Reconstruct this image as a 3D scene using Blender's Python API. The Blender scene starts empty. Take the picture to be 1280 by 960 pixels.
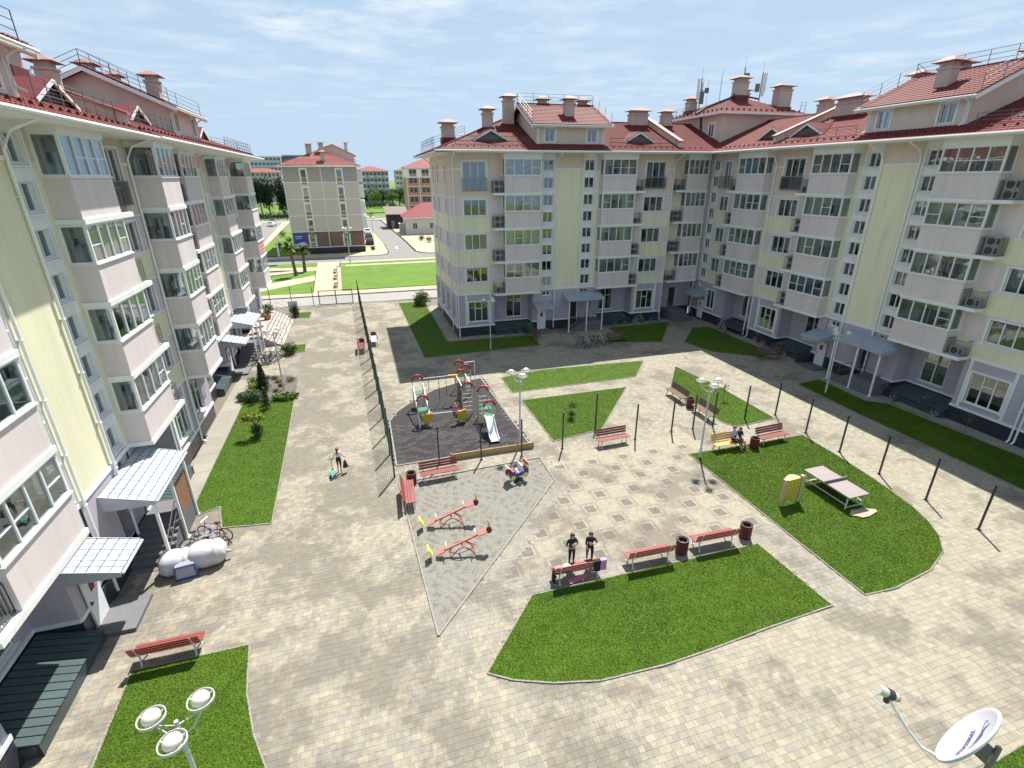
import bpy, math, random
import numpy as np
from mathutils import Vector, Matrix
R = math.radians
rnd = random.Random(7)
nrng = np.random.default_rng(5)
scene = bpy.context.scene
col = scene.collection

# ------------------------------------------------------------------ camera
PIT, YAW, ROLL, CAMH = R(22.28), R(16.32), R(-0.32), 14.53
def cam_rows():
    c, s = math.cos(PIT), math.sin(PIT)
    r0 = Matrix(((1, 0, 0), (0, -s, -c), (0, c, -s)))
    cr, sr = math.cos(ROLL), math.sin(ROLL)
    rr = Matrix(((cr, -sr, 0), (sr, cr, 0), (0, 0, 1)))
    a, b = math.cos(YAW), math.sin(YAW)
    rz = Matrix(((a, -b, 0), (b, a, 0), (0, 0, 1)))
    return rr @ r0 @ rz
CR = cam_rows()
cd = bpy.data.cameras.new('camera')
cd.sensor_fit = 'HORIZONTAL'; cd.sensor_width = 36; cd.lens = 632.5 / 1280 * 36
cd.clip_start = 0.1; cd.clip_end = 4000
cam = bpy.data.objects.new('camera', cd); col.objects.link(cam)
m3 = Matrix((CR[0], -CR[1], -CR[2])).transposed()
cam.matrix_world = Matrix.Translation((0, 0, CAMH)) @ m3.to_4x4()
scene.camera = cam

# ------------------------------------------------------------------ light, sky, exposure
SUN_H = Vector((-.30, -.535, -1.0)).normalized()          # the way the light travels
sd = bpy.data.lights.new('sun', 'SUN'); sd.energy = 5.0; sd.angle = R(.5); sd.color = (1, .955, .88)
sun = bpy.data.objects.new('sun', sd); col.objects.link(sun)
sun.rotation_euler = SUN_H.to_track_quat('-Z', 'Y').to_euler(); sun.location = (20, 40, 60)
SUN_EL = math.asin(-SUN_H.z); SUN_AZ = math.atan2(-SUN_H.x, -SUN_H.y)
w = bpy.data.worlds.new('World'); scene.world = w; w.use_nodes = True
nt = w.node_tree; nt.nodes.clear()
def wn(t, **k):
    n = nt.nodes.new(t)
    for a, b in k.items(): setattr(n, a, b)
    return n
sky = wn('ShaderNodeTexSky', sky_type='NISHITA', sun_disc=False, sun_elevation=SUN_EL, sun_rotation=SUN_AZ, altitude=20, air_density=1.0, dust_density=1.0, ozone_density=1.6)
tc = wn('ShaderNodeTexCoord'); sp = wn('ShaderNodeSeparateXYZ'); nt.links.new(tc.outputs['Generated'], sp.inputs[0])
mx = wn('ShaderNodeMath', operation='MAXIMUM'); nt.links.new(sp.outputs[2], mx.inputs[0]); mx.inputs[1].default_value = .03
dx = wn('ShaderNodeMath', operation='DIVIDE'); nt.links.new(sp.outputs[0], dx.inputs[0]); nt.links.new(mx.outputs[0], dx.inputs[1])
dy = wn('ShaderNodeMath', operation='DIVIDE'); nt.links.new(sp.outputs[1], dy.inputs[0]); nt.links.new(mx.outputs[0], dy.inputs[1])
cb = wn('ShaderNodeCombineXYZ'); nt.links.new(dx.outputs[0], cb.inputs[0]); nt.links.new(dy.outputs[0], cb.inputs[1])
nz = wn('ShaderNodeTexNoise'); nz.inputs['Scale'].default_value = 1.5; nz.inputs['Detail'].default_value = 9; nz.inputs['Roughness'].default_value = .62; nz.inputs['Distortion'].default_value = .25
nt.links.new(cb.outputs[0], nz.inputs['Vector'])
nz2 = wn('ShaderNodeTexNoise'); nz2.inputs['Scale'].default_value = .38; nz2.inputs['Detail'].default_value = 3
nt.links.new(cb.outputs[0], nz2.inputs['Vector'])
rp = wn('ShaderNodeMapRange'); nt.links.new(nz.outputs[0], rp.inputs[0]); rp.inputs[1].default_value = .44; rp.inputs[2].default_value = .68
rp2 = wn('ShaderNodeMapRange'); nt.links.new(nz2.outputs[0], rp2.inputs[0]); rp2.inputs[1].default_value = .34; rp2.inputs[2].default_value = .55
mu = wn('ShaderNodeMath', operation='MULTIPLY'); nt.links.new(rp.outputs[0], mu.inputs[0]); nt.links.new(rp2.outputs[0], mu.inputs[1])
rz_ = wn('ShaderNodeMapRange'); nt.links.new(sp.outputs[2], rz_.inputs[0]); rz_.inputs[1].default_value = .06; rz_.inputs[2].default_value = .22
mu2 = wn('ShaderNodeMath', operation='MULTIPLY'); nt.links.new(mu.outputs[0], mu2.inputs[0]); nt.links.new(rz_.outputs[0], mu2.inputs[1])
hz = wn('ShaderNodeMapRange', interpolation_type='SMOOTHSTEP'); nt.links.new(sp.outputs[2], hz.inputs[0]); hz.inputs[1].default_value = .0; hz.inputs[2].default_value = .55; hz.inputs[3].default_value = .92; hz.inputs[4].default_value = .55
mh = wn('ShaderNodeMix', data_type='RGBA'); mh.inputs[7].default_value = (5.5, 7.2, 9.2, 1)
nt.links.new(hz.outputs[0], mh.inputs[0]); nt.links.new(sky.outputs[0], mh.inputs[6])
mc = wn('ShaderNodeMix', data_type='RGBA'); mc.inputs[7].default_value = (8.2, 9.2, 10.0, 1)
nt.links.new(mu2.outputs[0], mc.inputs[0]); nt.links.new(mh.outputs[2], mc.inputs[6])
bg = wn('ShaderNodeBackground'); bg.inputs[1].default_value = .054; nt.links.new(mc.outputs[2], bg.inputs[0])
wo = wn('ShaderNodeOutputWorld'); nt.links.new(bg.outputs[0], wo.inputs[0])
vs = scene.view_settings
vs.view_transform = 'Standard'; vs.look = 'None'; vs.exposure = 0.92; vs.gamma = 1; vs.use_curve_mapping = False
scene.cycles.max_bounces = 6; scene.cycles.transparent_max_bounces = 12

# ------------------------------------------------------------------ materials
MATS = {}
def mat(name, c, rough=.7, var=.1, vs=1.5, bump=0, bs=40, metal=0, spec=.4, attr=None, stain=0, zs=1, emit=0):
    if name in MATS: return MATS[name]
    m = bpy.data.materials.new(name); m.use_nodes = True; t = m.node_tree; b = t.nodes['Principled BSDF']
    b.inputs['Roughness'].default_value = rough; b.inputs['Metallic'].default_value = metal
    b.inputs['Specular IOR Level'].default_value = spec
    L = t.links.new
    g = t.nodes.new('ShaderNodeNewGeometry')
    mp = t.nodes.new('ShaderNodeMapping'); mp.inputs['Scale'].default_value = (1, 1, zs); L(g.outputs['Position'], mp.inputs[0])
    n = t.nodes.new('ShaderNodeTexNoise'); n.inputs['Scale'].default_value = vs; n.inputs['Detail'].default_value = 6; n.inputs['Roughness'].default_value = .65
    L(mp.outputs[0], n.inputs['Vector'])
    mr = t.nodes.new('ShaderNodeMapRange'); mr.inputs[1].default_value = .25; mr.inputs[2].default_value = .75; mr.inputs[3].default_value = 1 - var; mr.inputs[4].default_value = 1 + var
    L(n.outputs[0], mr.inputs[0])
    mul = t.nodes.new('ShaderNodeVectorMath'); mul.operation = 'SCALE'; L(mr.outputs[0], mul.inputs['Scale'])
    if attr:
        a = t.nodes.new('ShaderNodeAttribute'); a.attribute_name = attr; L(a.outputs['Color'], mul.inputs[0])
    else:
        mul.inputs[0].default_value = c[:3]
    out = mul.outputs[0]
    if stain:
        n2 = t.nodes.new('ShaderNodeTexNoise'); n2.inputs['Scale'].default_value = .30; n2.inputs['Detail'].default_value = 10; n2.inputs['Roughness'].default_value = .72
        L(g.outputs['Position'], n2.inputs['Vector'])
        sx = t.nodes.new('ShaderNodeSeparateXYZ'); L(g.outputs['Position'], sx.inputs[0])
        bx_ = t.nodes.new('ShaderNodeMapRange'); bx_.inputs[1].default_value = -4; bx_.inputs[2].default_value = 9; bx_.inputs[3].default_value = .055; bx_.inputs[4].default_value = -.01; L(sx.outputs[0], bx_.inputs[0])
        ad_ = t.nodes.new('ShaderNodeMath'); L(n2.outputs[0], ad_.inputs[0]); L(bx_.outputs[0], ad_.inputs[1])
        r2 = t.nodes.new('ShaderNodeMapRange'); r2.inputs[1].default_value = .49; r2.inputs[2].default_value = .57; r2.inputs[3].default_value = 0; r2.inputs[4].default_value = stain
        L(ad_.outputs[0], r2.inputs[0])
        mx = t.nodes.new('ShaderNodeMix'); mx.data_type = 'RGBA'; mx.inputs[7].default_value = (.125, .113, .094, 1)
        L(r2.outputs[0], mx.inputs[0]); L(out, mx.inputs[6]); out = mx.outputs[2]
    L(out, b.inputs['Base Color'])
    if name.startswith('stucco') or name in ('white_trim', 'chimney_render'):
        mp4 = t.nodes.new('ShaderNodeMapping'); mp4.inputs['Scale'].default_value = (5, 5, .22); L(g.outputs['Position'], mp4.inputs[0])
        n4 = t.nodes.new('ShaderNodeTexNoise'); n4.inputs['Scale'].default_value = 1.0; n4.inputs['Detail'].default_value = 5; n4.inputs['Roughness'].default_value = .6; L(mp4.outputs[0], n4.inputs['Vector'])
        r4 = t.nodes.new('ShaderNodeMapRange'); r4.inputs[1].default_value = .54; r4.inputs[2].default_value = .74; r4.inputs[3].default_value = 0; r4.inputs[4].default_value = .22; L(n4.outputs[0], r4.inputs[0])
        m4 = t.nodes.new('ShaderNodeMix'); m4.data_type = 'RGBA'; m4.inputs[7].default_value = (.30, .275, .235, 1); L(r4.outputs[0], m4.inputs[0]); L(out, m4.inputs[6]); L(m4.outputs[2], b.inputs['Base Color'])
    if bump:
        n3 = t.nodes.new('ShaderNodeTexNoise'); n3.inputs['Scale'].default_value = bs; n3.inputs['Detail'].default_value = 4
        L(g.outputs['Position'], n3.inputs['Vector'])
        bp = t.nodes.new('ShaderNodeBump'); bp.inputs['Strength'].default_value = bump; bp.inputs['Distance'].default_value = .02
        L(n3.outputs[0], bp.inputs['Height']); L(bp.outputs[0], b.inputs['Normal'])
    if emit:
        b.inputs['Emission Color'].default_value = (*c[:3], 1); b.inputs['Emission Strength'].default_value = emit
    MATS[name] = m
    return m
def glass(name, tint, refl=.10, rough=.02):
    m = bpy.data.materials.new(name); m.use_nodes = True; t = m.node_tree; t.nodes.clear(); L = t.links.new
    o = t.nodes.new('ShaderNodeOutputMaterial'); mx = t.nodes.new('ShaderNodeMixShader')
    tr = t.nodes.new('ShaderNodeBsdfTransparent'); tr.inputs[0].default_value = (*tint, 1)
    gl = t.nodes.new('ShaderNodeBsdfGlossy'); gl.inputs['Roughness'].default_value = rough; gl.inputs[0].default_value = (.9, .95, 1, 1)
    g = t.nodes.new('ShaderNodeNewGeometry'); n = t.nodes.new('ShaderNodeTexNoise'); n.inputs['Scale'].default_value = 1.3; L(g.outputs['Position'], n.inputs['Vector'])
    bp = t.nodes.new('ShaderNodeBump'); bp.inputs['Strength'].default_value = .08; bp.inputs['Distance'].default_value = .05; L(n.outputs[0], bp.inputs['Height']); L(bp.outputs[0], gl.inputs['Normal'])
    lw = t.nodes.new('ShaderNodeLayerWeight'); lw.inputs[0].default_value = .35
    mr = t.nodes.new('ShaderNodeMapRange'); mr.inputs[3].default_value = refl; mr.inputs[4].default_value = .85; L(lw.outputs['Fresnel'], mr.inputs[0])
    L(mr.outputs[0], mx.inputs[0]); L(tr.outputs[0], mx.inputs[1]); L(gl.outputs[0], mx.inputs[2]); L(mx.outputs[0], o.inputs[0])
    MATS[name] = m
    return m
def curtain_mat(name, c):
    m = mat(name, c, rough=.9, var=.1, vs=6, zs=.15); t = m.node_tree
    return m
BEI = mat('stucco_beige', (.66, .55, .47), .85, .10, 1.1, .25, 60, zs=.13)
LIL = mat('stucco_lilac', (.65, .585, .58), .85, .10, 1.1, .25, 60, zs=.13)
YEL = mat('stucco_yellow', (.74, .72, .52), .85, .10, 1.1, .25, 60, zs=.13)
PUR = mat('stucco_purple', (.44, .41, .48), .85, .10, 1.1, .25, 60, zs=.13)
WHI = mat('white_trim', (.76, .77, .765), .6, .05, 1.2, .08, 40)
PVC = mat('white_plastic', (.74, .75, .76), .35, .02)
PIPE = mat('white_painted_pipe', (.80, .81, .81), .35, .03)
PLI = mat('dark_granite', (.035, .035, .05), .35, .25, 3)
ROOF = mat('red_metal_tile', (.165, .04, .037), .6, .14, .9, 0, spec=.12)
ROOFD = mat('red_sheet_metal', (.14, .026, .028), .45, .1, 1.2, spec=.2)
CHIM = mat('chimney_render', (.50, .41, .37), .85, .1, 2, .2, 50)
CAP = mat('chimney_cap_metal', (.33, .215, .19), .65, .14, 3, spec=.15)
RAIL = mat('grey_rail_metal', (.17, .165, .165), .45, .1, metal=.3)
DARKM = mat('dark_metal', (.035, .04, .045), .45, .15)
GREENM = mat('dark_green_metal', (.02, .05, .04), .45, .15)
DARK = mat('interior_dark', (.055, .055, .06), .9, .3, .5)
LOGG = mat('loggia_wall', (.36, .35, .22), .9, .1)
GLS = glass('window_glass', (.74, .79, .79), .10)
GLS2 = glass('window_glass_clear', (.82, .87, .86), .09)
CURT = [curtain_mat('curtain_white', (.62, .62, .60)), curtain_mat('curtain_cream', (.60, .50, .34)), curtain_mat('curtain_green', (.40, .45, .34)), curtain_mat('curtain_grey', (.36, .37, .38))]
ACW = mat('ac_white', (.33, .34, .34), .5, .05)
CANM = mat('canopy_sheet', (.37, .405, .46), .5, .10, 1.5, spec=.2)
CANG = mat('canopy_joint', (.24, .27, .33), .6, .06, 2)
CONC = mat('light_concrete', (.265, .25, .21), .9, .14, .9, .3, 30, stain=.18)
STEP = mat('grey_step_stone', (.14, .14, .15), .8, .12, 2)
DGLS = mat('basement_cover_sheet', (.05, .075, .08), .3, .2, 1.2)
DOORW = mat('white_door', (.74, .76, .77), .4, .04)
DOORD = mat('dark_door', (.05, .045, .05), .4, .1)
REDP = mat('red_paint', (.33, .03, .028), .45, .12, 5)
BENR = mat('red_brown_wood', (.215, .048, .042), .55, .22, 8)
BENB = mat('brown_wood', (.12, .06, .05), .6, .22, 8)
BENY = mat('yellow_wood', (.55, .32, .08), .55, .15, 8)
LEGM = mat('bench_leg_metal', (.55, .55, .55), .45, .1)
BINR = mat('dark_red_bin', (.13, .018, .022), .5, .2, 8)
LAMPM = mat('lamp_grey_metal', (.48, .50, .51), .4, .06)
GLOBE = mat('lamp_globe', (.66, .62, .52), .35, .03)
TYRE = mat('tyre_rubber', (.02, .02, .022), .8, .2)
CHR = mat('steel', (.55, .56, .58), .3, .05, metal=.7)
SOIL = mat('dark_soil', (.12, .10, .085), .95, .3, 6, .6, 30)
PLEAF = mat('foliage', (1, 1, 1), .75, .12, 4, attr='Col', spec=.25)
BARK = mat('bark', (.14, .10, .075), .9, .3, 8, .5, 30)
GRASS = mat('grass_blades', (1, 1, 1), .8, .14, .7, attr='Col', spec=.2)
TURF = mat('turf_ground', (.055, .11, .005), .95, .25, 1.4, .5, 60)
PAVE = mat('paver_stone', (1, 1, 1), .88, .16, 3.5, .15, 90, attr='Col', stain=.62, spec=.25)
JOINT = mat('paving_joint', (.15, .135, .105), .95, .2, 4)
ASPH = mat('asphalt', (.19, .18, .175), .92, .12, .5, .2, 40)
FPATH = mat('far_path_paving', (.36, .315, .225), .9, .1, .6)
FGRASS = mat('far_grass', (.085, .165, .012), .95, .25, .35, .4, 8)
LAND = mat('far_ground', (.13, .17, .06), .95, .3, .05)
KERB = mat('concrete_kerb', (.25, .235, .20), .9, .12, 3)
GRAV = mat('grey_gravel', (.21, .203, .18), .95, .12, 9, .6, 40, spec=.15)
RUB = [mat('rubber_dark_%d' % i, c, .9, .25, 6) for i, c in enumerate(((.030, .028, .030), (.042, .038, .041), (.023, .022, .025), (.052, .046, .046)))]
WOODT = mat('tan_boards', (.36, .26, .12), .8, .2, 4)
SKIN = mat('skin', (.50, .31, .22), .6, .05)
HAIRD = mat('dark_hair', (.05, .028, .02), .6, .2)
BLK = mat('black_cloth', (.018, .018, .02), .85, .2)
WCL = mat('white_cloth', (.58, .60, .60), .85, .08)
PINK = mat('pink_cloth', (.55, .17, .26), .8, .1)
LILC = mat('lilac_cloth', (.48, .26, .48), .8, .1)
SLIDE = mat('white_slide', (.68, .69, .72), .35, .04)
YELP = mat('yellow_paint', (.52, .38, .02), .45, .08)
GRNP = mat('green_paint', (.03, .16, .10), .5, .1)
BLUP = mat('blue_paint', (.025, .07, .25), .45, .1)
PINKP = mat('faded_red_metal', (.42, .16, .13), .5, .15, 8)

# ------------------------------------------------------------------ mesh builder
class MB:
    def __init__(s): s.v = []; s.f = []; s.m = []
    def quad(s, a, b, c, d, m=0):
        i = len(s.v); s.v += [a, b, c, d]; s.f.append((i, i+1, i+2, i+3)); s.m.append(m)
    def tri(s, a, b, c, m=0):
        i = len(s.v); s.v += [a, b, c]; s.f.append((i, i+1, i+2)); s.m.append(m)
    def poly(s, pts, m=0):
        i = len(s.v); s.v += list(pts); s.f.append(tuple(range(i, i+len(pts)))); s.m.append(m)
    def hexa(s, p, m=0):
        i = len(s.v); s.v += p
        for q in ((0, 3, 2, 1), (4, 5, 6, 7), (0, 1, 5, 4), (1, 2, 6, 5), (2, 3, 7, 6), (3, 0, 4, 7)):
            s.f.append(tuple(i+k for k in q)); s.m.append(m)
    def box(s, x0, x1, y0, y1, z0, z1, m=0):
        if x0 > x1: x0, x1 = x1, x0
        if y0 > y1: y0, y1 = y1, y0
        s.hexa([(x0, y0, z0), (x1, y0, z0), (x1, y1, z0), (x0, y1, z0), (x0, y0, z1), (x1, y0, z1), (x1, y1, z1), (x0, y1, z1)], m)
    def beam(s, p, q, wd, h, m=0, up=(0, 0, 1)):
        p, q = Vector(p), Vector(q); d = (q-p).normalized(); u = Vector(up)
        if abs(d.dot(u)) > .98: u = Vector((0, 1, 0))
        sx = d.cross(u).normalized()*wd/2; sz = sx.cross(d).normalized()*h/2
        s.hexa([tuple(p-sx-sz), tuple(p+sx-sz), tuple(q+sx-sz), tuple(q-sx-sz), tuple(p-sx+sz), tuple(p+sx+sz), tuple(q+sx+sz), tuple(q-sx+sz)], m)
    def tube(s, pts, r, n=6, m=0):
        pts = [Vector(p) for p in pts]; rings = []
        rs = r if isinstance(r, (list, tuple)) else [r]*len(pts)
        d0 = None
        for k, p in enumerate(pts):
            if k == 0: d = pts[1]-p
            elif k == len(pts)-1: d = p-pts[k-1]
            else: d = (pts[k+1]-p).normalized()+(p-pts[k-1]).normalized()
            d.normalize()
            u = Vector((0, 0, 1)) if abs(d.z) < .95 else Vector((1, 0, 0))
            a = d.cross(u).normalized(); b = a.cross(d).normalized()
            i = len(s.v)
            for j in range(n):
                t = 2*math.pi*j/n; s.v.append(tuple(p+(a*math.cos(t)+b*math.sin(t))*rs[k]))
            rings.append(i)
        for i, j in zip(rings, rings[1:]):
            for k in range(n):
                k2 = (k+1) % n; s.f.append((i+k, i+k2, j+k2, j+k)); s.m.append(m)
        s.f.append(tuple(rings[0]+k for k in range(n))[::-1]); s.m.append(m)
        s.f.append(tuple(rings[-1]+k for k in range(n))); s.m.append(m)
    def lathe(s, prof, n=12, c=(0, 0, 0), m=0):
        i0 = len(s.v)
        for r, z in prof:
            for j in range(n):
                t = 2*math.pi*j/n; s.v.append((c[0]+r*math.cos(t), c[1]+r*math.sin(t), c[2]+z))
        for a in range(len(prof)-1):
            for k in range(n):
                k2 = (k+1) % n; b = i0+a*n; s.f.append((b+k, b+k2, b+n+k2, b+n+k)); s.m.append(m)
    def ring(s, R1, r, n=20, k=6, c=(0, 0, 0), axis='z', m=0):
        i0 = len(s.v)
        for a in range(n):
            t = 2*math.pi*a/n
            for b in range(k):
                p = 2*math.pi*b/k; rr = R1+r*math.cos(p); h = r*math.sin(p)
                q = (rr*math.cos(t), rr*math.sin(t), h)
                if axis == 'y': q = (q[0], q[2], q[1])
                if axis == 'x': q = (q[2], q[0], q[1])
                s.v.append((c[0]+q[0], c[1]+q[1], c[2]+q[2]))
        for a in range(n):
            for b in range(k):
                a2, b2 = (a+1) % n, (b+1) % k
                s.f.append((i0+a*k+b, i0+a2*k+b, i0+a2*k+b2, i0+a*k+b2)); s.m.append(m)
    def ball(s, c, r, n=10, k=7, m=0):
        if not isinstance(r, (tuple, list)): r = (r, r, r)
        i0 = len(s.v)
        for a in range(1, k):
            ph = math.pi*a/k
            for b in range(n):
                t = 2*math.pi*b/n
                s.v.append((c[0]+r[0]*math.sin(ph)*math.cos(t), c[1]+r[1]*math.sin(ph)*math.sin(t), c[2]+r[2]*math.cos(ph)))
        top = len(s.v); s.v.append((c[0], c[1], c[2]+r[2])); bot = len(s.v); s.v.append((c[0], c[1], c[2]-r[2]))
        for a in range(k-2):
            for b in range(n):
                b2 = (b+1) % n; s.f.append((i0+a*n+b, i0+(a+1)*n+b, i0+(a+1)*n+b2, i0+a*n+b2)); s.m.append(m)
        for b in range(n):
            b2 = (b+1) % n
            s.f.append((top, i0+b, i0+b2)); s.m.append(m)
            s.f.append((bot, i0+(k-2)*n+b2, i0+(k-2)*n+b)); s.m.append(m)
    def prism(s, poly, z0, z1, m=0):
        n = len(poly); i = len(s.v)
        s.v += [(x, y, z0) for x, y in poly]+[(x, y, z1) for x, y in poly]
        s.f.append(tuple(i+k for k in range(n))[::-1]); s.f.append(tuple(i+n+k for k in range(n))); s.m += [m, m]
        for k in range(n):
            k2 = (k+1) % n; s.f.append((i+k, i+k2, i+n+k2, i+n+k)); s.m.append(m)
    def xform(s, M, i0=0):
        for k in range(i0, len(s.v)): s.v[k] = tuple(M @ Vector(s.v[k]))
    def mesh(s, name, mats, smooth=False):
        me = bpy.data.meshes.new(name); me.from_pydata(s.v, [], s.f)
        if not isinstance(mats, (list, tuple)): mats = [mats]
        for m in mats: me.materials.append(m)
        if len(mats) > 1: me.polygons.foreach_set('material_index', s.m)
        if smooth: me.polygons.foreach_set('use_smooth', [True]*len(s.f))
        me.update()
        return me
def link(name, me, parent=None, loc=(0, 0, 0), rz=0):
    o = bpy.data.objects.new(name, me); col.objects.link(o)
    o.location = loc; o.rotation_euler = (0, 0, rz)
    if parent: o.parent = parent
    return o
def tag(o, label, cat, group=None, kind=None):
    o['label'] = label; o['category'] = cat
    if group: o['group'] = group
    if kind: o['kind'] = kind
    return o
def thing(name, label, cat, loc=(0, 0, 0), rz=0, group=None):
    return tag(link(name, None, None, loc, rz), label, cat, group)
def struct(name, me, loc=(0, 0, 0), label=None):
    o = link(name, me, None, loc); o['kind'] = 'structure'
    if label: o['label'] = label
    return o
def copy_tree(o, parent=None):
    c = o.copy(); col.objects.link(c)
    if parent: c.parent = parent
    for ch in o.children: copy_tree(ch, c)
    return c
def copy_thing(o, loc, rz, label, group=None):
    c = copy_tree(o); c.location = loc; c.rotation_euler = (0, 0, rz); c['label'] = label
    if group: c['group'] = group
    return c
def colmesh(name, V, F, C, m, smooth=False):
    """numpy mesh with a per-vertex colour attribute; F is (n,k)"""
    me = bpy.data.meshes.new(name); V = np.asarray(V, np.float32); F = np.asarray(F, np.int32)
    n, k = F.shape
    me.vertices.add(len(V)); me.vertices.foreach_set('co', V.ravel())
    me.loops.add(n*k); me.loops.foreach_set('vertex_index', F.ravel())
    me.polygons.add(n); me.polygons.foreach_set('loop_start', np.arange(0, n*k, k, dtype=np.int32)); me.polygons.foreach_set('loop_total', np.full(n, k, np.int32))
    a = me.attributes.new('Col', 'FLOAT_COLOR', 'POINT')
    C4 = np.ones((len(V), 4), np.float32); C4[:, :3] = C; a.data.foreach_set('color', C4.ravel())
    me.materials.append(m); me.update(calc_edges=True); me.shade_flat()
    return me

# ------------------------------------------------------------------ facade frames and items
class Frame:      # local u along the facade, -v out of it, z up
    def __init__(s, o, th): s.o = Vector(o); s.th = th; s.c, s.s = math.cos(th), math.sin(th)
    def __call__(s, u, v, z): return Vector((s.o.x+u*s.c-v*s.s, s.o.y+u*s.s+v*s.c, s.o.z+z))
class Item:
    def __init__(s, name, me, loc=(0, 0, 0), kids=(), rz=0, p=1, label=None): s.name, s.me, s.loc, s.kids, s.rz, s.p, s.label = name, me, loc, list(kids), rz, p, label
def inst(items, root, fr):
    for it in items:
        if rnd.random() > it.p: continue
        me = rnd.choice(it.me) if isinstance(it.me, list) else it.me
        o = link(it.name, me, root, fr(*it.loc)-root.location, fr.th+it.rz)
        if it.label: o['label'] = it.label
        for k in it.kids:
            if rnd.random() > k.p: continue
            km = rnd.choice(k.me) if isinstance(k.me, list) else k.me
            link(k.name, km, o, k.loc, k.rz)

# ------------------------------------------------------------------ one stair section of the blocks, built once
WM = [BEI, LIL, YEL, PUR, WHI, PLI, LOGG]
B_, L_, Y_, P_, W_, K_, G_ = range(7)
def panel(mb, u0, u1, z0, z1, v, zones, ops=(), rev=.2, mrev=None):
    us = sorted({u0, u1, *[o[0] for o in ops], *[o[1] for o in ops]})
    zs = sorted({z0, z1, *[z for z, _ in zones if z0 < z < z1], *[o[2] for o in ops], *[o[3] for o in ops]})
    us = [u for u in us if u0 <= u <= u1]; zs = [z for z in zs if z0 <= z <= z1]
    for a, b in zip(us, us[1:]):
        for c, d in zip(zs, zs[1:]):
            mu_, mz = (a+b)/2, (c+d)/2
            if any(o[0] < mu_ < o[1] and o[2] < mz < o[3] for o in ops): continue
            m = next((k for z, k in zones if mz < z), zones[-1][1])
            mb.quad((a, v, c), (b, v, c), (b, v, d), (a, v, d), m)
    for a, b, c, d in ops:
        m = mrev if mrev is not None else next((k for z, k in zones if (c+d)/2 < z), zones[-1][1])
        w_ = v+rev
        mb.quad((a, v, c), (a, w_, c), (a, w_, d), (a, v, d), m); mb.quad((b, v, c), (b, v, d), (b, w_, d), (b, w_, c), m)
        mb.quad((a, v, c), (b, v, c), (b, w_, c), (a, w_, c), m); mb.quad((a, v, d), (a, w_, d), (b, w_, d), (b, v, d), m)
FL = [4.2, 7.2, 10.2, 13.2]
ZW = [(4.12, P_), (5.15, Y_), (6.82, L_), (8.16, Y_), (9.82, L_), (11.16, Y_), (12.86, L_), (99, B_)]
ZC = [(4.12, P_), (15.1, Y_), (99, B_)]
ZB = [(4.12, P_), (12.9, Y_), (99, B_)]
def pane_mesh(w_, h, th=.012):
    m = MB(); m.box(-w_/2, w_/2, -th/2, th/2, 0, h); return m.mesh('pane', GLS)
def curtain_meshes(w_, h):
    out = []
    for k, c in enumerate(CURT):
        for kind in range(3):
            m = MB()
            spans = [(-w_/2, w_/2)] if kind == 0 else ([(-w_/2, -w_*.2)] if kind == 1 else [(-w_/2, -w_*.28), (w_*.28, w_/2)])
            for a, b in spans:
                n = max(4, int((b-a)/.06)); top = [(a+(b-a)*i/n, .22+.03*(i % 2), h) for i in range(n+1)]
                for i in range(n):
                    p, q = top[i], top[i+1]; m.quad((p[0], p[1], .02), (q[0], q[1], .02), q, p)
            out.append(m.mesh('curtain', c))
    return out
def window_item(w_, h, loc, ncol=3, hor=(), fr=.06, curt=.6, name='window', tilt=False, cross=()):
    m = MB(); y0, y1 = .08, .15
    m.box(-w_/2, -w_/2+fr, y0, y1, 0, h); m.box(w_/2-fr, w_/2, y0, y1, 0, h)
    m.box(-w_/2+fr, w_/2-fr, y0, y1, 0, fr); m.box(-w_/2+fr, w_/2-fr, y0, y1, h-fr, h)
    xs = [-w_/2+w_*i/ncol for i in range(ncol+1)]
    for x in xs[1:-1]: m.box(x-fr*.55, x+fr*.55, y0-.01, y1-.005, fr, h-fr)
    for (c, z) in cross: m.box(xs[c]+.03, xs[c+1]-.03, y0+.005, y1-.01, z-.03, z+.03)
    m.box(-w_/2-.05, w_/2+.05, -.08, y0+.004, -.035, .012)          # sill
    pw = w_/ncol-.03; kids = [Item('pane', _pane(pw, h-2*fr+.02), ((xs[i]+xs[i+1])/2, .12, fr-.01)) for i in range(ncol)]
    kids.append(Item('curtain', _curt(w_-.1, h-.1), (0, .02, .05), p=curt))
    return Item(name, m.mesh(name, PVC), loc, kids)
_pc = {}; _cc = {}
def _pane(w_, h):
    k = (round(w_, 3), round(h, 3))
    if k not in _pc: _pc[k] = pane_mesh(w_, h)
    return _pc[k]
def _curt(w_, h):
    k = (round(w_, 2), round(h, 2))
    if k not in _cc: _cc[k] = curtain_meshes(w_, h)
    return _cc[k]

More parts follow.
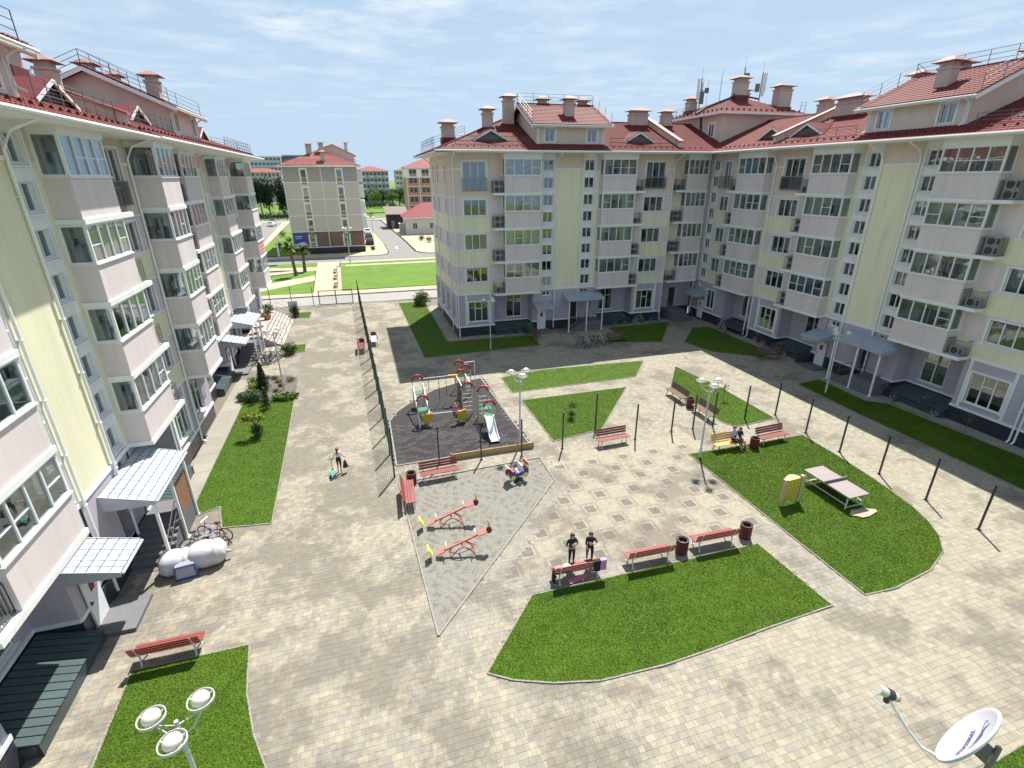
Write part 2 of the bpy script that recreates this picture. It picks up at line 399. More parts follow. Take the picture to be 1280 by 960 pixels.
def balcony_item(u, f, w_=3.45, d=.85, top=False, open_sides=True, sgn=1, acw=1.05, glaz=True):
    """loggia: parapet (the part) with slab, ledge, glazing frame and panes as sub-parts; local origin on the wall at floor level"""
    m = MB(); h = w_/2; t = .1
    m.box(-h, h, -d, -d+t, 0, 1.36); m.box(-h, -h+t, -d+t, 0, 0, 1.36); m.box(h-t, h, -d+t, 0, 0, 1.36)
    par = m.mesh('balcony', LIL); kids = []
    m = MB(); a, b = -h-.05, h+.05
    if acw:
        if sgn > 0: b = h+acw
        else: a = -h-acw
    m.box(a, b, -d-.06, 0, -.19, -.003)
    kids.append(Item('floor_slab', m.mesh('floor_slab', WHI)))
    m = MB(); m.box(-h-.04, h+.04, -d-.06, -d+t+.02, 1.363, 1.41); m.box(-h-.04, -h+t+.02, -d+t+.022, 0, 1.363, 1.41); m.box(h-t-.02, h+.04, -d+t+.022, 0, 1.363, 1.41)
    kids.append(Item('ledge', m.mesh('ledge', PVC)))
    z0, z1 = 1.412, 2.80
    m = MB(); y0, y1 = -d+.0, -d+.08; n = 4
    for x in (-h, h-.1): m.box(x, x+.1, y0, y1+.02, z0, z1)
    m.box(-h+.1, h-.1, y0, y1, z0, z0+.07); m.box(-h+.1, h-.1, y0, y1, z1-.07, z1)
    xs = [-h+.1+(w_-.2)*i/n for i in range(n+1)]
    for x in xs[1:-1]: m.box(x-.03, x+.03, y0-.012, y1-.01, z0+.07, z1-.07)
    for c in range(n):
        if rnd.random() < .35: m.box(xs[c]+.03, xs[c+1]-.03, y0+.02, y1-.03, z0+.62, z0+.66)
    for x in (-h, h-.08):
        m.box(x, x+.08, y1+.02, -.0, z0, z0+.07); m.box(x, x+.08, y1+.02, 0, z1-.07, z1); m.box(x, x+.08, -.07, 0, z0+.07, z1-.07)
    if top: m.box(-h-.06, h+.06, -d-.05, 0, z1+.002, z1+.5)
    kids.append(Item('glazing_frame', m.mesh('glazing_frame', PVC)))
    pw = xs[1]-xs[0]-.04
    for c in range(n): kids.append(Item('pane', _gp(pw, z1-z0-.12), ((xs[c]+xs[c+1])/2, -d+.04, z0+.06)))
    for x in (-h+.04, h-.04): kids.append(Item('pane', _gp(d-.18, z1-z0-.12), (x, -d/2+.03, z0+.06), rz=R(90)))
    kids.append(Item('curtain', _lc(w_-.4), (0, -.62, 1.42), p=.75))
    kids.append(Item('stored_things', _clut(w_-.5), (0, -.3, 0), p=.5))
    return Item('balcony', par, (u, 0, f), kids)
_gpc = {}
def _gp(w_, h):
    k = (round(w_, 3), round(h, 3))
    if k not in _gpc:
        m = MB(); m.box(-w_/2, w_/2, -.006, .006, 0, h); _gpc[k] = m.mesh('pane', GLS2)
    return _gpc[k]
_lcc = {}; _clc = {}
def _clut(w_):
    k = round(w_, 2)
    if k in _clc: return _clc[k]
    out = []
    for v in range(5):
        m = MB(); x = -w_/2
        for q in range(3):
            ww_ = rnd.uniform(.3, .8); hh_ = rnd.uniform(1.5, 2.5); m.box(x, x+ww_, -.12, .22, .0, hh_); x += ww_+rnd.uniform(.1, w_*.35)
            if x > w_/2-.8: break
        out.append(m.mesh('stored_things', [mat('stored_wood', (.25, .16, .09), .7), mat('stored_white', (.5, .5, .5), .6), mat('stored_blue', (.12, .18, .28), .6), mat('stored_beige', (.42, .36, .27), .7), mat('stored_grey', (.2, .2, .2), .7)][v]))
    _clc[k] = out
    return out
def _lc(w_):
    k = round(w_, 2)
    if k in _lcc: return _lcc[k]
    out = []
    for c in CURT[:3]:
        for spans in ([(-w_/2, -w_/2+.45)], [(w_/2-.5, w_/2)], [(-w_/2, -w_/2+.35), (w_/2-.35, w_/2)], [(-w_/2, -w_/2+.7), (.1, .5)]):
            m = MB()
            for a, b in spans:
                n = max(4, int((b-a)/.07)); p = [(a+(b-a)*i/n, .03*(i % 2)) for i in range(n+1)]
                for i in range(n): m.quad((p[i][0], p[i][1], 0), (p[i+1][0], p[i+1][1], 0), (p[i+1][0], p[i+1][1], 1.36), (p[i][0], p[i][1], 1.36))
            out.append(m.mesh('curtain', c))
    _lcc[k] = out
    return out
def bars(m, p, q, z0, z1, step=.11, r=.008, rail=.015):
    p, q = Vector(p), Vector(q); L = (q-p).length; n = max(1, int(L/step))
    for z in (z0, z1): m.beam((p.x, p.y, z), (q.x, q.y, z), rail*2, rail*2)
    for i in range(n+1):
        a = p.lerp(q, i/n); m.beam((a.x, a.y, z0), (a.x, a.y, z1), r*2, r*2)
def ac_mesh():
    m = MB(); m.box(-.4, .4, -.28, 0, 0, .52)
    m.lathe([(.0, .012), (.19, .012), (.21, 0)], 14, (0, 0, 0), 1)
    i0 = len(m.v)-14*3
    m.xform(Matrix.Translation((-.1, -.283, .26)) @ Matrix.Rotation(R(90), 4, 'X'), i0)
    m.box(.18, .36, -.29, -.284, .1, .42, 1)
    return m.mesh('air_conditioner', [ACW, DARKM])
AC = ac_mesh()
def basket_item(u, f, d=.72, w_=.95):
    m = MB(); bars(m, (-w_/2, -d, 0), (w_/2, -d, 0), .04, .98); bars(m, (-w_/2, -d, 0), (-w_/2, -.03, 0), .04, .98); bars(m, (w_/2, -d, 0), (w_/2, -.03, 0), .04, .98)
    return Item('air_conditioner_basket', m.mesh('air_conditioner_basket', RAIL), (u, 0, f), [Item('air_conditioner', AC, (0, -.2, .01)), Item('air_conditioner', AC, (0, -.2, .54), p=.6)])

def trim_box(m, u0, u1, z0, z1, p=.045, v=0): m.box(u0, u1, v-p, v+.02, z0, z1)

_ptc = {}
def ptile(w_):
    k = round(w_, 3)
    if k not in _ptc: m = MB(); m.box(-w_/2+.004, w_/2-.004, -.05, 0, 0, .92); _ptc[k] = m.mesh('plinth_tile', PLI)
    return _ptc[k]
def section_items(parts=('l', 'c', 'r'), entrance=True):
    """items of one stair section centred on u = 0 (full width 22.2)"""
    it = []
    wall = MB(); tr = MB(); pl = MB()
    sides = [s for s, k in ((-1, 'l'), (1, 'r')) if k in parts]
    # centre: blank panel, stair-window strips
    if 'c' in parts:
        panel(wall, -1.4, 1.4, .95, 16.5, 0, ZC, [(.55, 1.35, 1.0, 3.0)] if entrance else [], .5)
        trim_box(tr, -1.38, 1.38, 4.06, 4.24); trim_box(tr, -1.38, 1.38, 15.08, 15.22)
        trim_box(tr, -1.38, .4, .92, 1.05, .08)
        it.append(Item('plinth_tile', ptile(1.9), (-.45, 0, 0)))
        if entrance:
            m = MB(); m.box(-.38, .38, 0, .05, 0, 1.98); m.beam((.28, -.03, 1), (.28, -.03, 1.25), .03, .04)
            it.append(Item('entrance_door', m.mesh('entrance_door', DOORD), (.95, .42, 1.0)))
    for s in sides:
        def U(a, b): return (a, b) if s > 0 else (-b, -a)
        a, b = U(1.4, 2.7)
        ops = [(*U(1.55, 2.55), 4.45+1.51*k, 4.45+1.51*k+.95) for k in range(8)]+[(*U(1.65, 2.45), 3.50, 3.92)]
        panel(wall, a, b, .95, 16.5, .05, [(4.12, P_), (99, W_)], ops, .22, W_)
        for e in U(1.4, 1.52), U(2.58, 2.7): tr.box(e[0], e[1], -.03, .05, 4.26, 16.45)
        trim_box(tr, *U(1.38, 3.05), 4.06, 4.24)
        for o in ops[:8]:
            it.append(window_item(1.0, .95, ((o[0]+o[1])/2, .1, o[2]), 2, curt=.12, name='stair_window'))
            tr.box(o[0]-.02, o[1]+.02, -.04, .12, o[2]-.12, o[2]-.06)
        it.append(window_item(.8, .42, (s*2.05, .1, 3.5), 2, curt=0, name='basement_window'))
        # narrow pier
        panel(wall, *U(2.7, 3.05), .95, 16.5, 0, ZC)
        # wall behind the loggias, with a balcony door per floor
        dops = [(*U(3.9, 5.7), f+.12, f+2.3) for f in FL]
        panel(wall, *U(3.05, 6.6), 4.0, 16.5, 0, ZB, dops, .12); panel(wall, *U(6.6, 7.7), 4.0, 16.5, 0, ZW)
        for f in FL:
            it.append(window_item(1.8, 2.18, (s*4.8, -.02, f+.12), 3, curt=.5, name='balcony_door'))
            it.append(balcony_item(s*4.78, f, top=(f == FL[3]), sgn=s))
            it.append(basket_item(s*7.02, f))
        # window bay
        wops = [(*U(8.0, 10.1), f+1.06, f+2.44) for f in FL[:3]]+[(*U(8.0, 10.1), 13.42, 15.8), (*U(8.05, 10.0), 1.42, 3.36)]
        panel(wall, *U(7.7, 11.1), .95, 16.5, 0, ZW, wops, .2)
        for o in wops[:3]: it.append(window_item(2.1, 1.38, (s*9.05, 0, o[2]), 3, curt=.75))
        it.append(window_item(2.1, 2.38, (s*9.05, 0, 13.42), 3, cross=((0, 1.0), (1, 1.0), (2, 1.0)), curt=.6, name='french_window'))
        it.append(window_item(1.95, 1.94, (s*9.025, 0, 1.42), 3, cross=((1, 1.25),), curt=.5, name='ground_floor_window'))
        for o in wops:
            w0, w1, c, d = o
            for e in ((w0-.13, w0, c-.1, d+.1), (w1, w1+.13, c-.1, d+.1), (w0, w1, d, d+.1)): trim_box(tr, *e, .04)
        for z in (5.15, 6.82, 8.16, 9.82, 11.16, 12.86): trim_box(tr, *U(7.72, 8.0-.14), z-.03, z+.05); trim_box(tr, *U(10.1+.14, 11.08), z-.03, z+.05); 
        for z in (5.15, 8.16, 11.16): trim_box(tr, *U(7.86, 10.24), z-.04, z+.045, .038)
        for z in (6.82, 9.82, 12.86): trim_box(tr, *U(7.86, 10.24), z-.025, z+.045, .042)
        for q in ((7.72, 7.86), (10.24, 11.08)): trim_box(tr, *U(*q), 15.1, 15.22)
        trim_box(tr, *U(7.72, 11.08), 4.06, 4.24)
        for q in ((7.76, 7.92), (10.14, 10.3)): tr.box(*U(*q), -.05, .02, 1.06, 4.05)
        trim_box(tr, *U(7.45, 11.08), .92, 1.05, .08)
        m = MB(); bars(m, (-1.15, -.13, 0), (1.15, -.13, 0), .02, 1.05, .1)
        m.box(-1.13, 1.13, -.112, -.1, .06, 1.0, 1)
        it.append(Item('window_railing', m.mesh('window_railing', [RAIL, GLS]), (s*9.05, 0, 13.38)))
        # ground-floor niche under the loggias
        n0, n1 = 3.5, 7.45
        panel(wall, *U(3.05, n0), .95, 4.0, 0, [(9, P_)]); panel(wall, *U(n1, 7.7), .95, 4.0, 0, [(9, P_)])
        a, b = U(n0, n1); dp = 1.3
        nop = [(*((4.3, 5.9) if s > 0 else (-5.9, -4.3)), 1.3, 3.7)]
        panel(wall, a, b, .3, 4.0, dp, [(.95, K_), (9, P_)], nop, .15)
        for x in (a, b): wall.quad((x, 0, .95), (x, dp, .95), (x, dp, 4.0), (x, 0, 4.0), P_); wall.quad((x, 0, .0), (x, dp, .0), (x, dp, .95), (x, 0, .95), K_)
        wall.quad((a, 0, 4.0), (b, 0, 4.0), (b, dp, 4.0), (a, dp, 4.0), W_)
        tr.box(a, b, dp-.06, dp+.01, .92, 1.05)
        for x in (a, b-.06): tr.box(x, x+.06, -.04, dp-.06, .92, 1.05)
        it.append(window_item(1.6, 2.4, (s*5.1, dp-.03, 1.3), 2, cross=((1, 1.5),), curt=.6, name='ground_floor_window'))
        m = MB(); nr = 14
        for k in range(nr):
            x0 = a+.02+(b-a-.04)*k/nr; x1 = a+.02+(b-a-.04)*(k+1)/nr
            m.hexa([(x0, -.5, .44), (x1-.035, -.5, .44), (x1-.035, dp-.08, .80), (x0, dp-.08, .80), (x0, -.5, .48), (x1-.035, -.5, .48), (x1-.035, dp-.08, .84), (x0, dp-.08, .84)])
        m.box(a+.01, b-.01, -.48, -.4, 0, .43); m.box(a+.01, a+.1, -.5, 0, 0, .43); m.box(b-.1, b-.01, -.5, 0, 0, .43)
        m.hexa([(a+.02, -.48, .40), (b-.04, -.48, .40), (b-.04, dp-.09, .76), (a+.02, dp-.09, .76), (a+.02, -.48, .43), (b-.04, -.48, .43), (b-.04, dp-.09, .79), (a+.02, dp-.09, .79)])
        it.append(Item('basement_cover', m.mesh('basement_cover', DGLS)))
        # plinth slabs
        for q0, q1 in ((1.4, n0), (n1, 11.1)):
            for k in range(6): x = q0+(q1-q0)*(k+.5)/6; it.append(Item('plinth_tile', ptile((q1-q0)/6), (s*x, rnd.uniform(-.004, .004), 0)))
        trim_box(tr, *U(2.7 if s > 0 else 2.7, n0), .92, 1.05, .08)
        # drain pipes
        for x in (1.28, 10.98):
            m = MB(); m.tube([(s*x, -.09, .18), (s*x, -.09, 15.4), (s*(x+.05), -.4, 15.95), (s*(x+.1), -1.42, 16.35), (s*(x+.1), -1.45, 16.5)], .055, 7)
            if x > 5 or not entrance: m.tube([(s*x, -.09, .2), (s*x, -.28, .1)], .055, 7)
            for z in range(2, 16, 2): m.box(s*x-.075, s*x+.075, -.15, 0, z, z+.04)
            it.append(Item('drainpipe', m.mesh('drainpipe', PIPE)))
    it.append(Item('wall', wall.mesh('wall', WM)))
    it.append(Item('trim', tr.mesh('trim', WHI)))
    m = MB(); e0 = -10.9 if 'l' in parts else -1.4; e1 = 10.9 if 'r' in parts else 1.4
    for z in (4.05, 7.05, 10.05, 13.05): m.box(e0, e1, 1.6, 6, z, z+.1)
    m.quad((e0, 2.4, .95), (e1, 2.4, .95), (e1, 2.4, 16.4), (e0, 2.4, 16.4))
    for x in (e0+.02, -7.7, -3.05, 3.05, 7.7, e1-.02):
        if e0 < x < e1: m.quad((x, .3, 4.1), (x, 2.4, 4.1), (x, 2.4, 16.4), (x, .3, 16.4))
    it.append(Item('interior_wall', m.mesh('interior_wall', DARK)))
    if entrance and 'c' in parts:
        # side door under a small canopy
        m = MB(); m.box(-.44, .44, -.06, 0, 0, 1.95)
        s1 = MB(); s1.box(-.13, .15, -.068, -.062, 1.3, 1.68)
        s2 = MB(); s2.beam((-.36, -.09, .95), (-.24, -.09, .95), .03, .03); s2.box(-.37, -.33, -.09, -.06, .9, 1.05)
        s3 = MB()
        for k in range(3): s3.box(-.07, .09, -.0705, -.069, 1.37+.1*k, 1.42+.1*k)
        it.append(Item('side_door', m.mesh('side_door', DOORW), (-2.58, -.06, .14), [Item('door_sign', s1.mesh('door_sign', REDP)), Item('handle', s2.mesh('handle', DARKM))]))
        it.append(Item('side_canopy', canopy(1.75, 1.55, .38, 3), (-2.6, 0, 2.55)))
        m = MB(); m.box(-3.4, -1.75, -1.35, -.05, 0, .14); it.append(Item('doorstep', m.mesh('doorstep', STEP)))
        m = MB(); m.box(-3.45, -3.05, -.06, .02, .0, .95)
        it.append(Item('entrance_canopy', canopy(3.9, 1.75, .5, 6), (1.6, 0, 3.2), [Item('post', postm(3.2), (1.8, -1.62, -3.2)), Item('post', postm(3.2), (-1.8, -1.62, -3.2)), Item('post', postm(3.2), (.1, -1.62, -3.2))]))
        m = MB(); ns = 6
        m.box(1.5, 3.42, -1.6, -.02, 0, .96)
        for k in range(ns): m.box(1.5-.3*(k+1), 1.5-.3*k-.001, -1.55, -.06, 0, .96-.16*(k+1)+.02)
        it.append(Item('entrance_steps', m.mesh('entrance_steps', STEP)))
        m = MB()
        for y in (-1.56,):
            m.tube([(-.3, y, .05), (-.3, y, .95), (1.5, y, 1.9), (3.4, y, 1.9), (3.4, y, .96)], .022, 6); m.tube([(-.3, y, .5), (1.5, y, 1.45), (3.4, y, 1.45)], .015, 5)
            for x, z0, z1 in ((.6, .4, 1.42), (1.5, .96, 1.9), (2.4, .96, 1.9)): m.tube([(x, y, z0), (x, y, z1)], .018, 5)
            for k in range(8): m.tube([(1.6+k*.22, y, .98), (1.6+k*.22, y, 1.45)], .008, 4)
        it.append(Item('stair_railing', m.mesh('stair_railing', RAIL)))
    return it
def postm(h):
    m = MB(); m.box(-.05, .05, -.05, .05, 0, h-.02); m.box(-.1, .1, -.1, .1, 0, .03); return m.mesh('post', PIPE)
def canopy(w_, d, rise, ncol):
    """mono-pitch canopy of stepped metal tiles; local origin at its front edge height on the wall"""
    m = MB(); rows = max(4, int(d/.26))
    for j in range(rows):
        y0, y1 = -d+d*j/rows, -d+d*(j+1)/rows; z0, z1 = rise*j/rows, rise*(j+1)/rows
        for k in range(ncol*2):
            x0 = -w_/2+w_*k/(ncol*2); x1 = -w_/2+w_*(k+1)/(ncol*2)-.03
            m.hexa([(x0, y0, z0+.02), (x1, y0, z0+.02), (x1, y1-.035, z1), (x0, y1-.035, z1), (x0, y0, z0+.06), (x1, y0, z0+.06), (x1, y1-.035, z1+.03), (x0, y1-.035, z1+.03)])
    m.hexa([(-w_/2, -d, -.04), (w_/2, -d, -.04), (w_/2, -.01, rise-.04), (-w_/2, -.01, rise-.04), (-w_/2, -d, .015), (w_/2, -d, .015), (w_/2, -.01, rise-.005), (-w_/2, -.01, rise-.005)], 1)
    for x in (-w_/2-.03, w_/2):                                          # side cheeks
        m.hexa([(x, -d, -.12), (x+.03, -d, -.12), (x+.03, 0, -.12), (x, 0, -.12), (x, -d, .06), (x+.03, -d, .06), (x+.03, 0, rise+.06), (x, 0, rise+.06)])
    m.tube([(-w_/2, -d-.05, -.02), (w_/2, -d-.05, -.02)], .05, 6)
    return m.mesh('canopy', [CANM, CANG])

# ------------------------------------------------------------------ roofs
def tile_slope(mb, P00, P10, P01, P11, pitch=.36, wave=.26, amp=.028):
    """corrugated stepped metal tiles over a quad (eave P00-P10, upper edge P01-P11)"""
    P00, P10, P01, P11 = map(Vector, (P00, P10, P01, P11))
    L = (P10-P00).length; Hh = ((P01+P11)/2-(P00+P10)/2).length
    nrm = (P10-P00).cross(P01-P00)
    if nrm.length < 1e-6: nrm = (P10-P00).cross(P11-P00)
    nrm.normalize()
    if nrm.z < 0: nrm = -nrm
    nc = max(4, int(L/wave)*4); nrw = max(1, int(Hh/pitch))
    prev = None
    for j in range(nrw):
        for (t, lift) in ((j/nrw, .03), ((j+1)/nrw, 0.0)):
            A = P00.lerp(P01, t); B = P10.lerp(P11, t); i0 = len(mb.v)
            for k in range(nc+1):
                s_ = k/nc; h = amp*(math.cos(2*math.pi*s_*nc/4)*.5+.5)+lift
                mb.v.append(tuple(A.lerp(B, s_)+nrm*h))
            if prev is not None:
                for k in range(nc): mb.f.append((prev+k, prev+k+1, i0+k+1, i0+k)); mb.m.append(0)
            prev = i0
RS = .381
def gable_roof_parts(root, fr, u0, u1, ve=-1.58, ze=16.6, vr=6.42, hip0=0, hip1=0, vb=14.4, gut=(True,), back=True, dz=0):
    """main roof of a wing in frame coordinates: tiled front slope, back slope, soffit, gutter"""
    zr = ze+RS*(vr-ve)
    m = MB()
    tile_slope(m, (u0, ve, ze), (u1, ve, ze), (u0+hip0, vr, zr), (u1-hip1, vr, zr))
    if hip0 > 0: tile_slope(m, (u0, vb, ze), (u0, ve, ze), (u0+hip0, vr, zr), (u0+hip0, vr, zr))
    if hip1 > 0: tile_slope(m, (u1, ve, ze), (u1, vb, ze), (u1-hip1, vr, zr), (u1-hip1, vr, zr))
    o = link('roof', m.mesh('roof', ROOF), root, fr(0, 0, 0)-root.location, fr.th)
    b = MB()
    b.quad((u0, vb, ze), (u1, vb, ze), (u1-hip1, vr, zr), (u0+hip0, vr, zr))
    b.tube([(u0+hip0, vr, zr+.03), (u1-hip1, vr, zr+.03)], .09, 6)
    if hip0 > 0: b.tube([(u0, ve, ze+.03), (u0+hip0, vr, zr+.05)], .08, 6)
    link('ridge_and_back_slope', b.mesh('ridge_and_back_slope', ROOFD), root, fr(0, 0, 0)-root.location, fr.th)
    s_ = MB()
    s_.box(u0+.02, u1-.02, ve+.03, .3, ze-.14, ze-.06)
    s_.box(u0+.02, u1-.02, ve, ve+.05, ze-.15, ze+.0)
    if hip0 > 0: s_.box(u0, u0+1.6, ve, vb, ze-.15, ze-.05)
    link('soffit', s_.mesh('soffit', WHI), root, fr(0, 0, 0)-root.location, fr.th)
    g = MB(); g.tube([(u0, ve-.06, ze-.03), (u1, ve-.06, ze-.03)], .075, 7)
    link('gutter', g.mesh('gutter', PIPE), root, fr(0, 0, 0)-root.location, fr.th)
    # snow guards: a row of small brackets above the eave
    g = MB(); x = u0+hip0*.1+.3
    while x < u1-.3:
        g.hexa([(x-.05, ve+.75, ze+.28), (x+.05, ve+.75, ze+.28), (x+.05, ve+.95, ze+.36), (x-.05, ve+.95, ze+.36), (x-.02, ve+.80, ze+.48), (x+.02, ve+.80, ze+.48), (x+.02, ve+.84, ze+.5), (x-.02, ve+.84, ze+.5)]); x += .62
    sg = link('snow_guards', g.mesh('snow_guards', ROOFD), root, fr(0, 0, 0)-root.location, fr.th); sg['kind'] = 'stuff'
def chimney(root, fr, u, v, z0, z1, w_=.9, d=.75, name='chimney'):
    m = MB(); m.box(-w_/2, w_/2, -d/2, d/2, z0, z1-.32); m.box(-w_/2-.07, w_/2+.07, -d/2-.07, d/2+.07, z1-.42, z1-.3); m.box(-w_/2+.06, w_/2-.06, -d/2+.06, d/2-.06, z1-.3, z1-.02)
    o = link(name, m.mesh(name, CHIM), root, fr(u, v, 0)-root.location, fr.th)
    c = MB(); a, b = w_/2+.3, d/2+.3; e, f = w_/2*.5, d/2*.35
    lo = [(-a, -b, z1), (a, -b, z1), (a, b, z1), (-a, b, z1)]; hi = [(-e, -f, z1+.3), (e, -f, z1+.3), (e, f, z1+.3), (-e, f, z1+.3)]
    c.hexa([(x, y, z-.03) for x, y, z in lo]+lo); c.hexa(lo+hi)
    link('chimney_cap', c.mesh('chimney_cap', CAP), o)
    fl = MB(); fl.box(-w_/2-.09, w_/2+.09, -d/2-.09, d/2+.09, z0, z0+.32+d*.35); link('flashing', fl.mesh('flashing', ROOFD), o)
    return o
def dormer(root, fr, u, ve=-1.58, ze=16.6, v=.75, w_=3.2, h=.88):
    """small triangular roof vent: louvred gable in a white frame under two red slopes"""
    z0 = ze+RS*(v-ve); vt = v+h/RS
    m = MB()
    for s in (-1, 1):
        m.hexa([(0, v-.25, z0+h), (s*(w_/2+.15), v-.25, z0-.06), (s*(w_/2+.1), v, z0-.02), (0, vt, z0+h), (0, v-.25, z0+h+.07), (s*(w_/2+.15), v-.25, z0+.01), (s*(w_/2+.1), v, z0+.05), (0, vt, z0+h+.07)] if s > 0 else
               [(s*(w_/2+.15), v-.25, z0-.06), (0, v-.25, z0+h), (0, vt, z0+h), (s*(w_/2+.1), v, z0-.02), (s*(w_/2+.15), v-.25, z0+.01), (0, v-.25, z0+h+.07), (0, vt, z0+h+.07), (s*(w_/2+.1), v, z0+.05)])
    o = link('dormer', m.mesh('dormer', ROOFD), root, fr(u, 0, 0)-root.location, fr.th)
    b = MB(); b.poly([(-w_/2, v-.02, z0-.3), (w_/2, v-.02, z0-.3), (w_/2, v-.02, z0), (0, v-.02, z0+h-.05), (-w_/2, v-.02, z0)])
    for k in range(7):
        z = z0+.08+k*.14; hw = (w_/2)*(1-(z-z0)/h)-.2
        if hw > .05: b.box(-hw, hw, v-.09, v-.05, z, z+.07)
    link('louvre', b.mesh('louvre', mat('grey_louvre', (.13, .14, .13), .6, .1)), o)
    f = MB()
    for s in (-1, 1): f.beam((s*(w_/2+.05), v-.24, z0-.04), (0, v-.24, z0+h-.06), .1, .13)
    link('dormer_frame', f.mesh('dormer_frame', WHI), o)
def railing(root, fr, pts, h=.75, step=1.1, name='roof_railing'):
    m = MB(); pts = [Vector(p) for p in pts]
    for a, b in zip(pts, pts[1:]):
        n = max(1, int((b-a).length/step))
        for i in range(n+1):
            p = a.lerp(b, i/n); m.beam(p-Vector((0, 0, .1)), p+Vector((0, 0, h)), .03, .03)
        for k in (.4, .7, 1.0): m.beam(a+Vector((0, 0, h*k)), b+Vector((0, 0, h*k)), .025, .025)
    link(name, m.mesh(name, RAIL), root, fr(0, 0, 0)-root.location, fr.th)
def penthouse(root, fr, ve=-1.58, ze=16.6, hw=3.3, zt=18.95, zr=20.75, ph_ch=((.3, 1.5, 19.4, 21.0), (-1.2, 4.6, 20.2, 21.3), (2.95, 4.6, 20.2, 21.3)), dz=0):
    m = MB(); ops = [(-2.5, -1.6, 17.4+dz, 18.5+dz), (1.6, 2.5, 17.4+dz, 18.5+dz)]
    zt += dz; zr += dz
    panel(m, -hw, hw, 16.8, zt, 0, [(99, 0)], ops, .15)
    vr = 4.0
    for s in (-1, 1):
        x = s*hw; m.poly([(x, 0, 16.8), (x, 8, 16.8), (x, 8, zt), (x, vr, zr-.12), (x, 0, zt)] if s > 0 else [(x, 0, 16.8), (x, 0, zt), (x, vr, zr-.12), (x, 8, zt), (x, 8, 16.8)])
    m.quad((-hw, .5, 17), (hw, .5, 17), (hw, .5, zt), (-hw, .5, zt), 1)
    o = link('attic_wall', m.mesh('attic_wall', [BEI, DARK]), root, fr(0, 0, 0)-root.location, fr.th)
    for a, b, c, d in ops:
        t = MB()
        for e in ((a-.14, a, c-.12, d+.3), (b, b+.14, c-.12, d+.3), (a, b, d, d+.3), (a, b, c-.12, c)): trim_box(t, *e, .04)
        link('attic_window_surround', t.mesh('attic_window_surround', WHI), root, fr(0, 0, 0)-root.location, fr.th)
    t = MB()
    for x in (-hw, hw-.25): trim_box(t, x, x+.25, 17.0, zt, .03)
    link('attic_trim', t.mesh('attic_trim', WHI), root, fr(0, 0, 0)-root.location, fr.th)
    for x in (-2.05, 2.05): inst([window_item(.9, 1.1, (x, 0, 17.4+dz), 2, curt=0, name='attic_window')], root, fr)
    r = MB(); e = .65; sl = (zr-zt)/vr
    tile_slope(r, (-hw-.6, -e, zt-sl*e+.12), (hw+.6, -e, zt-sl*e+.12), (-hw-.6, vr, zr+.08), (hw+.6, vr, zr+.08))
    link('attic_roof', r.mesh('attic_roof', ROOF), root, fr(0, 0, 0)-root.location, fr.th)
    b = MB(); b.hexa([(-hw-.6, vr, zr-.05), (hw+.6, vr, zr-.05), (hw+.6, 8+e, zt-sl*e), (-hw-.6, 8+e, zt-sl*e), (-hw-.6, vr, zr+.06), (hw+.6, vr, zr+.06), (hw+.6, 8+e, zt-sl*e+.12), (-hw-.6, 8+e, zt-sl*e+.12)])
    b.tube([(-hw-.6, vr, zr+.1), (hw+.6, vr, zr+.1)], .08, 6)
    link('attic_back_slope', b.mesh('attic_back_slope', ROOFD), root, fr(0, 0, 0)-root.location, fr.th)
    s = MB(); s.hexa([(-hw-.58, -e+.02, zt-sl*e-.1), (hw+.58, -e+.02, zt-sl*e-.1), (hw+.58, vr, zr-.1), (-hw-.58, vr, zr-.1), (-hw-.58, -e+.02, zt-sl*e+.06), (hw+.58, -e+.02, zt-sl*e+.06), (hw+.58, vr, zr+.04), (-hw-.58, vr, zr+.04)])
    for x in (-hw-.62, hw+.58):
        for (va, za, vb, zb) in ((-e, zt-sl*e, vr, zr), (vr, zr, 8+e, zt-sl*e)):
            s.hexa([(x, va, za-.2), (x+.04, va, za-.2), (x+.04, vb, zb-.2), (x, vb, zb-.2), (x, va, za+.03), (x+.04, va, za+.03), (x+.04, vb, zb+.03), (x, vb, zb+.03)])
    link('bargeboard', s.mesh('bargeboard', WHI), root, fr(0, 0, 0)-root.location, fr.th)
    g = MB(); g.tube([(-hw-.6, -e-.06, zt-sl*e+.03), (hw+.6, -e-.06, zt-sl*e+.03)], .06, 6)
    for x in (-hw+.12, hw-.12): g.tube([(x, -e, zt-sl*e), (x, -.4, zt-.35), (x, -.08, zt-.55), (x, -.08, 17.35), (x, -.35, 17.2)], .05, 6)
    link('attic_drainpipe', g.mesh('attic_drainpipe', PIPE), root, fr(0, 0, 0)-root.location, fr.th)
    for (u, v, z0, z1) in ph_ch: chimney(root, fr, u, v, z0+dz-.5, z1+dz, .85, .75)
    railing(root, fr, [(-hw-.5, -.3, zt-.1), (-hw-.5, vr, zr), (hw+.5, vr, zr), (hw+.5, -.3, zt-.1)], .95, 1.3)
    railing(root, fr, [(-hw-.5, vr, zr), (-hw-.5, 8, zt)], .95, 1.3)
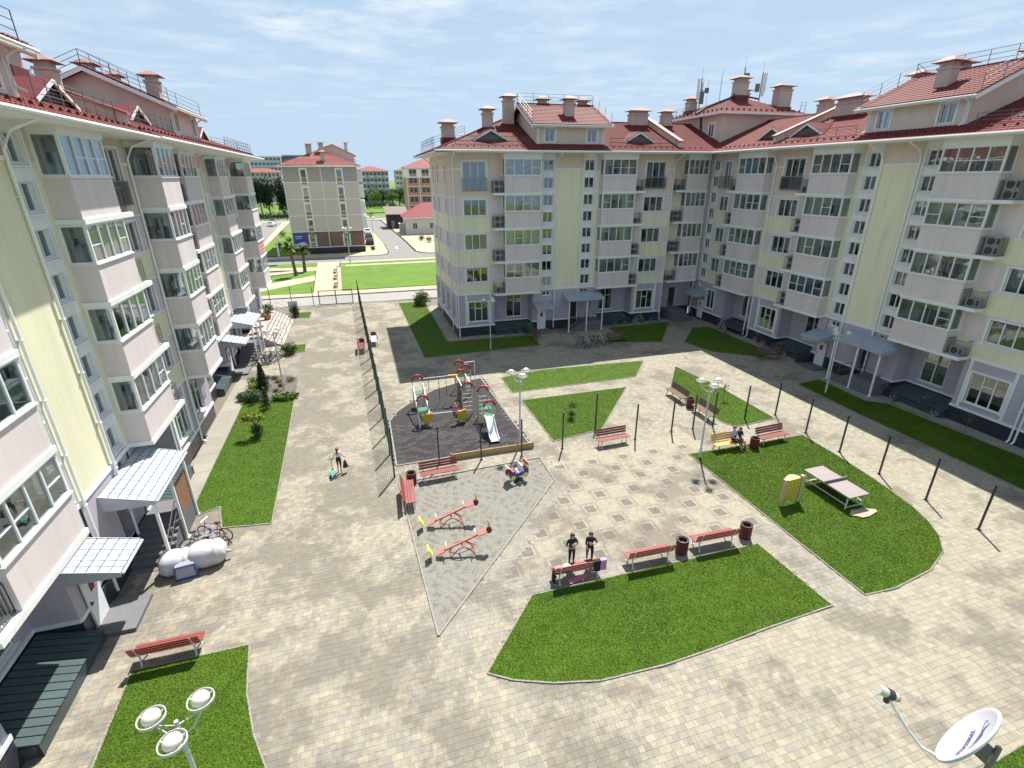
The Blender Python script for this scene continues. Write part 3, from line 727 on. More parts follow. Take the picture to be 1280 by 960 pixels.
def firewall(root, fr, u, ve=-1.58, ze=16.6, v0=-.5, v1=6.4):
    m = MB(); z = lambda v: ze+RS*(v-ve)
    m.hexa([(u-.14, v0, z(v0)-.2), (u+.14, v0, z(v0)-.2), (u+.14, v1, z(v1)-.2), (u-.14, v1, z(v1)-.2), (u-.14, v0, z(v0)+.55), (u+.14, v0, z(v0)+.55), (u+.14, v1, z(v1)+.55), (u-.14, v1, z(v1)+.55)])
    o = link('firewall', m.mesh('firewall', BEI), root, fr(0, 0, 0)-root.location, fr.th)
    c = MB(); c.hexa([(u-.26, v0-.12, z(v0)+.5), (u+.26, v0-.12, z(v0)+.5), (u+.26, v1, z(v1)+.56), (u-.26, v1, z(v1)+.56), (u-.26, v0-.12, z(v0)+.6), (u+.26, v0-.12, z(v0)+.6), (u+.26, v1, z(v1)+.67), (u-.26, v1, z(v1)+.67)])
    link('coping', c.mesh('coping', mat('red_coping', (.33, .14, .12), .45, .1, 2)), o)
def section_roof_extras(root, fr, ze=16.6, chims=((-4.4, 5.2, 21.4, .95, .8), (9.6, 5.6, 20.6, 1.9, .9), (-7.9, 4.2, 20.3, .9, .8)), dormers=(-7.3, 7.3), fw=(11.1,), ph=True):
    if ph: penthouse(root, fr, ze=ze, dz=ze-16.6)
    for (u, v, zt, w_, d) in chims: chimney(root, fr, u, v, ze+RS*(v+1.58)-.6, zt+ze-16.6, w_, d)
    for u in dormers: dormer(root, fr, u, ze=ze)
    for u in fw: firewall(root, fr, u, ze=ze)

SEC = section_items(); 

def shell(root, fr, u0, u1, depth=13.0, ends=(True, True), v0=0):
    """back and end walls that close a wing"""
    m = MB()
    panel(m, u0, u1, 0, 16.5, depth, [(99, 0)])
    if ends[0]: m.quad((u0, v0, 0), (u0, v0, 16.9), (u0, depth, 16.9), (u0, depth, 0), 0)
    if ends[1]: m.quad((u1, v0, 0), (u1, depth, 0), (u1, depth, 16.9), (u1, v0, 16.9), 0)
    link('back_wall', m.mesh('back_wall', [BEI]), root, fr(0, 0, 0)-root.location, fr.th)

# ------------------------------------------------------------------ corner block (far wing and right wing)
CB = thing('apartment_building', 'L-shaped yellow and lilac apartment block with red roof and aerials on its corner tower', 'apartment building', (8.4, 47.18, 0), 0, 'blocks round the courtyard')
FC = Frame((19.5, 47.18, 0), 0); FR = Frame((35.08, 27.75, 0), R(-90)); FR2 = Frame((35.08, 5.55, 0), R(-90))
inst(SEC, CB, FC); inst(SEC, CB, FR); inst(section_items(('l',), False), CB, FR2)
gable_roof_parts(CB, FC, -12.68, 14.0, hip0=8, hip1=-8)
gable_roof_parts(CB, FR, -17.85, 26.0, hip0=-8)
section_roof_extras(CB, FC, chims=((-4.4, 5.2, 21.5, .95, .8), (9.7, 5.6, 20.7, 1.9, .9), (-6.7, 4.2, 20.3, .9, .8), (13.0, 5.6, 20.7, .95, .9)))
section_roof_extras(CB, FR, chims=((-4.4, 5.2, 21.2, .95, .8), (-9.2, 4.7, 20.3, 2.3, .9), (-12.9, 5.8, 20.6, 1.0, .9), (8.0, 4.2, 20.3, .9, .8)), dormers=(-9.1, -12.9, 7.3), fw=(-11.3, 11.1))
chimney(CB, FC, -10.7, 2.9, 17.2, 19.0, 1.1, .8)
railing(CB, FC, [(-12.2, 10.5, 17.0), (-12.2, 1.5, 17.0)], .8, 1.0); railing(CB, FC, [(-12.2, 10.5, 17.0), (-8, 8.6, 18.5)], .8, 1.0)
for (a, b) in ((-10.6, -3.9), (3.9, 10.8)):
    railing(CB, FC, [(a, -.1, 17.15), (b, -.1, 17.15)], .62, 1.6); railing(CB, FR, [(a, -.1, 17.15), (b, -.1, 17.15)], .62, 1.6)
shell(CB, Frame((30, 47.18, 0), 0), -21.6, 18.0, ends=(False, True)); shell(CB, FR, -32.4, 22.2, ends=(False, True))
# end wall of the far wing
FE = Frame((8.4, 53.68, 0), R(-90))
wall = MB(); tr = MB(); pl = MB()
cols = (-4.3, -1.2, 3.1); ops = [(c-.45, c+.45, f+1.05, f+2.45) for c in cols for f in FL[:3]]+[(c-.4, c+.4, 14.0, 15.7) for c in cols]
gops = [(c-.7, c+.7, 1.3, 3.4) for c in (-4.8, -1.6, 1.6, 4.6)]
panel(wall, -6.5, 6.5, .95, 16.5, 0, ZW, ops+gops, .2)
for o in ops: inst([window_item(.9 if o[3]-o[2] < 1.5 else .8, o[3]-o[2], ((o[0]+o[1])/2, 0, o[2]), 1, curt=.5)], CB, FE)
for o in gops: inst([window_item(1.4, 2.1, ((o[0]+o[1])/2, 0, 1.3), 2, curt=.5, name='ground_floor_window')], CB, FE)
for z in (4.15, 5.15, 6.82, 8.16, 9.82, 11.16, 12.86, 15.15): trim_box(tr, -6.5, 6.5, z-.04, z+.05)
for x in (-6.4, -3.2, 0, 3.2, 6.3): tr.box(x-.06, x+.06, -.06, .02, 1.06, 4.05)
trim_box(tr, -6.56, 6.56, .92, 1.05, .09)
inst([Item('plinth_tile', ptile(.62), (-6.2+k*.62, rnd.uniform(-.004, .004), 0)) for k in range(21)], CB, FE)
for nme, b, ms in (('wall', wall, WM), ('trim', tr, WHI)): link(nme, b.mesh(nme, ms), CB, FE(0, 0, 0)-CB.location, FE.th)
for x in (-2.6, 4.3): 
    m = MB(); m.tube([(x, -.09, .15), (x, -.09, 15.5), (x, -1.4, 16.5)], .055, 7); link('drainpipe', m.mesh('drainpipe', PIPE), CB, FE(0, 0, 0)-CB.location, FE.th)
# inner corner: recessed bay with loggias, stair strip and narrow windows of the right wing
wall = MB(); tr = MB()
panel(wall, 11.1, 15.6, 4.0, 16.5, .7, ZB, [(12.7, 14.5, f+.1, f+2.3) for f in FL], .12)
panel(wall, 11.1, 15.6, 0, 4.0, 1.47, [(.95, K_), (9, P_)], [(12.9, 13.7, .98, 3.1), (11.3, 12.1, 1.7, 3.2)], .2)
wall.quad((11.1, 0, 0), (11.1, 1.47, 0), (11.1, 1.47, 4.1), (11.1, 0, 4.1), P_); wall.quad((11.1, 0, 4.1), (11.1, .7, 4.1), (11.1, .7, 16.5), (11.1, 0, 16.5), Y_)
wall.quad((11.1, .2, 4.0), (15.6, .2, 4.0), (15.6, 1.47, 4.0), (11.1, 1.47, 4.0), W_)
link('wall', wall.mesh('wall', WM), CB, FC(0, 0, 0)-CB.location, 0)
FI = Frame((19.5, 47.88, 0), 0)
for f in FL:
    inst([window_item(1.8, 2.18, (13.6, -.02, f+.1), 3, curt=.5, name='balcony_door'), balcony_item(13.75, f, 2.4, .85, top=(f == FL[3]), sgn=-1, acw=1.1), basket_item(11.95, f)], CB, FI)
m = MB(); m.box(-.38, .38, 0, .05, 0, 2.1); inst([Item('entrance_door', m.mesh('entrance_door', DOORD), (13.3, 1.6, .98))], CB, FC)
m = MB()
for k in range(6): m.box(11.95, 14.0, -1.75+.3*k, -1.75+.3*(k+1)-.001 if k < 5 else 1.46, 0, .16*(k+1))
link('entrance_steps', m.mesh('entrance_steps', STEP), CB, FC(0, 0, 0)-CB.location)
m = MB()
for x in (11.95, 14.0): m.tube([(x, -1.75, .05), (x, -1.75, .95), (x, -.2, 1.9), (x, 1.4, 1.9)], .022, 6); m.tube([(x, -1.0, .5), (x, -1.0, 1.4)], .018, 5); m.tube([(x, -.2, .9), (x, -.2, 1.9)], .018, 5)
link('stair_railing', m.mesh('stair_railing', RAIL), CB, FC(0, 0, 0)-CB.location)
wall = MB(); tr = MB(); pl = MB(); its = []
sops = [(-19.5, -18.6, 4.45+1.51*k, 4.45+1.51*k+.95) for k in range(8)]+[(-19.4, -18.7, 3.5, 3.92)]
panel(wall, -20.6, -18.35, .95, 16.5, 0, [(4.12, P_), (99, W_)], sops, .2, W_)
for o in sops: its.append(window_item(o[1]-o[0], o[3]-o[2], ((o[0]+o[1])/2, .05, o[2]), 2, curt=.1, name='stair_window'))
nops = [(-17.95, -16.65, f+1.06, f+2.44) for f in FL[:3]]+[(-17.8, -16.8, 13.42, 15.8), (-17.9, -16.6, 1.42, 3.36)]
panel(wall, -18.35, -15.0, .95, 16.5, 0, ZW, nops, .2)
for o in nops: its.append(window_item(o[1]-o[0], o[3]-o[2], ((o[0]+o[1])/2, 0, o[2]), 2, curt=.6))
for o in nops:
    for e in ((o[0]-.13, o[0], o[2]-.1, o[3]+.1), (o[1], o[1]+.13, o[2]-.1, o[3]+.1), (o[0], o[1], o[3], o[3]+.1)): trim_box(tr, *e, .04)
for z in (5.15, 6.82, 8.16, 9.82, 11.16, 12.86, 15.15): trim_box(tr, -18.3, -18.12, z-.03, z+.05); trim_box(tr, -16.48, -15.05, z-.03, z+.05)
panel(wall, -15.0, -11.1, 4.0, 16.5, 0, ZB, [(-14.2, -12.4, f+.12, f+2.3) for f in FL], .12)
panel(wall, -15.0, -11.3, .3, 4.0, 1.3, [(.95, K_), (9, P_)], [(-13.9, -12.1, 1.3, 3.6)], .15)
for x in (-15.0, -11.3): wall.quad((x, 0, 0), (x, 1.3, 0), (x, 1.3, 4.0), (x, 0, 4.0), P_)
wall.quad((-15, 0, 4.0), (-11.1, 0, 4.0), (-11.1, 1.3, 4.0), (-15, 1.3, 4.0), W_)
panel(wall, -11.3, -11.1, .0, 4.0, 0, [(.95, K_), (9, P_)])
its.append(window_item(1.8, 2.3, (-13.0, 1.27, 1.3), 2, cross=((1, 1.5),), name='ground_floor_window'))
for f in FL: its += [window_item(1.8, 2.18, (-13.3, -.02, f+.12), 3, curt=.5, name='balcony_door'), balcony_item(-13.1, f, 3.5, .85, top=(f == FL[3]), sgn=-1), basket_item(-15.4, f)]
m = MB(); bars(m, (-1.0, -.13, 0), (1.0, -.13, 0), .02, 1.05, .1); its.append(Item('window_railing', m.mesh('window_railing', RAIL), (-17.3, 0, 13.38)))
trim_box(tr, -20.6, -15.0, 4.06, 4.24); trim_box(tr, -20.6, -15.0, .92, 1.05, .08)
its += [Item('plinth_tile', ptile(.62), (-20.3+k*.62, 0, 0)) for k in range(9)]
m = MB(); m.box(-.44, .44, -.06, 0, 0, 1.95); s1 = MB(); s1.box(-.12, .12, -.068, -.062, 1.3, 1.66)
its.append(Item('side_door', m.mesh('side_door', DOORW), (-18.5, -.08, .14), [Item('door_sign', s1.mesh('door_sign', REDP))]))
its.append(Item('side_canopy', canopy(1.9, 1.5, .38, 3), (-18.9, -.06, 2.7)))
m = MB(); x = -15.0
for k in range(8): m.hexa([(x+.02+.45*k, -.5, .44), (x+.43+.45*k, -.5, .44), (x+.43+.45*k, 1.2, .8), (x+.02+.45*k, 1.2, .8), (x+.02+.45*k, -.5, .48), (x+.43+.45*k, -.5, .48), (x+.43+.45*k, 1.2, .84), (x+.02+.45*k, 1.2, .84)])
its.append(Item('basement_cover', m.mesh('basement_cover', DGLS)))
for nme, b, ms in (('wall', wall, WM), ('trim', tr, WHI)): its.append(Item(nme, b.mesh(nme, ms)))
for x in (-11.5, -20.3):
    m = MB(); m.tube([(x, -.1, .15), (x, -.1, 15.4), (x+.05, -.4, 15.95), (x, -1.42, 16.35)], .055, 7); its.append(Item('drainpipe', m.mesh('drainpipe', PIPE)))
inst(its, CB, FR)
# corner tower over the inner corner
FT = Frame((36.1, 48.2, 0), 0)
tw, td, t0, t1 = 9.0, 9.5, 16.9, 20.35
tw_mb = MB(); tw_mb.quad((0, 0, t0), (tw, 0, t0), (tw, 0, t1), (0, 0, t1)); tw_mb.quad((tw, 0, t0), (tw, td, t0), (tw, td, t1), (tw, 0, t1)); tw_mb.quad((tw, td, t0), (0, td, t0), (0, td, t1), (tw, td, t1)); tw_mb.quad((0, td, t0), (0, 0, t0), (0, 0, t1), (0, td, t1))
tw_mb.box(-.03, .35, -.03, .35, t0, t1)
link('tower_wall', tw_mb.mesh('tower_wall', BEI), CB, FT(0, 0, 0)-CB.location)
FTL = Frame((36.1, 48.2, 0), R(-90))
wi = window_item(.85, 1.2, (-1.6, -.16, 18.2), 2, curt=0, name='tower_window'); inst([wi], CB, FTL)
m = MB()
for e in ((-2.2, -2.02, 18.05, 19.6), (-1.18, -1.0, 18.05, 19.6), (-2.02, -1.18, 19.42, 19.6), (-2.02, -1.18, 17.5, 18.18)): trim_box(m, *e, .05)
link('tower_trim', m.mesh('tower_trim', WHI), CB, FTL(0, 0, 0)-CB.location, FTL.th)
m = MB(); e = .75; zt_ = 20.3; ax, ay, az = tw/2, td/2, 22.45
c4 = [(-e, -e, zt_), (tw+e, -e, zt_), (tw+e, td+e, zt_), (-e, td+e, zt_)]
for k in range(4):
    p, q = Vector(c4[k]), Vector(c4[(k+1) % 4]); a_ = Vector((ax, ay, az)); nr_ = 16
    for j in range(nr_):
        t0_, t1_ = j/nr_, (j+1)/nr_; u_ = Vector((0, 0, .035)); m.quad(tuple(p.lerp(a_, t0_)+u_), tuple(q.lerp(a_, t0_)+u_), tuple(q.lerp(a_, t1_)), tuple(p.lerp(a_, t1_)))
        m.quad(tuple(p.lerp(a_, t0_)), tuple(q.lerp(a_, t0_)), tuple(q.lerp(a_, t0_)+u_), tuple(p.lerp(a_, t0_)+u_))
    for j in range(14):
        g_ = p.lerp(q, (j+.5)/14).lerp(a_, .1); m.box(g_.x-.06, g_.x+.06, g_.y-.06, g_.y+.06, g_.z, g_.z+.18)
link('tower_roof', m.mesh('tower_roof', ROOF), CB, FT(0, 0, 0)-CB.location)
m = MB(); m.box(-e+.02, tw+e-.02, -e+.02, td+e-.02, zt_-.12, zt_-.03); m.box(-e, tw+e, -e-.02, -e+.02, zt_-.16, zt_+.02); m.box(-e-.02, -e+.02, -e, td+e, zt_-.16, zt_+.02)
link('tower_soffit', m.mesh('tower_soffit', WHI), CB, FT(0, 0, 0)-CB.location)
for (x, y, z0, z1, w_, d) in ((4.3, 3.6, 21.6, 23.9, 1.2, 1.1), (7.2, 6.6, 21.4, 23.3, 1.0, .9), (8.4, 2.0, 20.5, 23.1, 1.6, 1.0), (1.4, 7.8, 20.6, 22.4, .9, .9)): chimney(CB, FT, x, y, z0, z1, w_, d)
railing(CB, FT, [(-.4, 9, 20.5), (-.4, 4, 20.5)], .8, 1.2); railing(CB, FT, [(8.8, -.4, 20.4), (9.4, -.4, 20.4)], 1.0, .6)
def aerial(x, y, z0, z1, panels):
    m = MB(); m.tube([(x, y, z0), (x, y, z1-1.0)], .055, 6); m.tube([(x, y, z1-1.05), (x, y, z1)], .015, 4)
    o = link('aerial_mast', m.mesh('aerial_mast', RAIL), CB, FT(0, 0, 0)-CB.location)
    for (dx_, dy_, za, h, wd) in panels:
        p = MB(); p.box(x+dx_-wd/2, x+dx_+wd/2, y+dy_-.07, y+dy_+.07, za, za+h); p.beam((x, y, za+h*.5), (x+dx_, y+dy_, za+h*.5), .04, .04)
        link('aerial_panel', p.mesh('aerial_panel', PVC if wd < .3 else RAIL), o)
aerial(1.6, 6.6, 20.9, 25.3, ((-.35, 0, 22.2, 2.0, .22), (.2, .1, 22.4, 1.5, .2), (.75, 0, 22.9, .5, .45), (.05, -.2, 21.8, 1.2, .5)))
aerial(4.9, 4.0, 22.0, 26.0, ((.35, 0, 24.0, .5, .5),))
aerial(8.2, 5.2, 20.9, 25.9, ((-.45, 0, 23.0, .8, .5), (.3, 0, 22.6, 2.2, .24), (.55, .1, 23.0, 1.9, .22)))
for x, y, h in ((3.4, 5.6, 25.0), (3.9, 6.4, 24.6), (2.6, 6.8, 24.2)):
    m = MB(); m.tube([(x, y, 21.4), (x, y, h)], .018, 4); link('whip_aerial', m.mesh('whip_aerial', RAIL), CB, FT(0, 0, 0)-CB.location)
m = MB(); m.tube([(-.06, 3.6, 20.4), (-.09, 3.4, 19.4), (-.09, 3.3, 18.5), (-.09, 2.6, 18.0), (-.09, 2.1, 18.2)], .12, 6); m.tube([(-.7, 3.6, 20.5), (1.0, 4.5, 21.2), (3.6, 3.8, 22.2), (4.0, 3.2, 22.9)], .11, 6); m.tube([(4.8, 4.3, 22.5), (8.0, 5.0, 22.3)], .09, 6)
link('cable_bundle', m.mesh('cable_bundle', DARKM), CB, FT(0, 0, 0)-CB.location)

# ------------------------------------------------------------------ left block
LB = thing('apartment_building', 'long beige, yellow and lilac apartment block along the left edge with white entrance canopies', 'apartment building', (-10.24, 8.5, 0), 0, 'blocks round the courtyard')
F1 = Frame((-10.24, 19.6, 0), R(90)); F2 = Frame((-10.95, 45.5, 0), R(90))
inst(SEC, LB, F1); inst(SEC, LB, F2)
gable_roof_parts(LB, F1, -13.5, 11.2, ze=16.38); gable_roof_parts(LB, F2, -14.9, 17.0, ve=-2.4, ze=16.38, vr=6.42, hip1=6)
section_roof_extras(LB, F1, ze=16.38, chims=((-4.4, 5.2, 21.2, .95, .8), (9.6, 3.6, 20.1, 1.1, 2.2)), dormers=(7.3, -7.3), fw=(11.1,))
section_roof_extras(LB, F2, ze=16.69, chims=((-7.9, 4.2, 20.3, .9, .8), (9.6, 5.6, 20.6, 1.5, .9)), dormers=(-7.3, 7.3), fw=())
railing(LB, F1, [(4.2, -.1, 16.95), (10.9, -.1, 16.95)], .9, .9); railing(LB, F2, [(-11, -.2, 17.2), (-4, -.2, 17.2)], .9, .9); railing(LB, F2, [(4, -1.6, 16.7), (15.5, -1.6, 16.7), (15.5, 4, 17.8)], .9, 1.1)
shell(LB, F1, -11.1, 11.1, ends=(True, True)); shell(LB, F2, -14.9, 15.5, ends=(False, True))
wall = MB(); its = []; tr = MB()
FG = Frame((-10.3, 32.4, 0), R(90)); FM = Frame((-10.95, 58.8, 0), R(90))
for fr, u0, u1, bw, bu, bd in ((FG, -1.8, 2.1, 2.9, -.15, 1.3), (FM, -2.3, 2.25, 3.3, .1, 1.35)):
    wall = MB(); tr = MB(); its = []
    panel(wall, u0, u1, 4.0, 16.5, 0, ZB, [(bu-.9, bu+.9, f+.12, f+2.3) for f in FL], .12)
    panel(wall, u0, u1, .0, 4.0, 0, [(.95, K_), (9, P_)], [(-1.0, .6, 1.3, 3.4)], .15)
    for x in (u0, u1): wall.quad((x, 0, 0), (x, 1.5, 0), (x, 1.5, 16.5), (x, 0, 16.5), Y_)
    its.append(window_item(1.6, 2.1, (-.2, 0, 1.3), 2, cross=((1, 1.4),), name='ground_floor_window'))
    trim_box(tr, u0, u1, 4.06, 4.24); trim_box(tr, u0, u1, .92, 1.05, .08)
    for f in FL: its += [window_item(1.8, 2.18, (bu, -.02, f+.12), 3, curt=.5, name='balcony_door'), balcony_item(bu, f, bw, bd, top=(f == FL[3]), sgn=1, acw=0)]
    its += [Item('wall', wall.mesh('wall', WM)), Item('trim', tr.mesh('trim', WHI))]
    inst(its, LB, fr)
inst([basket_item(1.95, f) for f in FL], LB, FG)
# red banner with white lettering on the far bay's parapet
bn = MB(); bn.box(-1.2, 1.2, -1.372, -1.36, 7.25, 8.5); o = link('banner', bn.mesh('banner', mat('banner_red', (.62, .16, .16), .6, .1)), LB, FM(.1, 0, 0)-LB.location, FM.th)
tx = MB()
for k in range(3): 
    for j in range(5): tx.box(-.95+.4*j, -.68+.4*j, -1.376, -1.372, 8.1-.3*k, 8.22-.3*k)
link('banner_lettering', tx.mesh('banner_lettering', WCL), o)
# side panel of boards under the near entrance canopy
m = MB(); m.box(2.0, 3.4, -1.60, -1.57, .96, 2.5); link('canopy_side_board', m.mesh('canopy_side_board', mat('brown_board', (.25, .13, .08), .7, .2, 6)), LB, F1(0, 0, 0)-LB.location, F1.th)

# ------------------------------------------------------------------ ground, paving, lawns
def flat(name, pts, z, m, label=None):
    b = MB(); b.poly([(x, y, z) for x, y in pts]); return struct(name, b.mesh(name, m), label=label)
def grid_land():
    b = MB(); n = 24
    xs = np.linspace(-1500, 1500, n+1); ys = np.linspace(-200, 2600, n+1)
    b.v = [(x, y, -.35) for y in ys for x in xs]
    for j in range(n):
        for i in range(n): k = j*(n+1)+i; b.f.append((k, k+1, k+n+2, k+n+1)); b.m.append(0)
    return struct('ground', b.mesh('ground', LAND))
grid_land()
flat('paving_bed', [(-14, 2), (38, 2), (38, 62), (-2, 66), (-14, 66)], -.007, JOINT)
def inpoly(P, poly):
    x, y = P[:, 0], P[:, 1]; r = np.zeros(len(P), bool); n = len(poly)
    for i in range(n):
        (x1, y1), (x2, y2) = poly[i], poly[(i+1) % n]
        if y1 == y2: continue
        c = ((y1 > y) != (y2 > y)) & (x < (x2-x1)*(y-y1)/(y2-y1)+x1); r ^= c
    return r
def smooth_poly(p, idx):
    return p
LAWNS = {
 'ping': [(16.5, 21.06), (24.4, 21.04), (24.35, 18.5), (24.2, 16.7), (24.0, 15.2), (23.72, 13.8), (23.3, 12.7), (22.7, 11.8), (21.9, 11.1), (20.3, 10.45), (18.1, 10.13), (16.67, 10.19)],
 'front': [(4.77, 13.77), (14.87, 13.71), (15.08, 10.15), (12.1, 10.0), (9.5, 9.82), (7.9, 9.76), (5.7, 9.85), (4.25, 10.2), (3.1, 10.65), (2.38, 11.11)],
 'tri': [(20.75, 29.6), (23.87, 33.7), (24.5, 29.1), (24.5, 23.35), (21.3, 23.1), (20.9, 24)],
 'strip': [(9.5, 35.5), (13.3, 36.2), (22.1, 35.7), (19.65, 32.6), (9.49, 32.4)],
 'wedge': [(9.73, 30.9), (17.9, 30.9), (13.16, 25.25), (9.77, 24.7)],
 'far': [(3.95, 63.7), (7.1, 63.5), (7.1, 46.0), (15.3, 45.6), (15.2, 42.3), (4.4, 41.9)],
 'nook': [(23.77, 45.7), (31.0, 45.9), (26.4, 39.8), (21, 41.4), (23.6, 42.2)],
 'side': [(32.1, 43.2), (33.9, 42.9), (33.9, 34.3), (32.3, 33.4), (29.1, 36.0), (28.4, 39.2)],
 'right': [(30.4, 27.7), (32.7, 27.9), (32.5, 23.8), (33.5, 23.0), (34.0, 14), (34, 4), (30.3, 4), (30.25, 14), (30.2, 22)],
 'left': [(-8.95, 22.6), (-7.75, 23.3), (-7.3, 21.5), (-5.2, 21.2), (-5.35, 28), (-5.6, 36.4), (-8.95, 36.4)],
 'near': [(-8.25, 7), (-8.45, 14.43), (-5.02, 14.44), (-4.8, 12.6), (-4.4, 11.2), (-3.7, 9.6), (-3.0, 8.3), (-2.0, 7)],
 'patch': [(-7.3, 46.9), (-5.7, 46.9), (-5.8, 49.3), (-7.4, 49.2)],
 'patch2': [(-7.7, 59.8), (-6.2, 59.4), (-6.1, 62.2), (-9, 62.5)],
 'corner': [(13.6, 4.62), (19, 5.0), (19, 2), (12, 2)]}
LAWN_LABEL = {'ping': 'mown lawn with the table tennis table and yellow climbing board', 'front': 'mown lawn in front of the three red benches', 'tri': 'small lawn behind the two brown benches', 'strip': 'narrow lawn strip beyond the diagonal path', 'wedge': 'wedge-shaped lawn right of the playground with a sapling', 'far': 'shaded L-shaped lawn round the corner of the far wing', 'nook': 'shaded lawn by the inner corner steps', 'side': 'shaded lawn at the foot of the right wing beyond its bench', 'right': 'long shaded lawn along the right wing', 'left': 'lawn along the left block with shrubs', 'near': 'lawn under the nearest street lamp', 'patch': 'grass patch by the cafe terrace bush', 'patch2': 'grass patch inside the far gate', 'corner': 'lawn corner behind the satellite dish'}
RUBBER = [(.64, 24.6), (8.3, 24.75), (7.95, 35.8), (6.3, 35.5), (4.2, 34.6), (2.4, 33.0), (1.2, 31.5), (.64, 30.2)]
SAND = [(1.12, 12.95), (.62, 22.85), (8.36, 23.15), (8.35, 20.8)]
BED = [(-8.75, 36.4), (-5.6, 36.4), (-5.75, 40.2), (-6.9, 41.2), (-8.3, 41.0)]
VN = nrng.random((6, 160, 160))
def vnoise(Q, f, k):
    X = Q*f+50; i = np.floor(X).astype(int) % 159; u = X-np.floor(X); u = u*u*(3-2*u); g = VN[k]
    return (g[i[:, 0], i[:, 1]]*(1-u[:, 0])+g[i[:, 0]+1, i[:, 1]]*u[:, 0])*(1-u[:, 1])+(g[i[:, 0], i[:, 1]+1]*(1-u[:, 0])+g[i[:, 0]+1, i[:, 1]+1]*u[:, 0])*u[:, 1]
def grass(poly, dens, h, dark=1.0):
    P = np.array(poly); lo, hi = P.min(0), P.max(0); n = int((hi-lo).prod()*dens)
    Q = nrng.uniform(lo, hi, (n, 2)); Q = Q[inpoly(Q, poly)]; n = len(Q)
    a = nrng.uniform(0, 2*math.pi, n); hh = h*nrng.uniform(.5, 1.3, n); wd = nrng.uniform(.008, .018, n)*(1.8 if dens < 400 else 1)
    d = np.stack([np.cos(a), np.sin(a)], 1); lean = nrng.normal(0, .8, (n, 2))*hh[:, None]
    V = np.zeros((n, 3, 3), np.float32); V[:, :, 2] = .03
    V[:, 0, :2] = Q-d*wd[:, None]; V[:, 1, :2] = Q+d*wd[:, None]; V[:, 2, :2] = Q+lean; V[:, 2, 2] = .03+hh
    pn = np.clip(.45*vnoise(Q, .35, 0)+.35*vnoise(Q, 1.1, 1)+.3*vnoise(Q, 3.2, 2), 0, 1.1)
    pn = np.clip((pn-.55)*2.2+.5, 0, 1.1)+.10*np.sin(Q[:, 1]*5.5+.6*np.sin(Q[:, 0]*.8))
    c0, c1 = np.array((.046, .102, .004)), np.array((.115, .182, .008)); t = np.clip(pn*.75+nrng.normal(.12, .16, n), 0, 1.15)
    C = c0+(c1-c0)*t[:, None]; C *= nrng.uniform(.75, 1.2, (n, 1))
    dry = nrng.random(n) < .012+.30*np.clip((vnoise(Q, .8, 3)*.6+vnoise(Q, 2.6, 4)*.4-.66)*5, 0, 1); C[dry] = (.15, .155, .035)
    return V.reshape(-1, 3), np.arange(n*3).reshape(-1, 3), np.repeat(C, 3, 0)
def kerb_along(poly, wd=.05, z=.038, closed=True):
    b = MB(); n = len(poly)
    cx, cy = sum(p[0] for p in poly)/n, sum(p[1] for p in poly)/n
    for i in range(n if closed else n-1):
        p, q = Vector((*poly[i], 0)), Vector((*poly[(i+1) % n], 0)); L = (q-p).length; k = max(1, round(L/1.0)); d = (q-p)/k
        for j in range(k):
            g0, g1 = (.006, .994)
            b.beam(p+d*(j+g0)+Vector((0, 0, z-.06+rnd.uniform(-.006, .004))), p+d*(j+g1)+Vector((0, 0, z-.06)), wd, .12)
    return b
for k, p in LAWNS.items():
    far = min(q[1] for q in p)
    dens = 900 if far < 12 else (520 if far < 26 else 260)
    b = MB(); b.poly([(x, y, .028) for x, y in p])
    base = struct('lawn_soil', b.mesh('lawn_soil', TURF))
    V, F, C = grass(p, dens*1.9, .026)
    o = link('lawn', colmesh('lawn', V, F, C, GRASS)); o['kind'] = 'stuff'; o['label'] = LAWN_LABEL[k]; o['category'] = 'lawn'
    struct('kerb', kerb_along(p).mesh('kerb', KERB))
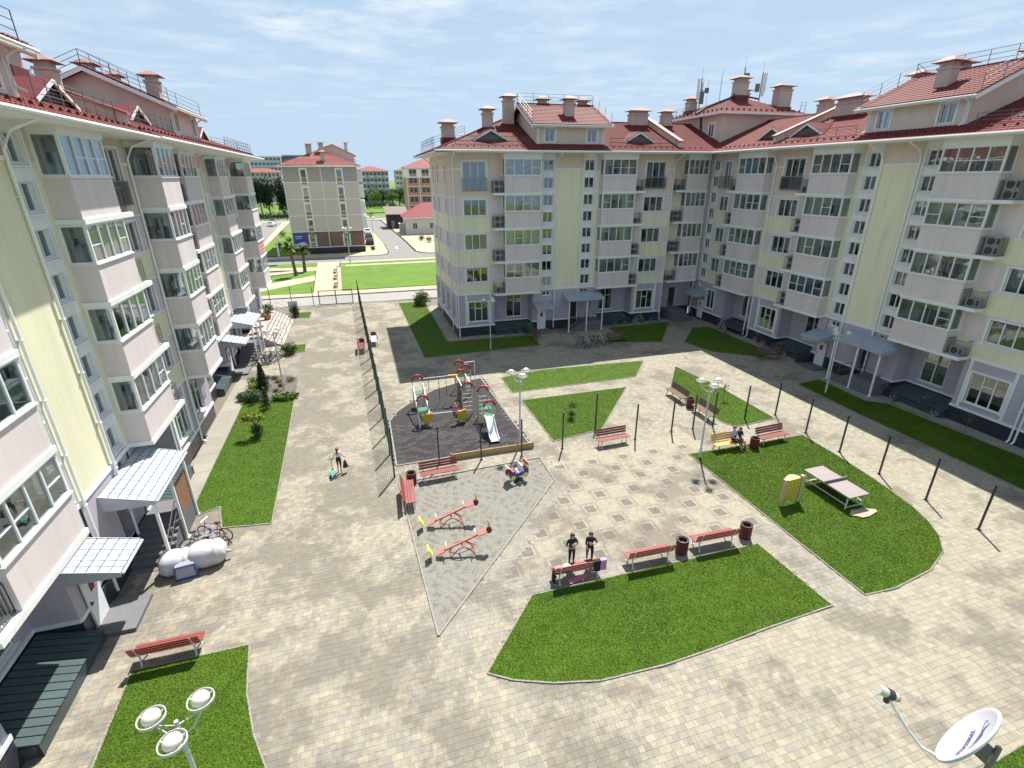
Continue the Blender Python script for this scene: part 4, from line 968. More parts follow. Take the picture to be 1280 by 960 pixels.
# pavers: rows of mixed lengths, cut away under lawns, playground and buildings
def pavers():
    row, j = .19, .006
    xs0, xs1 = -10.2, 34.9
    ys = np.arange(3.6, 65.5, row)
    X0, X1, Y0 = [], [], []
    for y in ys:
        far = y > 34
        sizes = np.array([.12, .19, .28]) if not far else np.array([.19, .28, .38])
        L = nrng.choice(sizes, 420, p=[.25, .45, .3]); e = np.cumsum(L)+xs0-.3*nrng.random(); 
        s = np.concatenate([[e[0]-L[0]], e[:-1]]); k = e < xs1
        X0.append(s[k]); X1.append(e[k]); Y0.append(np.full(k.sum(), y))
    X0, X1, Y0 = map(np.concatenate, (X0, X1, Y0)); Cc = np.stack([(X0+X1)/2, Y0+row/2], 1)
    keep = np.ones(len(Cc), bool)
    for p in list(LAWNS.values())+[RUBBER, SAND, BED]: keep &= ~inpoly(Cc, p)
    keep &= ~((Cc[:, 1] > 47.2) & (Cc[:, 0] > 7.3)) & ~((Cc[:, 1] > 45.6+.0*Cc[:, 0]) & (Cc[:, 0] > 7.3) & (Cc[:, 0] < 15.3))
    keep &= ~((Cc[:, 0] < -8.95) & (Cc[:, 1] > 20.5) & (Cc[:, 1] < 43)) & ~((Cc[:, 0] < -7.9) & (Cc[:, 1] > 49.6)) & ~((Cc[:, 0] < -9.9) & (Cc[:, 1] < 20.5))
    keep &= ~((Cc[:, 0] > 34.0) & (Cc[:, 1] < 33)) & (Cc[:, 1] < 65.2-.07*(Cc[:, 0]+5))
    # only what the courtyard can show of the near strip
    keep &= ~(((Cc[:, 0] > 3.0) & (Cc[:, 0] < 16.4) & (Cc[:, 1] > 14.75) & (Cc[:, 1] < 22.9) & (Cc[:, 0] > 2.4+(Cc[:, 1]-12.9)*.88)) | ((Cc[:, 0] > 8.9) & (Cc[:, 0] < 19.6) & (Cc[:, 1] > 19) & (Cc[:, 1] < 23.2)))
    X0, X1, Y0, Cc = X0[keep], X1[keep], Y0[keep], Cc[keep]; n = len(X0)
    cream, tan, grey, dgrey = map(np.array, ((.295, .265, .203), (.262, .24, .192), (.235, .22, .188), (.165, .157, .142)))
    r = nrng.random(n); x, y = Cc[:, 0], Cc[:, 1]
    warm = np.clip((x-3)/14, 0, 1)*np.clip((24-y)/10, .25, 1)*.35+.35+.25*((x > -1) & (x < 4.5) & (y > 40))
    C = np.where((r < warm)[:, None], cream, np.where((r < warm+.4)[:, None], tan, grey))
    plaza = ((x > 3.0) & (x < 16.5) & (y > 14.35) & (y < 22.9) & (x > 1.4+(y-12.9)*.88)) | ((x > 8.6) & (x < 20) & (y > 19) & (y < 24.3))
    edge = ((np.abs(x-(1.4+(y-12.9)*.88)) < 1.0) & (y < 21) & (y > 13)) | ((y > 13.75) & (y < 14.75) & (x > 4.5) & (x < 16.4)) | ((x > 15.2) & (x < 16.5) & (y < 21) & (y > 9.8))
    C = np.where(edge[:, None], np.where((r < .3)[:, None], tan, grey*1.05), C)
    C = C*nrng.uniform(.93, 1.07, (n, 1))
    g = j/2; z = nrng.normal(0, .0012, (n, 4)); tz = nrng.normal(0, .001, n)
    V = np.zeros((n, 8, 3), np.float32)
    V[:, 0] = np.stack([X0+g, Y0+g, z[:, 0]+tz], 1); V[:, 1] = np.stack([X1-g, Y0+g, z[:, 1]+tz], 1)
    V[:, 2] = np.stack([X1-g, Y0+row-g, z[:, 2]+tz], 1); V[:, 3] = np.stack([X0+g, Y0+row-g, z[:, 3]+tz], 1)
    V[:, 4:] = V[:, :4]; V[:, 4:, 2] -= .03
    d = np.hypot(Cc[:, 0], Cc[:, 1]); order = np.argsort(d+1000*(np.abs(np.degrees(np.arctan2(Cc[:, 0], Cc[:, 1]))-12) > 34)+1000*(Cc[:, 1] < 9.0))
    return V[order], C[order]
PV, PC = pavers()
def is_plaza(x, y): return (((x > 3.0) & (x < 16.4) & (y > 14.75) & (y < 22.9) & (x > 2.4+(y-12.9)*.88)) | ((x > 8.9) & (x < 19.6) & (y > 19) & (y < 23.2)))
def mosaic():
    px, py, g = .0945, .0985, .004
    I, J_ = np.meshgrid(np.arange(-70, 116), np.arange(-36, 56)); i, j = I.ravel(), J_.ravel(); x, y = 9.1+i*px, 18.02+j*py
    k = is_plaza(x, y)
    for p in list(LAWNS.values())+[SAND]: k &= ~inpoly(np.stack([x, y], 1), p)
    i, j, x, y = i[k], j[k], x[k], y[k]; n = len(x)
    a, b = np.round(i/10), np.round(j/10); odd = (a+b) % 2 == 0; m_ = np.maximum(np.abs(i-10*a), np.abs(j-10*b)); inn = odd & (m_ <= 2) & (y < 22.1); ring = odd & (m_ == 4) & (y < 22.1)
    cream = np.array((.315, .282, .218)); C = cream*nrng.uniform(.9, 1.06, (n, 1)); lat = ((i % 10 == 5) | (j % 10 == 5)); C = np.where(lat[:, None], C*.93, C)
    C = np.where(inn[:, None], np.array((.165, .148, .13))*nrng.uniform(.88, 1.1, (n, 1)), C); C = np.where(ring[:, None], np.array((.235, .208, .175))*nrng.uniform(.92, 1.06, (n, 1)), C)
    V = np.zeros((n, 4, 3), np.float32); hx, hy = px/2-g/2, py/2-g/2
    for q, (sx, sy) in enumerate(((-1, -1), (1, -1), (1, 1), (-1, 1))): V[:, q, 0] = x+sx*hx; V[:, q, 1] = y+sy*hy
    V[:, :, 2] = nrng.normal(0, .0012, (n, 1))
    return colmesh('mosaic', V.reshape(-1, 3), np.arange(n*4).reshape(-1, 4), np.repeat(C, 4, 0), PAVE)
COURT = struct('courtyard_paving', None, (0, 0, 0), 'cream and grey block paving of the courtyard')
o = link('mosaic', mosaic(), COURT); o['kind'] = 'stuff'
F5 = np.array([(0, 1, 2, 3), (0, 4, 5, 1), (1, 5, 6, 2), (2, 6, 7, 3), (3, 7, 4, 0)])
for k in range(290):                                              # the nearest stones, one by one
    c = PV[k, :4].mean(0); o = link('paver', colmesh('paver', PV[k]-c, F5, np.repeat(PC[k:k+1], 8, 0), PAVE), COURT, tuple(c))
def paver_sheet(sl, full):
    V, C = PV[sl], PC[sl]
    if full: F = (np.arange(len(V))[:, None, None]*8+F5[None]).reshape(-1, 4)
    else: V = V[:, :4]; F = np.arange(len(V)*4).reshape(-1, 4)
    k = V.shape[1]; o = link('paver_field', colmesh('paver_field', V.reshape(-1, 3), F, np.repeat(C, k, 0), PAVE), COURT); o['kind'] = 'stuff'
paver_sheet(slice(290, 24000), True); paver_sheet(slice(24000, None), False)
# concrete aprons along the walls
def apron(pts, z=.012):
    b = MB(); b.prism(pts, -.1, z); return struct('wall_apron', b.mesh('wall_apron', CONC))
for y in range(21, 41, 2): apron([(-10.2, y), (-8.97, y), (-8.97, y+1.985), (-10.2, y+1.985)])
apron([(-8.0, 21.45), (-7.3, 21.45), (-7.3, 21.2), (-8.0, 21.2)], .02)
for k in range(4): apron([(7.25+2.0*k, 46.1), (9.235+2*k, 46.1), (9.235+2*k, 47.16), (7.25+2*k, 47.16)])
for k in range(7): apron([(7.25, 47.2+2*k), (8.35, 47.2+2*k), (8.35, 49.185+2*k), (7.25, 49.185+2*k)])
for y in range(5, 23, 2): apron([(34.05, y), (35.03, y), (35.03, y+1.985), (34.05, y+1.985)])
for y in range(33, 45, 2): apron([(34.05, y), (35.03, y), (35.03, y+1.985), (34.05, y+1.985)])
apron([(32.8, 23.3), (35.0, 23.3), (35.0, 33), (33.9, 33), (32.8, 28.0)], .008)
# sand-pit gravel with a real uneven surface
def gravel():
    P = np.array(SAND); lo, hi = P.min(0)-.1, P.max(0)+.1; st = .055
    gx, gy = np.arange(lo[0], hi[0], st), np.arange(lo[1], hi[1], st); X, Y = np.meshgrid(gx, gy)
    Q = np.stack([X.ravel(), Y.ravel()], 1); Z = nrng.normal(0, .007, len(Q))+.014*np.sin(Q[:, 0]*9+3*np.sin(Q[:, 1]*2.1))*np.sin(Q[:, 1]*7+2*np.sin(Q[:, 0]*3.3))+.0
    nx, ny = len(gx), len(gy); i = np.arange(nx*ny).reshape(ny, nx)
    F = np.stack([i[:-1, :-1], i[:-1, 1:], i[1:, 1:], i[1:, :-1]], -1).reshape(-1, 4)
    ok = inpoly(Q[F].mean(1), SAND); F = F[ok]; V = np.column_stack([Q, Z])
    used = np.unique(F); rm = np.zeros(len(V), int); rm[used] = np.arange(len(used))
    me = bpy.data.meshes.new('gravel'); me.from_pydata(V[used].tolist(), [], rm[F].tolist()); me.materials.append(GRAV); return me
o = link('gravel_pit', gravel()); o['kind'] = 'structure'
flat('gravel_bed', SAND, -.05, GRAV)
struct('kerb', kerb_along(SAND, .06, .05).mesh('kerb', KERB))
# rubber tiles under the playground
RB = struct('rubber_surface', None, (0, 0, 0), 'dark rubber tile surface of the playground')
tiles = []
for j in range(46):
    y = 24.66+j*.25
    for i in range(18):
        x = .70+i*.5+(.25 if j % 2 else 0)-.25; tiles.append((x, y))
tiles = [t for t in tiles if inpoly(np.array([[t[0]+.25, t[1]+.12]]), RUBBER)[0]]
b = MB(); b.box(-.242, .242, -.117, .117, 0, .03); tile_me = [b.mesh('rubber_tile', m) for m in RUB]
rest = MB()
for k, (x, y) in enumerate(tiles):
    if k < 298: o = link('rubber_tile', rnd.choice(tile_me), RB, (x+.25, y+.125, rnd.uniform(-.004, .003)))
    else: rest.box(x+.004, x+.496, y+.004, y+.246, 0, .03+rnd.uniform(-.003, .003))
o = link('rubber_tile_field', rest.mesh('rubber_tile_field', RUB[0]), RB); o['kind'] = 'stuff'
struct('kerb', kerb_along(RUBBER, .08, .05).mesh('kerb', KERB))
bw = thing('board_edging', 'low tan board edging along the near side of the rubber playground', 'edging', (6.0, 24.35, 0))
for k in range(3):
    m = MB(); m.box(-2.4+k*1.6, -.81+k*1.6, -.03, .03, .0, .36); link('board', m.mesh('board', WOODT), bw)
for k in range(4):
    m = MB(); m.box(-2.44+k*1.6, -2.36+k*1.6, .032, .1, 0, .4); link('stake', m.mesh('stake', WOODT), bw)

# ------------------------------------------------------------------ street beyond the gate
ROADM = mat('pale_road', (.26, .25, .24), .92, .1, .6)
b = MB(); b.prism([(-22, 65.9), (24, 65.9), (24, 70.6), (-22, 71.2)], -.3, -.06); struct('lane', b.mesh('lane', ROADM))
b = MB(); b.prism([(-22, 71.2), (24, 70.6), (24, 70.75), (-22, 71.35)], -.3, .06); struct('kerb', b.mesh('kerb', mat('dark_kerb', (.16, .15, .14), .9)))
def slab(name, pts, z, m): bb = MB(); bb.prism(pts, -.3, z); return struct(name, bb.mesh(name, m))
slab('footpath', [(-22, 71.35), (24, 70.75), (24, 73.6), (-22, 73.7)], .0, FPATH)
slab('footpath', [(-6.6, 73.4), (-2.9, 73.4), (-3.6, 101.5), (-7.7, 101.6)], .004, FPATH)
slab('footpath', [(-3.7, 95.6), (40, 95.2), (40, 97.3), (-3.7, 97.3)], .004, FPATH); slab('footpath', [(-3.7, 99.7), (40, 99.4), (40, 101.4), (-3.7, 101.6)], .004, FPATH)
slab('footpath', [(-17, 75.5), (-14, 76.2), (-7.0, 82.9), (-7.3, 87.7), (-13.7, 82.1), (-17, 80)], .006, FPATH)
slab('footpath', [(-18, 94.2), (-12.9, 94.2), (-7.4, 92.4), (-7.5, 96.1), (-14.3, 96.9), (-18, 97)], .006, FPATH); slab('footpath', [(-20, 89.5), (-14.4, 89.4), (-7.45, 92.4), (-7.5, 94), (-13, 92.6), (-20, 92)], .008, FPATH)
FL_LAB = {}
for pts, lab in (([(-13.8, 73.7), (-14.04, 76.1), (-7.1, 82.8), (-6.7, 73.2)], 'sunlit lawn left of the far footpath nearest the gate'),
            ([(-13.7, 82.1), (-16, 88.2), (-14.4, 87.9), (-7.45, 92.3), (-7.25, 87.8)], 'sunlit lawn under the two palms'),
            ([(-14.3, 97.0), (-14.5, 101), (-7.7, 100.8), (-7.6, 96.2)], 'lawn strip along the road behind the palms'),
            ([(-2.9, 74.0), (40, 73.9), (40, 95.0), (-3.4, 95.4)], 'large sunlit lawn right of the far footpath'),
            ([(-3.8, 97.4), (40, 97.4), (40, 99.3), (-3.8, 99.6)], 'narrow lawn strip between two kerbs by the far road'),
            ([(-21, 112), (-13.2, 112), (-13.2, 150), (-19.3, 165), (-20.7, 131)], 'shaded lawn left of the far grey block'),
            ([(-300, 220), (200, 262), (200, 330), (-300, 330)], 'grass verge in front of the far trees'),
            ([(-14.2, 80.9-4), (-14.3, 79), (-17.5, 79.5), (-17.5, 74)], 'small lawn by the far left path')):
    bb = MB(); bb.prism(pts, -.3, .02); o = link('far_lawn', bb.mesh('far_lawn', FGRASS)); o['kind'] = 'structure'; o['label'] = lab
slab('road', [(-80, 101.6), (60, 101.6), (60, 107.6), (13.9, 107.6), (12.3, 109), (11.3, 112), (10.9, 135), (8.5, 200), (2.3, 203), (2.8, 199), (5.9, 127), (6.0, 112), (5.4, 108.4), (4, 107.8), (-80, 107.8)], -.08, ASPH)
slab('road', [(-150, 203), (120, 203), (120, 212), (-150, 212)], -.07, ROADM)
slab('road', [(-60, 112), (-21.5, 112), (-21.5, 130), (-25, 203), (-60, 203)], -.1, ASPH)
slab('footpath', [(-21.5, 108), (4, 108), (5.2, 108.8), (5.8, 112), (5.7, 128), (2.7, 198), (1.5, 198), (1.2, 113.5), (-21.5, 113)], .02, FPATH)
slab('footpath', [(-21.5, 113), (-20.7, 113), (-20.5, 131), (-22.5, 203), (-25, 203), (-21.6, 131)], .03, FPATH)
slab('footpath', [(14.4, 108), (40, 108), (40, 200), (9, 200), (11.3, 135), (11.7, 112), (12.6, 109.2)], .02, FPATH)
mk = MB()
for x0, x1, y0, y1 in ((-9.4, -8.4, 104.6, 104.75), (-12.6, -11.3, 104.6, 104.75), (7.9, 8.4, 118, 121)): mk.box(x0, x1, y0, y1, -.079, -.074)
struct('road_marking', mk.mesh('road_marking', mat('road_paint', (.72, .72, .7), .8)))

# ------------------------------------------------------------------ benches and bins
def make_bench(wood, leg, name='park_bench', nlegs=2):
    """2 m slatted bench facing -y; origin on the ground under the seat"""
    t = link(name, None); h = 1.0
    for y in (-.22, -.10, .02, .14):
        m = MB(); m.box(-h, h, y-.052, y+.052, .44, .475); link('seat_slat', m.mesh('seat_slat', wood), t)
    for k in range(3):
        y, z = .235+.045*k, .55+.13*k
        m = MB(); m.hexa([(-h, y-.015, z), (h, y-.015, z), (h, y+.015, z-.01), (-h, y+.015, z-.01), (-h, y+.02, z+.105), (h, y+.02, z+.105), (h, y+.05, z+.095), (-h, y+.05, z+.095)]); link('back_slat', m.mesh('back_slat', wood), t)
    for x in (-.78, .78) if nlegs == 2 else (-.78, 0, .78):
        m = MB(); m.tube([(x, -.26, .0), (x, -.2, .22), (x, -.22, .43)], .026, 6); m.tube([(x, -.24, .43), (x, .2, .425), (x, .30, .62), (x, .37, .9)], .026, 6); m.tube([(x, .27, 0), (x, .2, .22), (x, .18, .43)], .026, 6); m.box(x-.05, x+.05, -.3, -.22, 0, .012); m.box(x-.05, x+.05, .23, .31, 0, .012)
        link('leg', m.mesh('leg', leg), t)
    return t
b_red = make_bench(BENR, LEGM); b_brn = make_bench(BENB, DARKM); b_yel = make_bench(BENY, DARKM); b_gry = make_bench(LEGM, DARKM)
GB = 'park benches round the courtyard'
bench_list = [
 (b_red, (-7.4, 14.75), 180, 'red slatted bench on the paving by the nearest lawn, seen from behind'),
 (b_red, (6.75, 14.2), 178, 'red bench with clothes and bags on it and two girls beside it'),
 (b_red, (9.85, 14.15), 178, 'empty red bench in the middle of the row along the front lawn'),
 (b_red, (13.0, 14.25), 178, 'empty red bench at the right end of the row along the front lawn'),
 (b_red, (2.7, 22.75), 3, 'red bench with its back to the board edging of the playground'),
 (b_red, (1.0, 21.3), 88, 'red bench along the left edge of the gravel pit'),
 (b_red, (12.95, 23.4), 2, 'red bench alone between the wedge lawn and the patterned plaza'),
 (b_yel, (19.0, 20.95), 1, 'yellow bench with two people sitting on it'),
 (b_red, (22.0, 20.95), 3, 'red bench right of the bin at the top of the ping-pong lawn'),
 (b_brn, (20.2, 28.0), -90, 'brown bench behind the posts, the farther of the two at the triangular lawn'),
 (b_brn, (20.3, 25.0), -90, 'brown bench nearer the tall lamp, in front of the triangular lawn'),
 (b_brn, (22.4, 41.2), 4, 'dark brown bench in the shade beside the bicycle rack'),
 (b_brn, (32.6, 33.0), -20, 'dark brown bench in the shade near the right wing side door'),
 (b_brn, (15.5, 44.6), 60, 'dark bench in the shade by the far wing side door'),
 (b_red, (-.75, 45.7), 90, 'red bench on the left side of the long green fence'),
 (b_gry, (.42, 47.6), -90, 'pale grey bench on the right side of the long green fence'),
 (b_brn, (-3.75, 76.9), -90, 'nearest dark bench along the far footpath'),
 (b_brn, (-3.95, 83.4), -90, 'middle dark bench along the far footpath'),
 (b_brn, (-4.15, 89.5), -90, 'farthest dark bench along the far footpath')]
used = set()
for proto, (x, y), rz, lab in bench_list:
    if proto.name in used: copy_thing(proto, (x, y, 0), R(rz), lab, GB)['category'] = 'bench'
    else: proto.location = (x, y, 0); proto.rotation_euler = (0, 0, R(rz)); tag(proto, lab, 'bench', GB); used.add(proto.name)
def make_bin():
    t = link('litter_bin', None); m = MB(); m.lathe([(.19, .02), (.215, .3), (.215, .62), (.2, .66), (.18, .66), (.17, .5), (.0, .48)], 16); link('liner', m.mesh('liner', DARKM), t)
    for k in range(16):
        a = 2*math.pi*k/16; m = MB(); m.box(-.038, .038, -.012, .012, .03, .68); m.xform(Matrix.Rotation(a, 4, 'Z') @ Matrix.Translation((0, .235, 0))); link('stave', m.mesh('stave', BINR), t)
    m = MB(); m.ring(.245, .012, 18, 5, (0, 0, .2)); m.ring(.245, .012, 18, 5, (0, 0, .55)); link('hoop', m.mesh('hoop', DARKM), t)
    return t
bin0 = make_bin(); GBN = 'dark red litter bins'
for i, (x, y, lab) in enumerate(((11.46, 14.2, 'dark red round bin between two benches of the front row'), (14.65, 14.25, 'dark red round bin at the right end of the front row of benches'),
        (1.25, 22.62, 'dark red bin at the corner of the gravel pit, behind the left bench'), (20.5, 20.6, 'dark red bin between the yellow bench and the red bench'),
        (20.3, 26.5, 'dark bin between the two brown benches'), (-.72, 47.1, 'dark red bin behind the red bench left of the long fence'), (.4, 49.0, 'dark red bin behind the grey bench right of the long fence'))):
    if i == 0: bin0.location = (x, y, 0); tag(bin0, lab, 'bin', GBN)
    else: copy_thing(bin0, (x, y, 0), rnd.random(), lab, GBN)['category'] = 'bin'
def make_wheelie(loc, lab, c):
    t = thing('wheeled_bin', lab, 'bin', loc); m = MB(); m.hexa([(-.25, -.25, .08), (.25, -.25, .08), (.25, .25, .08), (-.25, .25, .08), (-.29, -.32, .95), (.29, -.32, .95), (.29, .3, .95), (-.29, .3, .95)]); link('body', m.mesh('body', c), t)
    m = MB(); m.hexa([(-.31, -.36, .955), (.31, -.36, .955), (.31, .34, .955), (-.31, .34, .955), (-.28, -.33, 1.0), (.28, -.33, 1.0), (.28, .3, 1.06), (-.28, .3, 1.06)]); link('lid', m.mesh('lid', c), t)
    m = MB(); m.tube([(-.27, .25, .09), (.27, .25, .09)], .09, 10); link('wheels', m.mesh('wheels', TYRE), t)
make_wheelie((15.35, 46.3, 0), 'green wheeled bin beside the far wing side door', mat('green_bin', (.03, .13, .07), .5)); make_wheelie((34.3, 31.4, 0), 'black wheeled bin left of the right wing side door', DARKM)

# ------------------------------------------------------------------ posts, fence, gate
def make_post(h=2.3):
    t = link('fence_post', None); m = MB(); m.box(-.035, .035, -.035, .035, 0, h); link('shaft', m.mesh('shaft', DARKM), t); m = MB(); m.box(-.09, .09, -.09, .09, 0, .015); m.box(-.045, .045, -.045, .045, h, h+.02); link('base_plate', m.mesh('base_plate', DARKM), t)
    return t
posts = [(24.85, 11.69, 'bare dark post nearest the camera on the right paving'), (24.85, 14.0, 'second nearest bare dark post on the right paving'), (24.82, 16.4, 'bare dark post beside the rounded end of the ping-pong lawn'), (24.8, 18.8, 'bare dark post right of the table tennis table'), (24.84, 21.24, 'bare dark post at the top right corner of the ping-pong lawn'), (24.9, 23.8, 'bare dark post at the corner where the row turns'),
 (22.6, 23.9, 'bare dark post standing at the edge of the triangular lawn'), (20.0, 23.65, 'bare dark post just right of the tall lamp'), (18.6, 23.7, 'bare dark post just left of the tall lamp'), (17.1, 23.72, 'bare dark post left of the brown benches'), (14.5, 23.5, 'bare dark post right of the lone red bench'), (12.9, 25.6, 'bare dark post behind the lone red bench at the wedge lawn tip'),
 (9.95, 23.75, 'bare dark post between the wedge lawn and the plaza'), (7.45, 23.6, 'bare dark post in front of the lamp by the playground'), (5.2, 23.9, 'bare dark post at the board edging behind the spring car'), (2.9, 24.1, 'bare dark post behind the bench with its back to the playground')]
p0 = make_post()
for i, (x, y, lab) in enumerate(posts):
    if i == 0: p0.location = (x, y, 0); tag(p0, lab, 'post', 'bare fence posts without mesh')
    else: copy_thing(p0, (x, y, 0), 0, lab, 'bare fence posts without mesh')['category'] = 'post'
fe = thing('mesh_fence', 'long dark green mesh fence dividing the courtyard', 'fence', (.45, 23.5, 0)); fa, fb = Vector((0, 0, 0)), Vector((-1.2, 42.0, 0)); nb = 17; FH = 2.9
pm = MB(); pm.box(-.04, .04, -.04, .04, 0, FH); pm = pm.mesh('post', GREENM)
for k in range(nb+1): link('post', pm, fe, fa.lerp(fb, k/nb))
m = MB(); seg = (fb-fa)/nb
for i in range(10): m.beam((0, 0, .12+i*.3), (seg.x, seg.y, .12+i*.3), .012, .012)
for i in range(13): p = seg*(i/13); m.beam((p.x, p.y, .1), (p.x, p.y, FH-.05), .007, .007)
pn = m.mesh('mesh_panel', GREENM)
for k in range(nb): link('mesh_panel', pn, fe, fa.lerp(fb, k/nb))
gt = thing('yard_gate', 'closed dark metal frame gate at the far end of the courtyard', 'gate', (-3.4, 65.2, 0)); m = MB(); g = 1.95
for x in (-g, 0, g): m.beam((x, 0, .05), (x, 0, 1.85), .1, .1)
for z in (.12, 1.8): m.beam((-g, 0, z), (g, 0, z), .07, .07)
link('gate_frame', m.mesh('gate_frame', GREENM), gt); m = MB()
for i in range(26): m.beam((-g+i*.155, 0, .15), (-g+i*.155, 0, 1.8), .012, .012)
link('gate_mesh', m.mesh('gate_mesh', GREENM), gt)
for x, y, lab in ((-6.07, 65.35, 'green fence post left of the far gate'), (-8.7, 66.7, 'green fence post farther left along the lane'), (-11.4, 68.5, 'green fence post by the lane near the far block corner')):
    t = copy_thing(p0, (x, y, 0), 0, lab, 'bare fence posts by the lane'); t['category'] = 'post'

# ------------------------------------------------------------------ street lamps
def make_lamp(h=4.3):
    t = link('street_lamp', None); m = MB(); m.tube([(0, 0, 0), (0, 0, .6), (0, 0, .62), (0, 0, h+.15)], [.075, .07, .055, .04], 10); m.lathe([(.14, 0), (.14, .02), (.08, .03)], 12); link('pole', m.mesh('pole', LAMPM), t)
    for k in range(3):
        a = 2*math.pi*k/3+.35; c, s = math.cos(a), math.sin(a); m = MB(); q = lambda r, z: (r*c, r*s, z)
        m.tube([q(.03, h-.35), q(.25, h-.30), q(.42, h-.12), q(.5, h+.02)], .02, 6); m.tube([q(.03, h+.02), q(.28, h-.02), q(.47, h-.02)], .014, 6); m.tube([q(.5, h-.05), q(.5, h+.12)], .035, 8)
        arm = link('arm', m.mesh('arm', LAMPM), t)
        m = MB(); cx, cy, cz = q(.5, h+.2); m.lathe([(.245, -.035), (.26, -.03), (.26, .03), (.245, .035), (.235, 0), (.245, -.035)], 24, (cx, cy, cz))
        for j in range(3):
            b_ = a+2*math.pi*j/3; m.beam((cx+.06*math.cos(b_), cy+.06*math.sin(b_), cz-.05), (cx+.24*math.cos(b_), cy+.24*math.sin(b_), cz), .02, .012)
        link('shade_ring', m.mesh('shade_ring', LAMPM), arm)
        m = MB(); m.ball((cx, cy, cz+.02), (.175, .175, .15), 18, 12); link('globe', m.mesh('globe', GLOBE, True), arm)
    return t
lm = make_lamp(); GL = 'triple globe street lamps'
for i, (x, y, rz, lab) in enumerate(((-4.59, 8.48, 20, 'triple globe street lamp nearest the camera over the near lawn'), (7.75, 24.9, 10, 'triple globe street lamp at the corner of the playground'), (16.9, 20.6, -8, 'triple globe street lamp at the tip of the ping-pong lawn'),
        (10.5, 42.7, 30, 'triple globe street lamp in the shaded lawn by the far wing'), (31.1, 25.8, 55, 'triple globe street lamp in the shaded strip by the right wing canopy'), (-6.5, 37.9, 40, 'triple globe street lamp rising from the flower bed'), (-1.8, 99.0, 0, 'triple globe street lamp before the far grey block'), (3.45, 125.0, 20, 'triple globe street lamp on the pavement of the side road'))):
    if i == 0: lm.location = (x, y, 0); lm.rotation_euler = (0, 0, R(rz)); tag(lm, lab, 'street lamp', GL)
    else:
        c = copy_thing(lm, (x, y, 0), R(rz), lab, GL); c['category'] = 'street lamp'
        if i >= 6: c.scale = (1.5, 1.5, 1.35)

# ------------------------------------------------------------------ playground
PG = thing('playground_climber', 'playground climbing frame with red arches, ladders and bars', 'climbing frame', (4.2, 30.0, 0))
def P_(x, y, z=0): return Vector((x-4.2, y-30.0, z))
TAN = mat('tan_metal', (.55, .43, .25), .5, .15, 6)
def arch(x, y, w_, h, ax='x'):
    m = MB()
    for s in (-1, 1):
        p = P_(x+(s*w_/2 if ax == 'x' else 0), y+(0 if ax == 'x' else s*w_/2)); m.tube([p, p+Vector((0, 0, h))], .035, 6)
    o = link('arch_post', m.mesh('arch_post', TAN), PG); m = MB(); c = P_(x, y, h-.05); pts = []
    for k in range(11):
        a = math.pi*k/10; d = math.cos(a)*w_/2
        pts.append(c+Vector((d if ax == 'x' else 0, 0 if ax == 'x' else d, math.sin(a)*w_/2)))
    m.tube(pts, .075, 8); link('red_arch', m.mesh('red_arch', REDP, True), o)
def tubes(name, segs, r, mt):
    m = MB()
    for a, b in segs: m.tube([P_(*a), P_(*b)], r, 6)
    return link(name, m.mesh(name, mt), PG)
for (x, y, w_, h) in ((2.75, 32.0, .68, 2.0), (2.73, 29.3, .68, 1.65), (5.72, 32.3, .68, 1.95), (6.3, 33.2, .68, 1.95), (6.0, 34.2, .68, 1.95), (5.72, 29.9, .68, 1.95), (6.6, 29.2, .68, 1.85), (6.45, 26.9, .68, 1.85)): arch(x, y, w_, h)
tubes('sloping_rail', [((2.41, 31.95, 1.75), (2.41, 31.2, 1.6)), ((2.41, 31.2, 1.6), (2.41, 29.0, .75)), ((2.41, 29.0, .75), (2.41, 28.7, 0)), ((3.09, 31.95, 1.75), (3.09, 31.2, 1.6)), ((3.09, 31.2, 1.6), (3.09, 29.0, .75)), ((3.09, 29.0, .75), (3.09, 28.7, 0))], .04, SLIDE)
tubes('swing_bar', [((2.9, 32.15, 1.95), (5.6, 32.15, 1.95)), ((6.3, 34.3, 2.0), (7.2, 34.4, 2.0)), ((7.2, 34.4, 0), (7.2, 34.4, 2.0))], .035, SLIDE)
tubes('hanging_rope', [((3.5, 32.15, 1.95), (3.5, 32.15, 1.1)), ((4.2, 32.15, 1.95), (4.2, 32.15, .15)), ((4.7, 32.15, 1.95), (4.7, 32.15, .5))], .02, DARKM)
tubes('low_bar', [((3.0, 28.8, .85), (5.0, 28.72, .85))], .035, SLIDE)
m = MB()
for (x, y) in ((2.95, 28.85), (5.05, 28.7)): 
    p = P_(x, y); m.hexa([tuple(p+Vector(q)) for q in ((-.3, -.05, .25), (.3, -.05, .25), (.3, .05, .25), (-.3, .05, .25), (-.3, -.05, .8), (.3, -.05, .95), (.3, .05, .95), (-.3, .05, .8))])
p = P_(5.2, 32.1); m.box(p.x-.35, p.x+.35, p.y-.08, p.y+.08, 1.92, 2.02)
link('yellow_panel', m.mesh('yellow_panel', YELP), PG)
tubes('ladder_rail', [((5.40, 32.2, 1.95), (5.40, 29.9, 1.95)), ((6.05, 32.2, 1.95), (6.05, 29.9, 1.95))], .035, SLIDE)
for k in range(8): tubes('rung', [((5.40, 30.1+.27*k, 1.93), (6.05, 30.1+.27*k, 1.93))], .016, GRNP)
tubes('rope_net', [((5.39, 30.0+.25*k, .1), (5.39, min(32.1, 30.9+.25*k), 1.9)) for k in range(6)]+[((5.39, 32.1-.25*k, .1), (5.39, max(30.0, 31.2-.25*k), 1.9)) for k in range(6)], .011, DARKM)
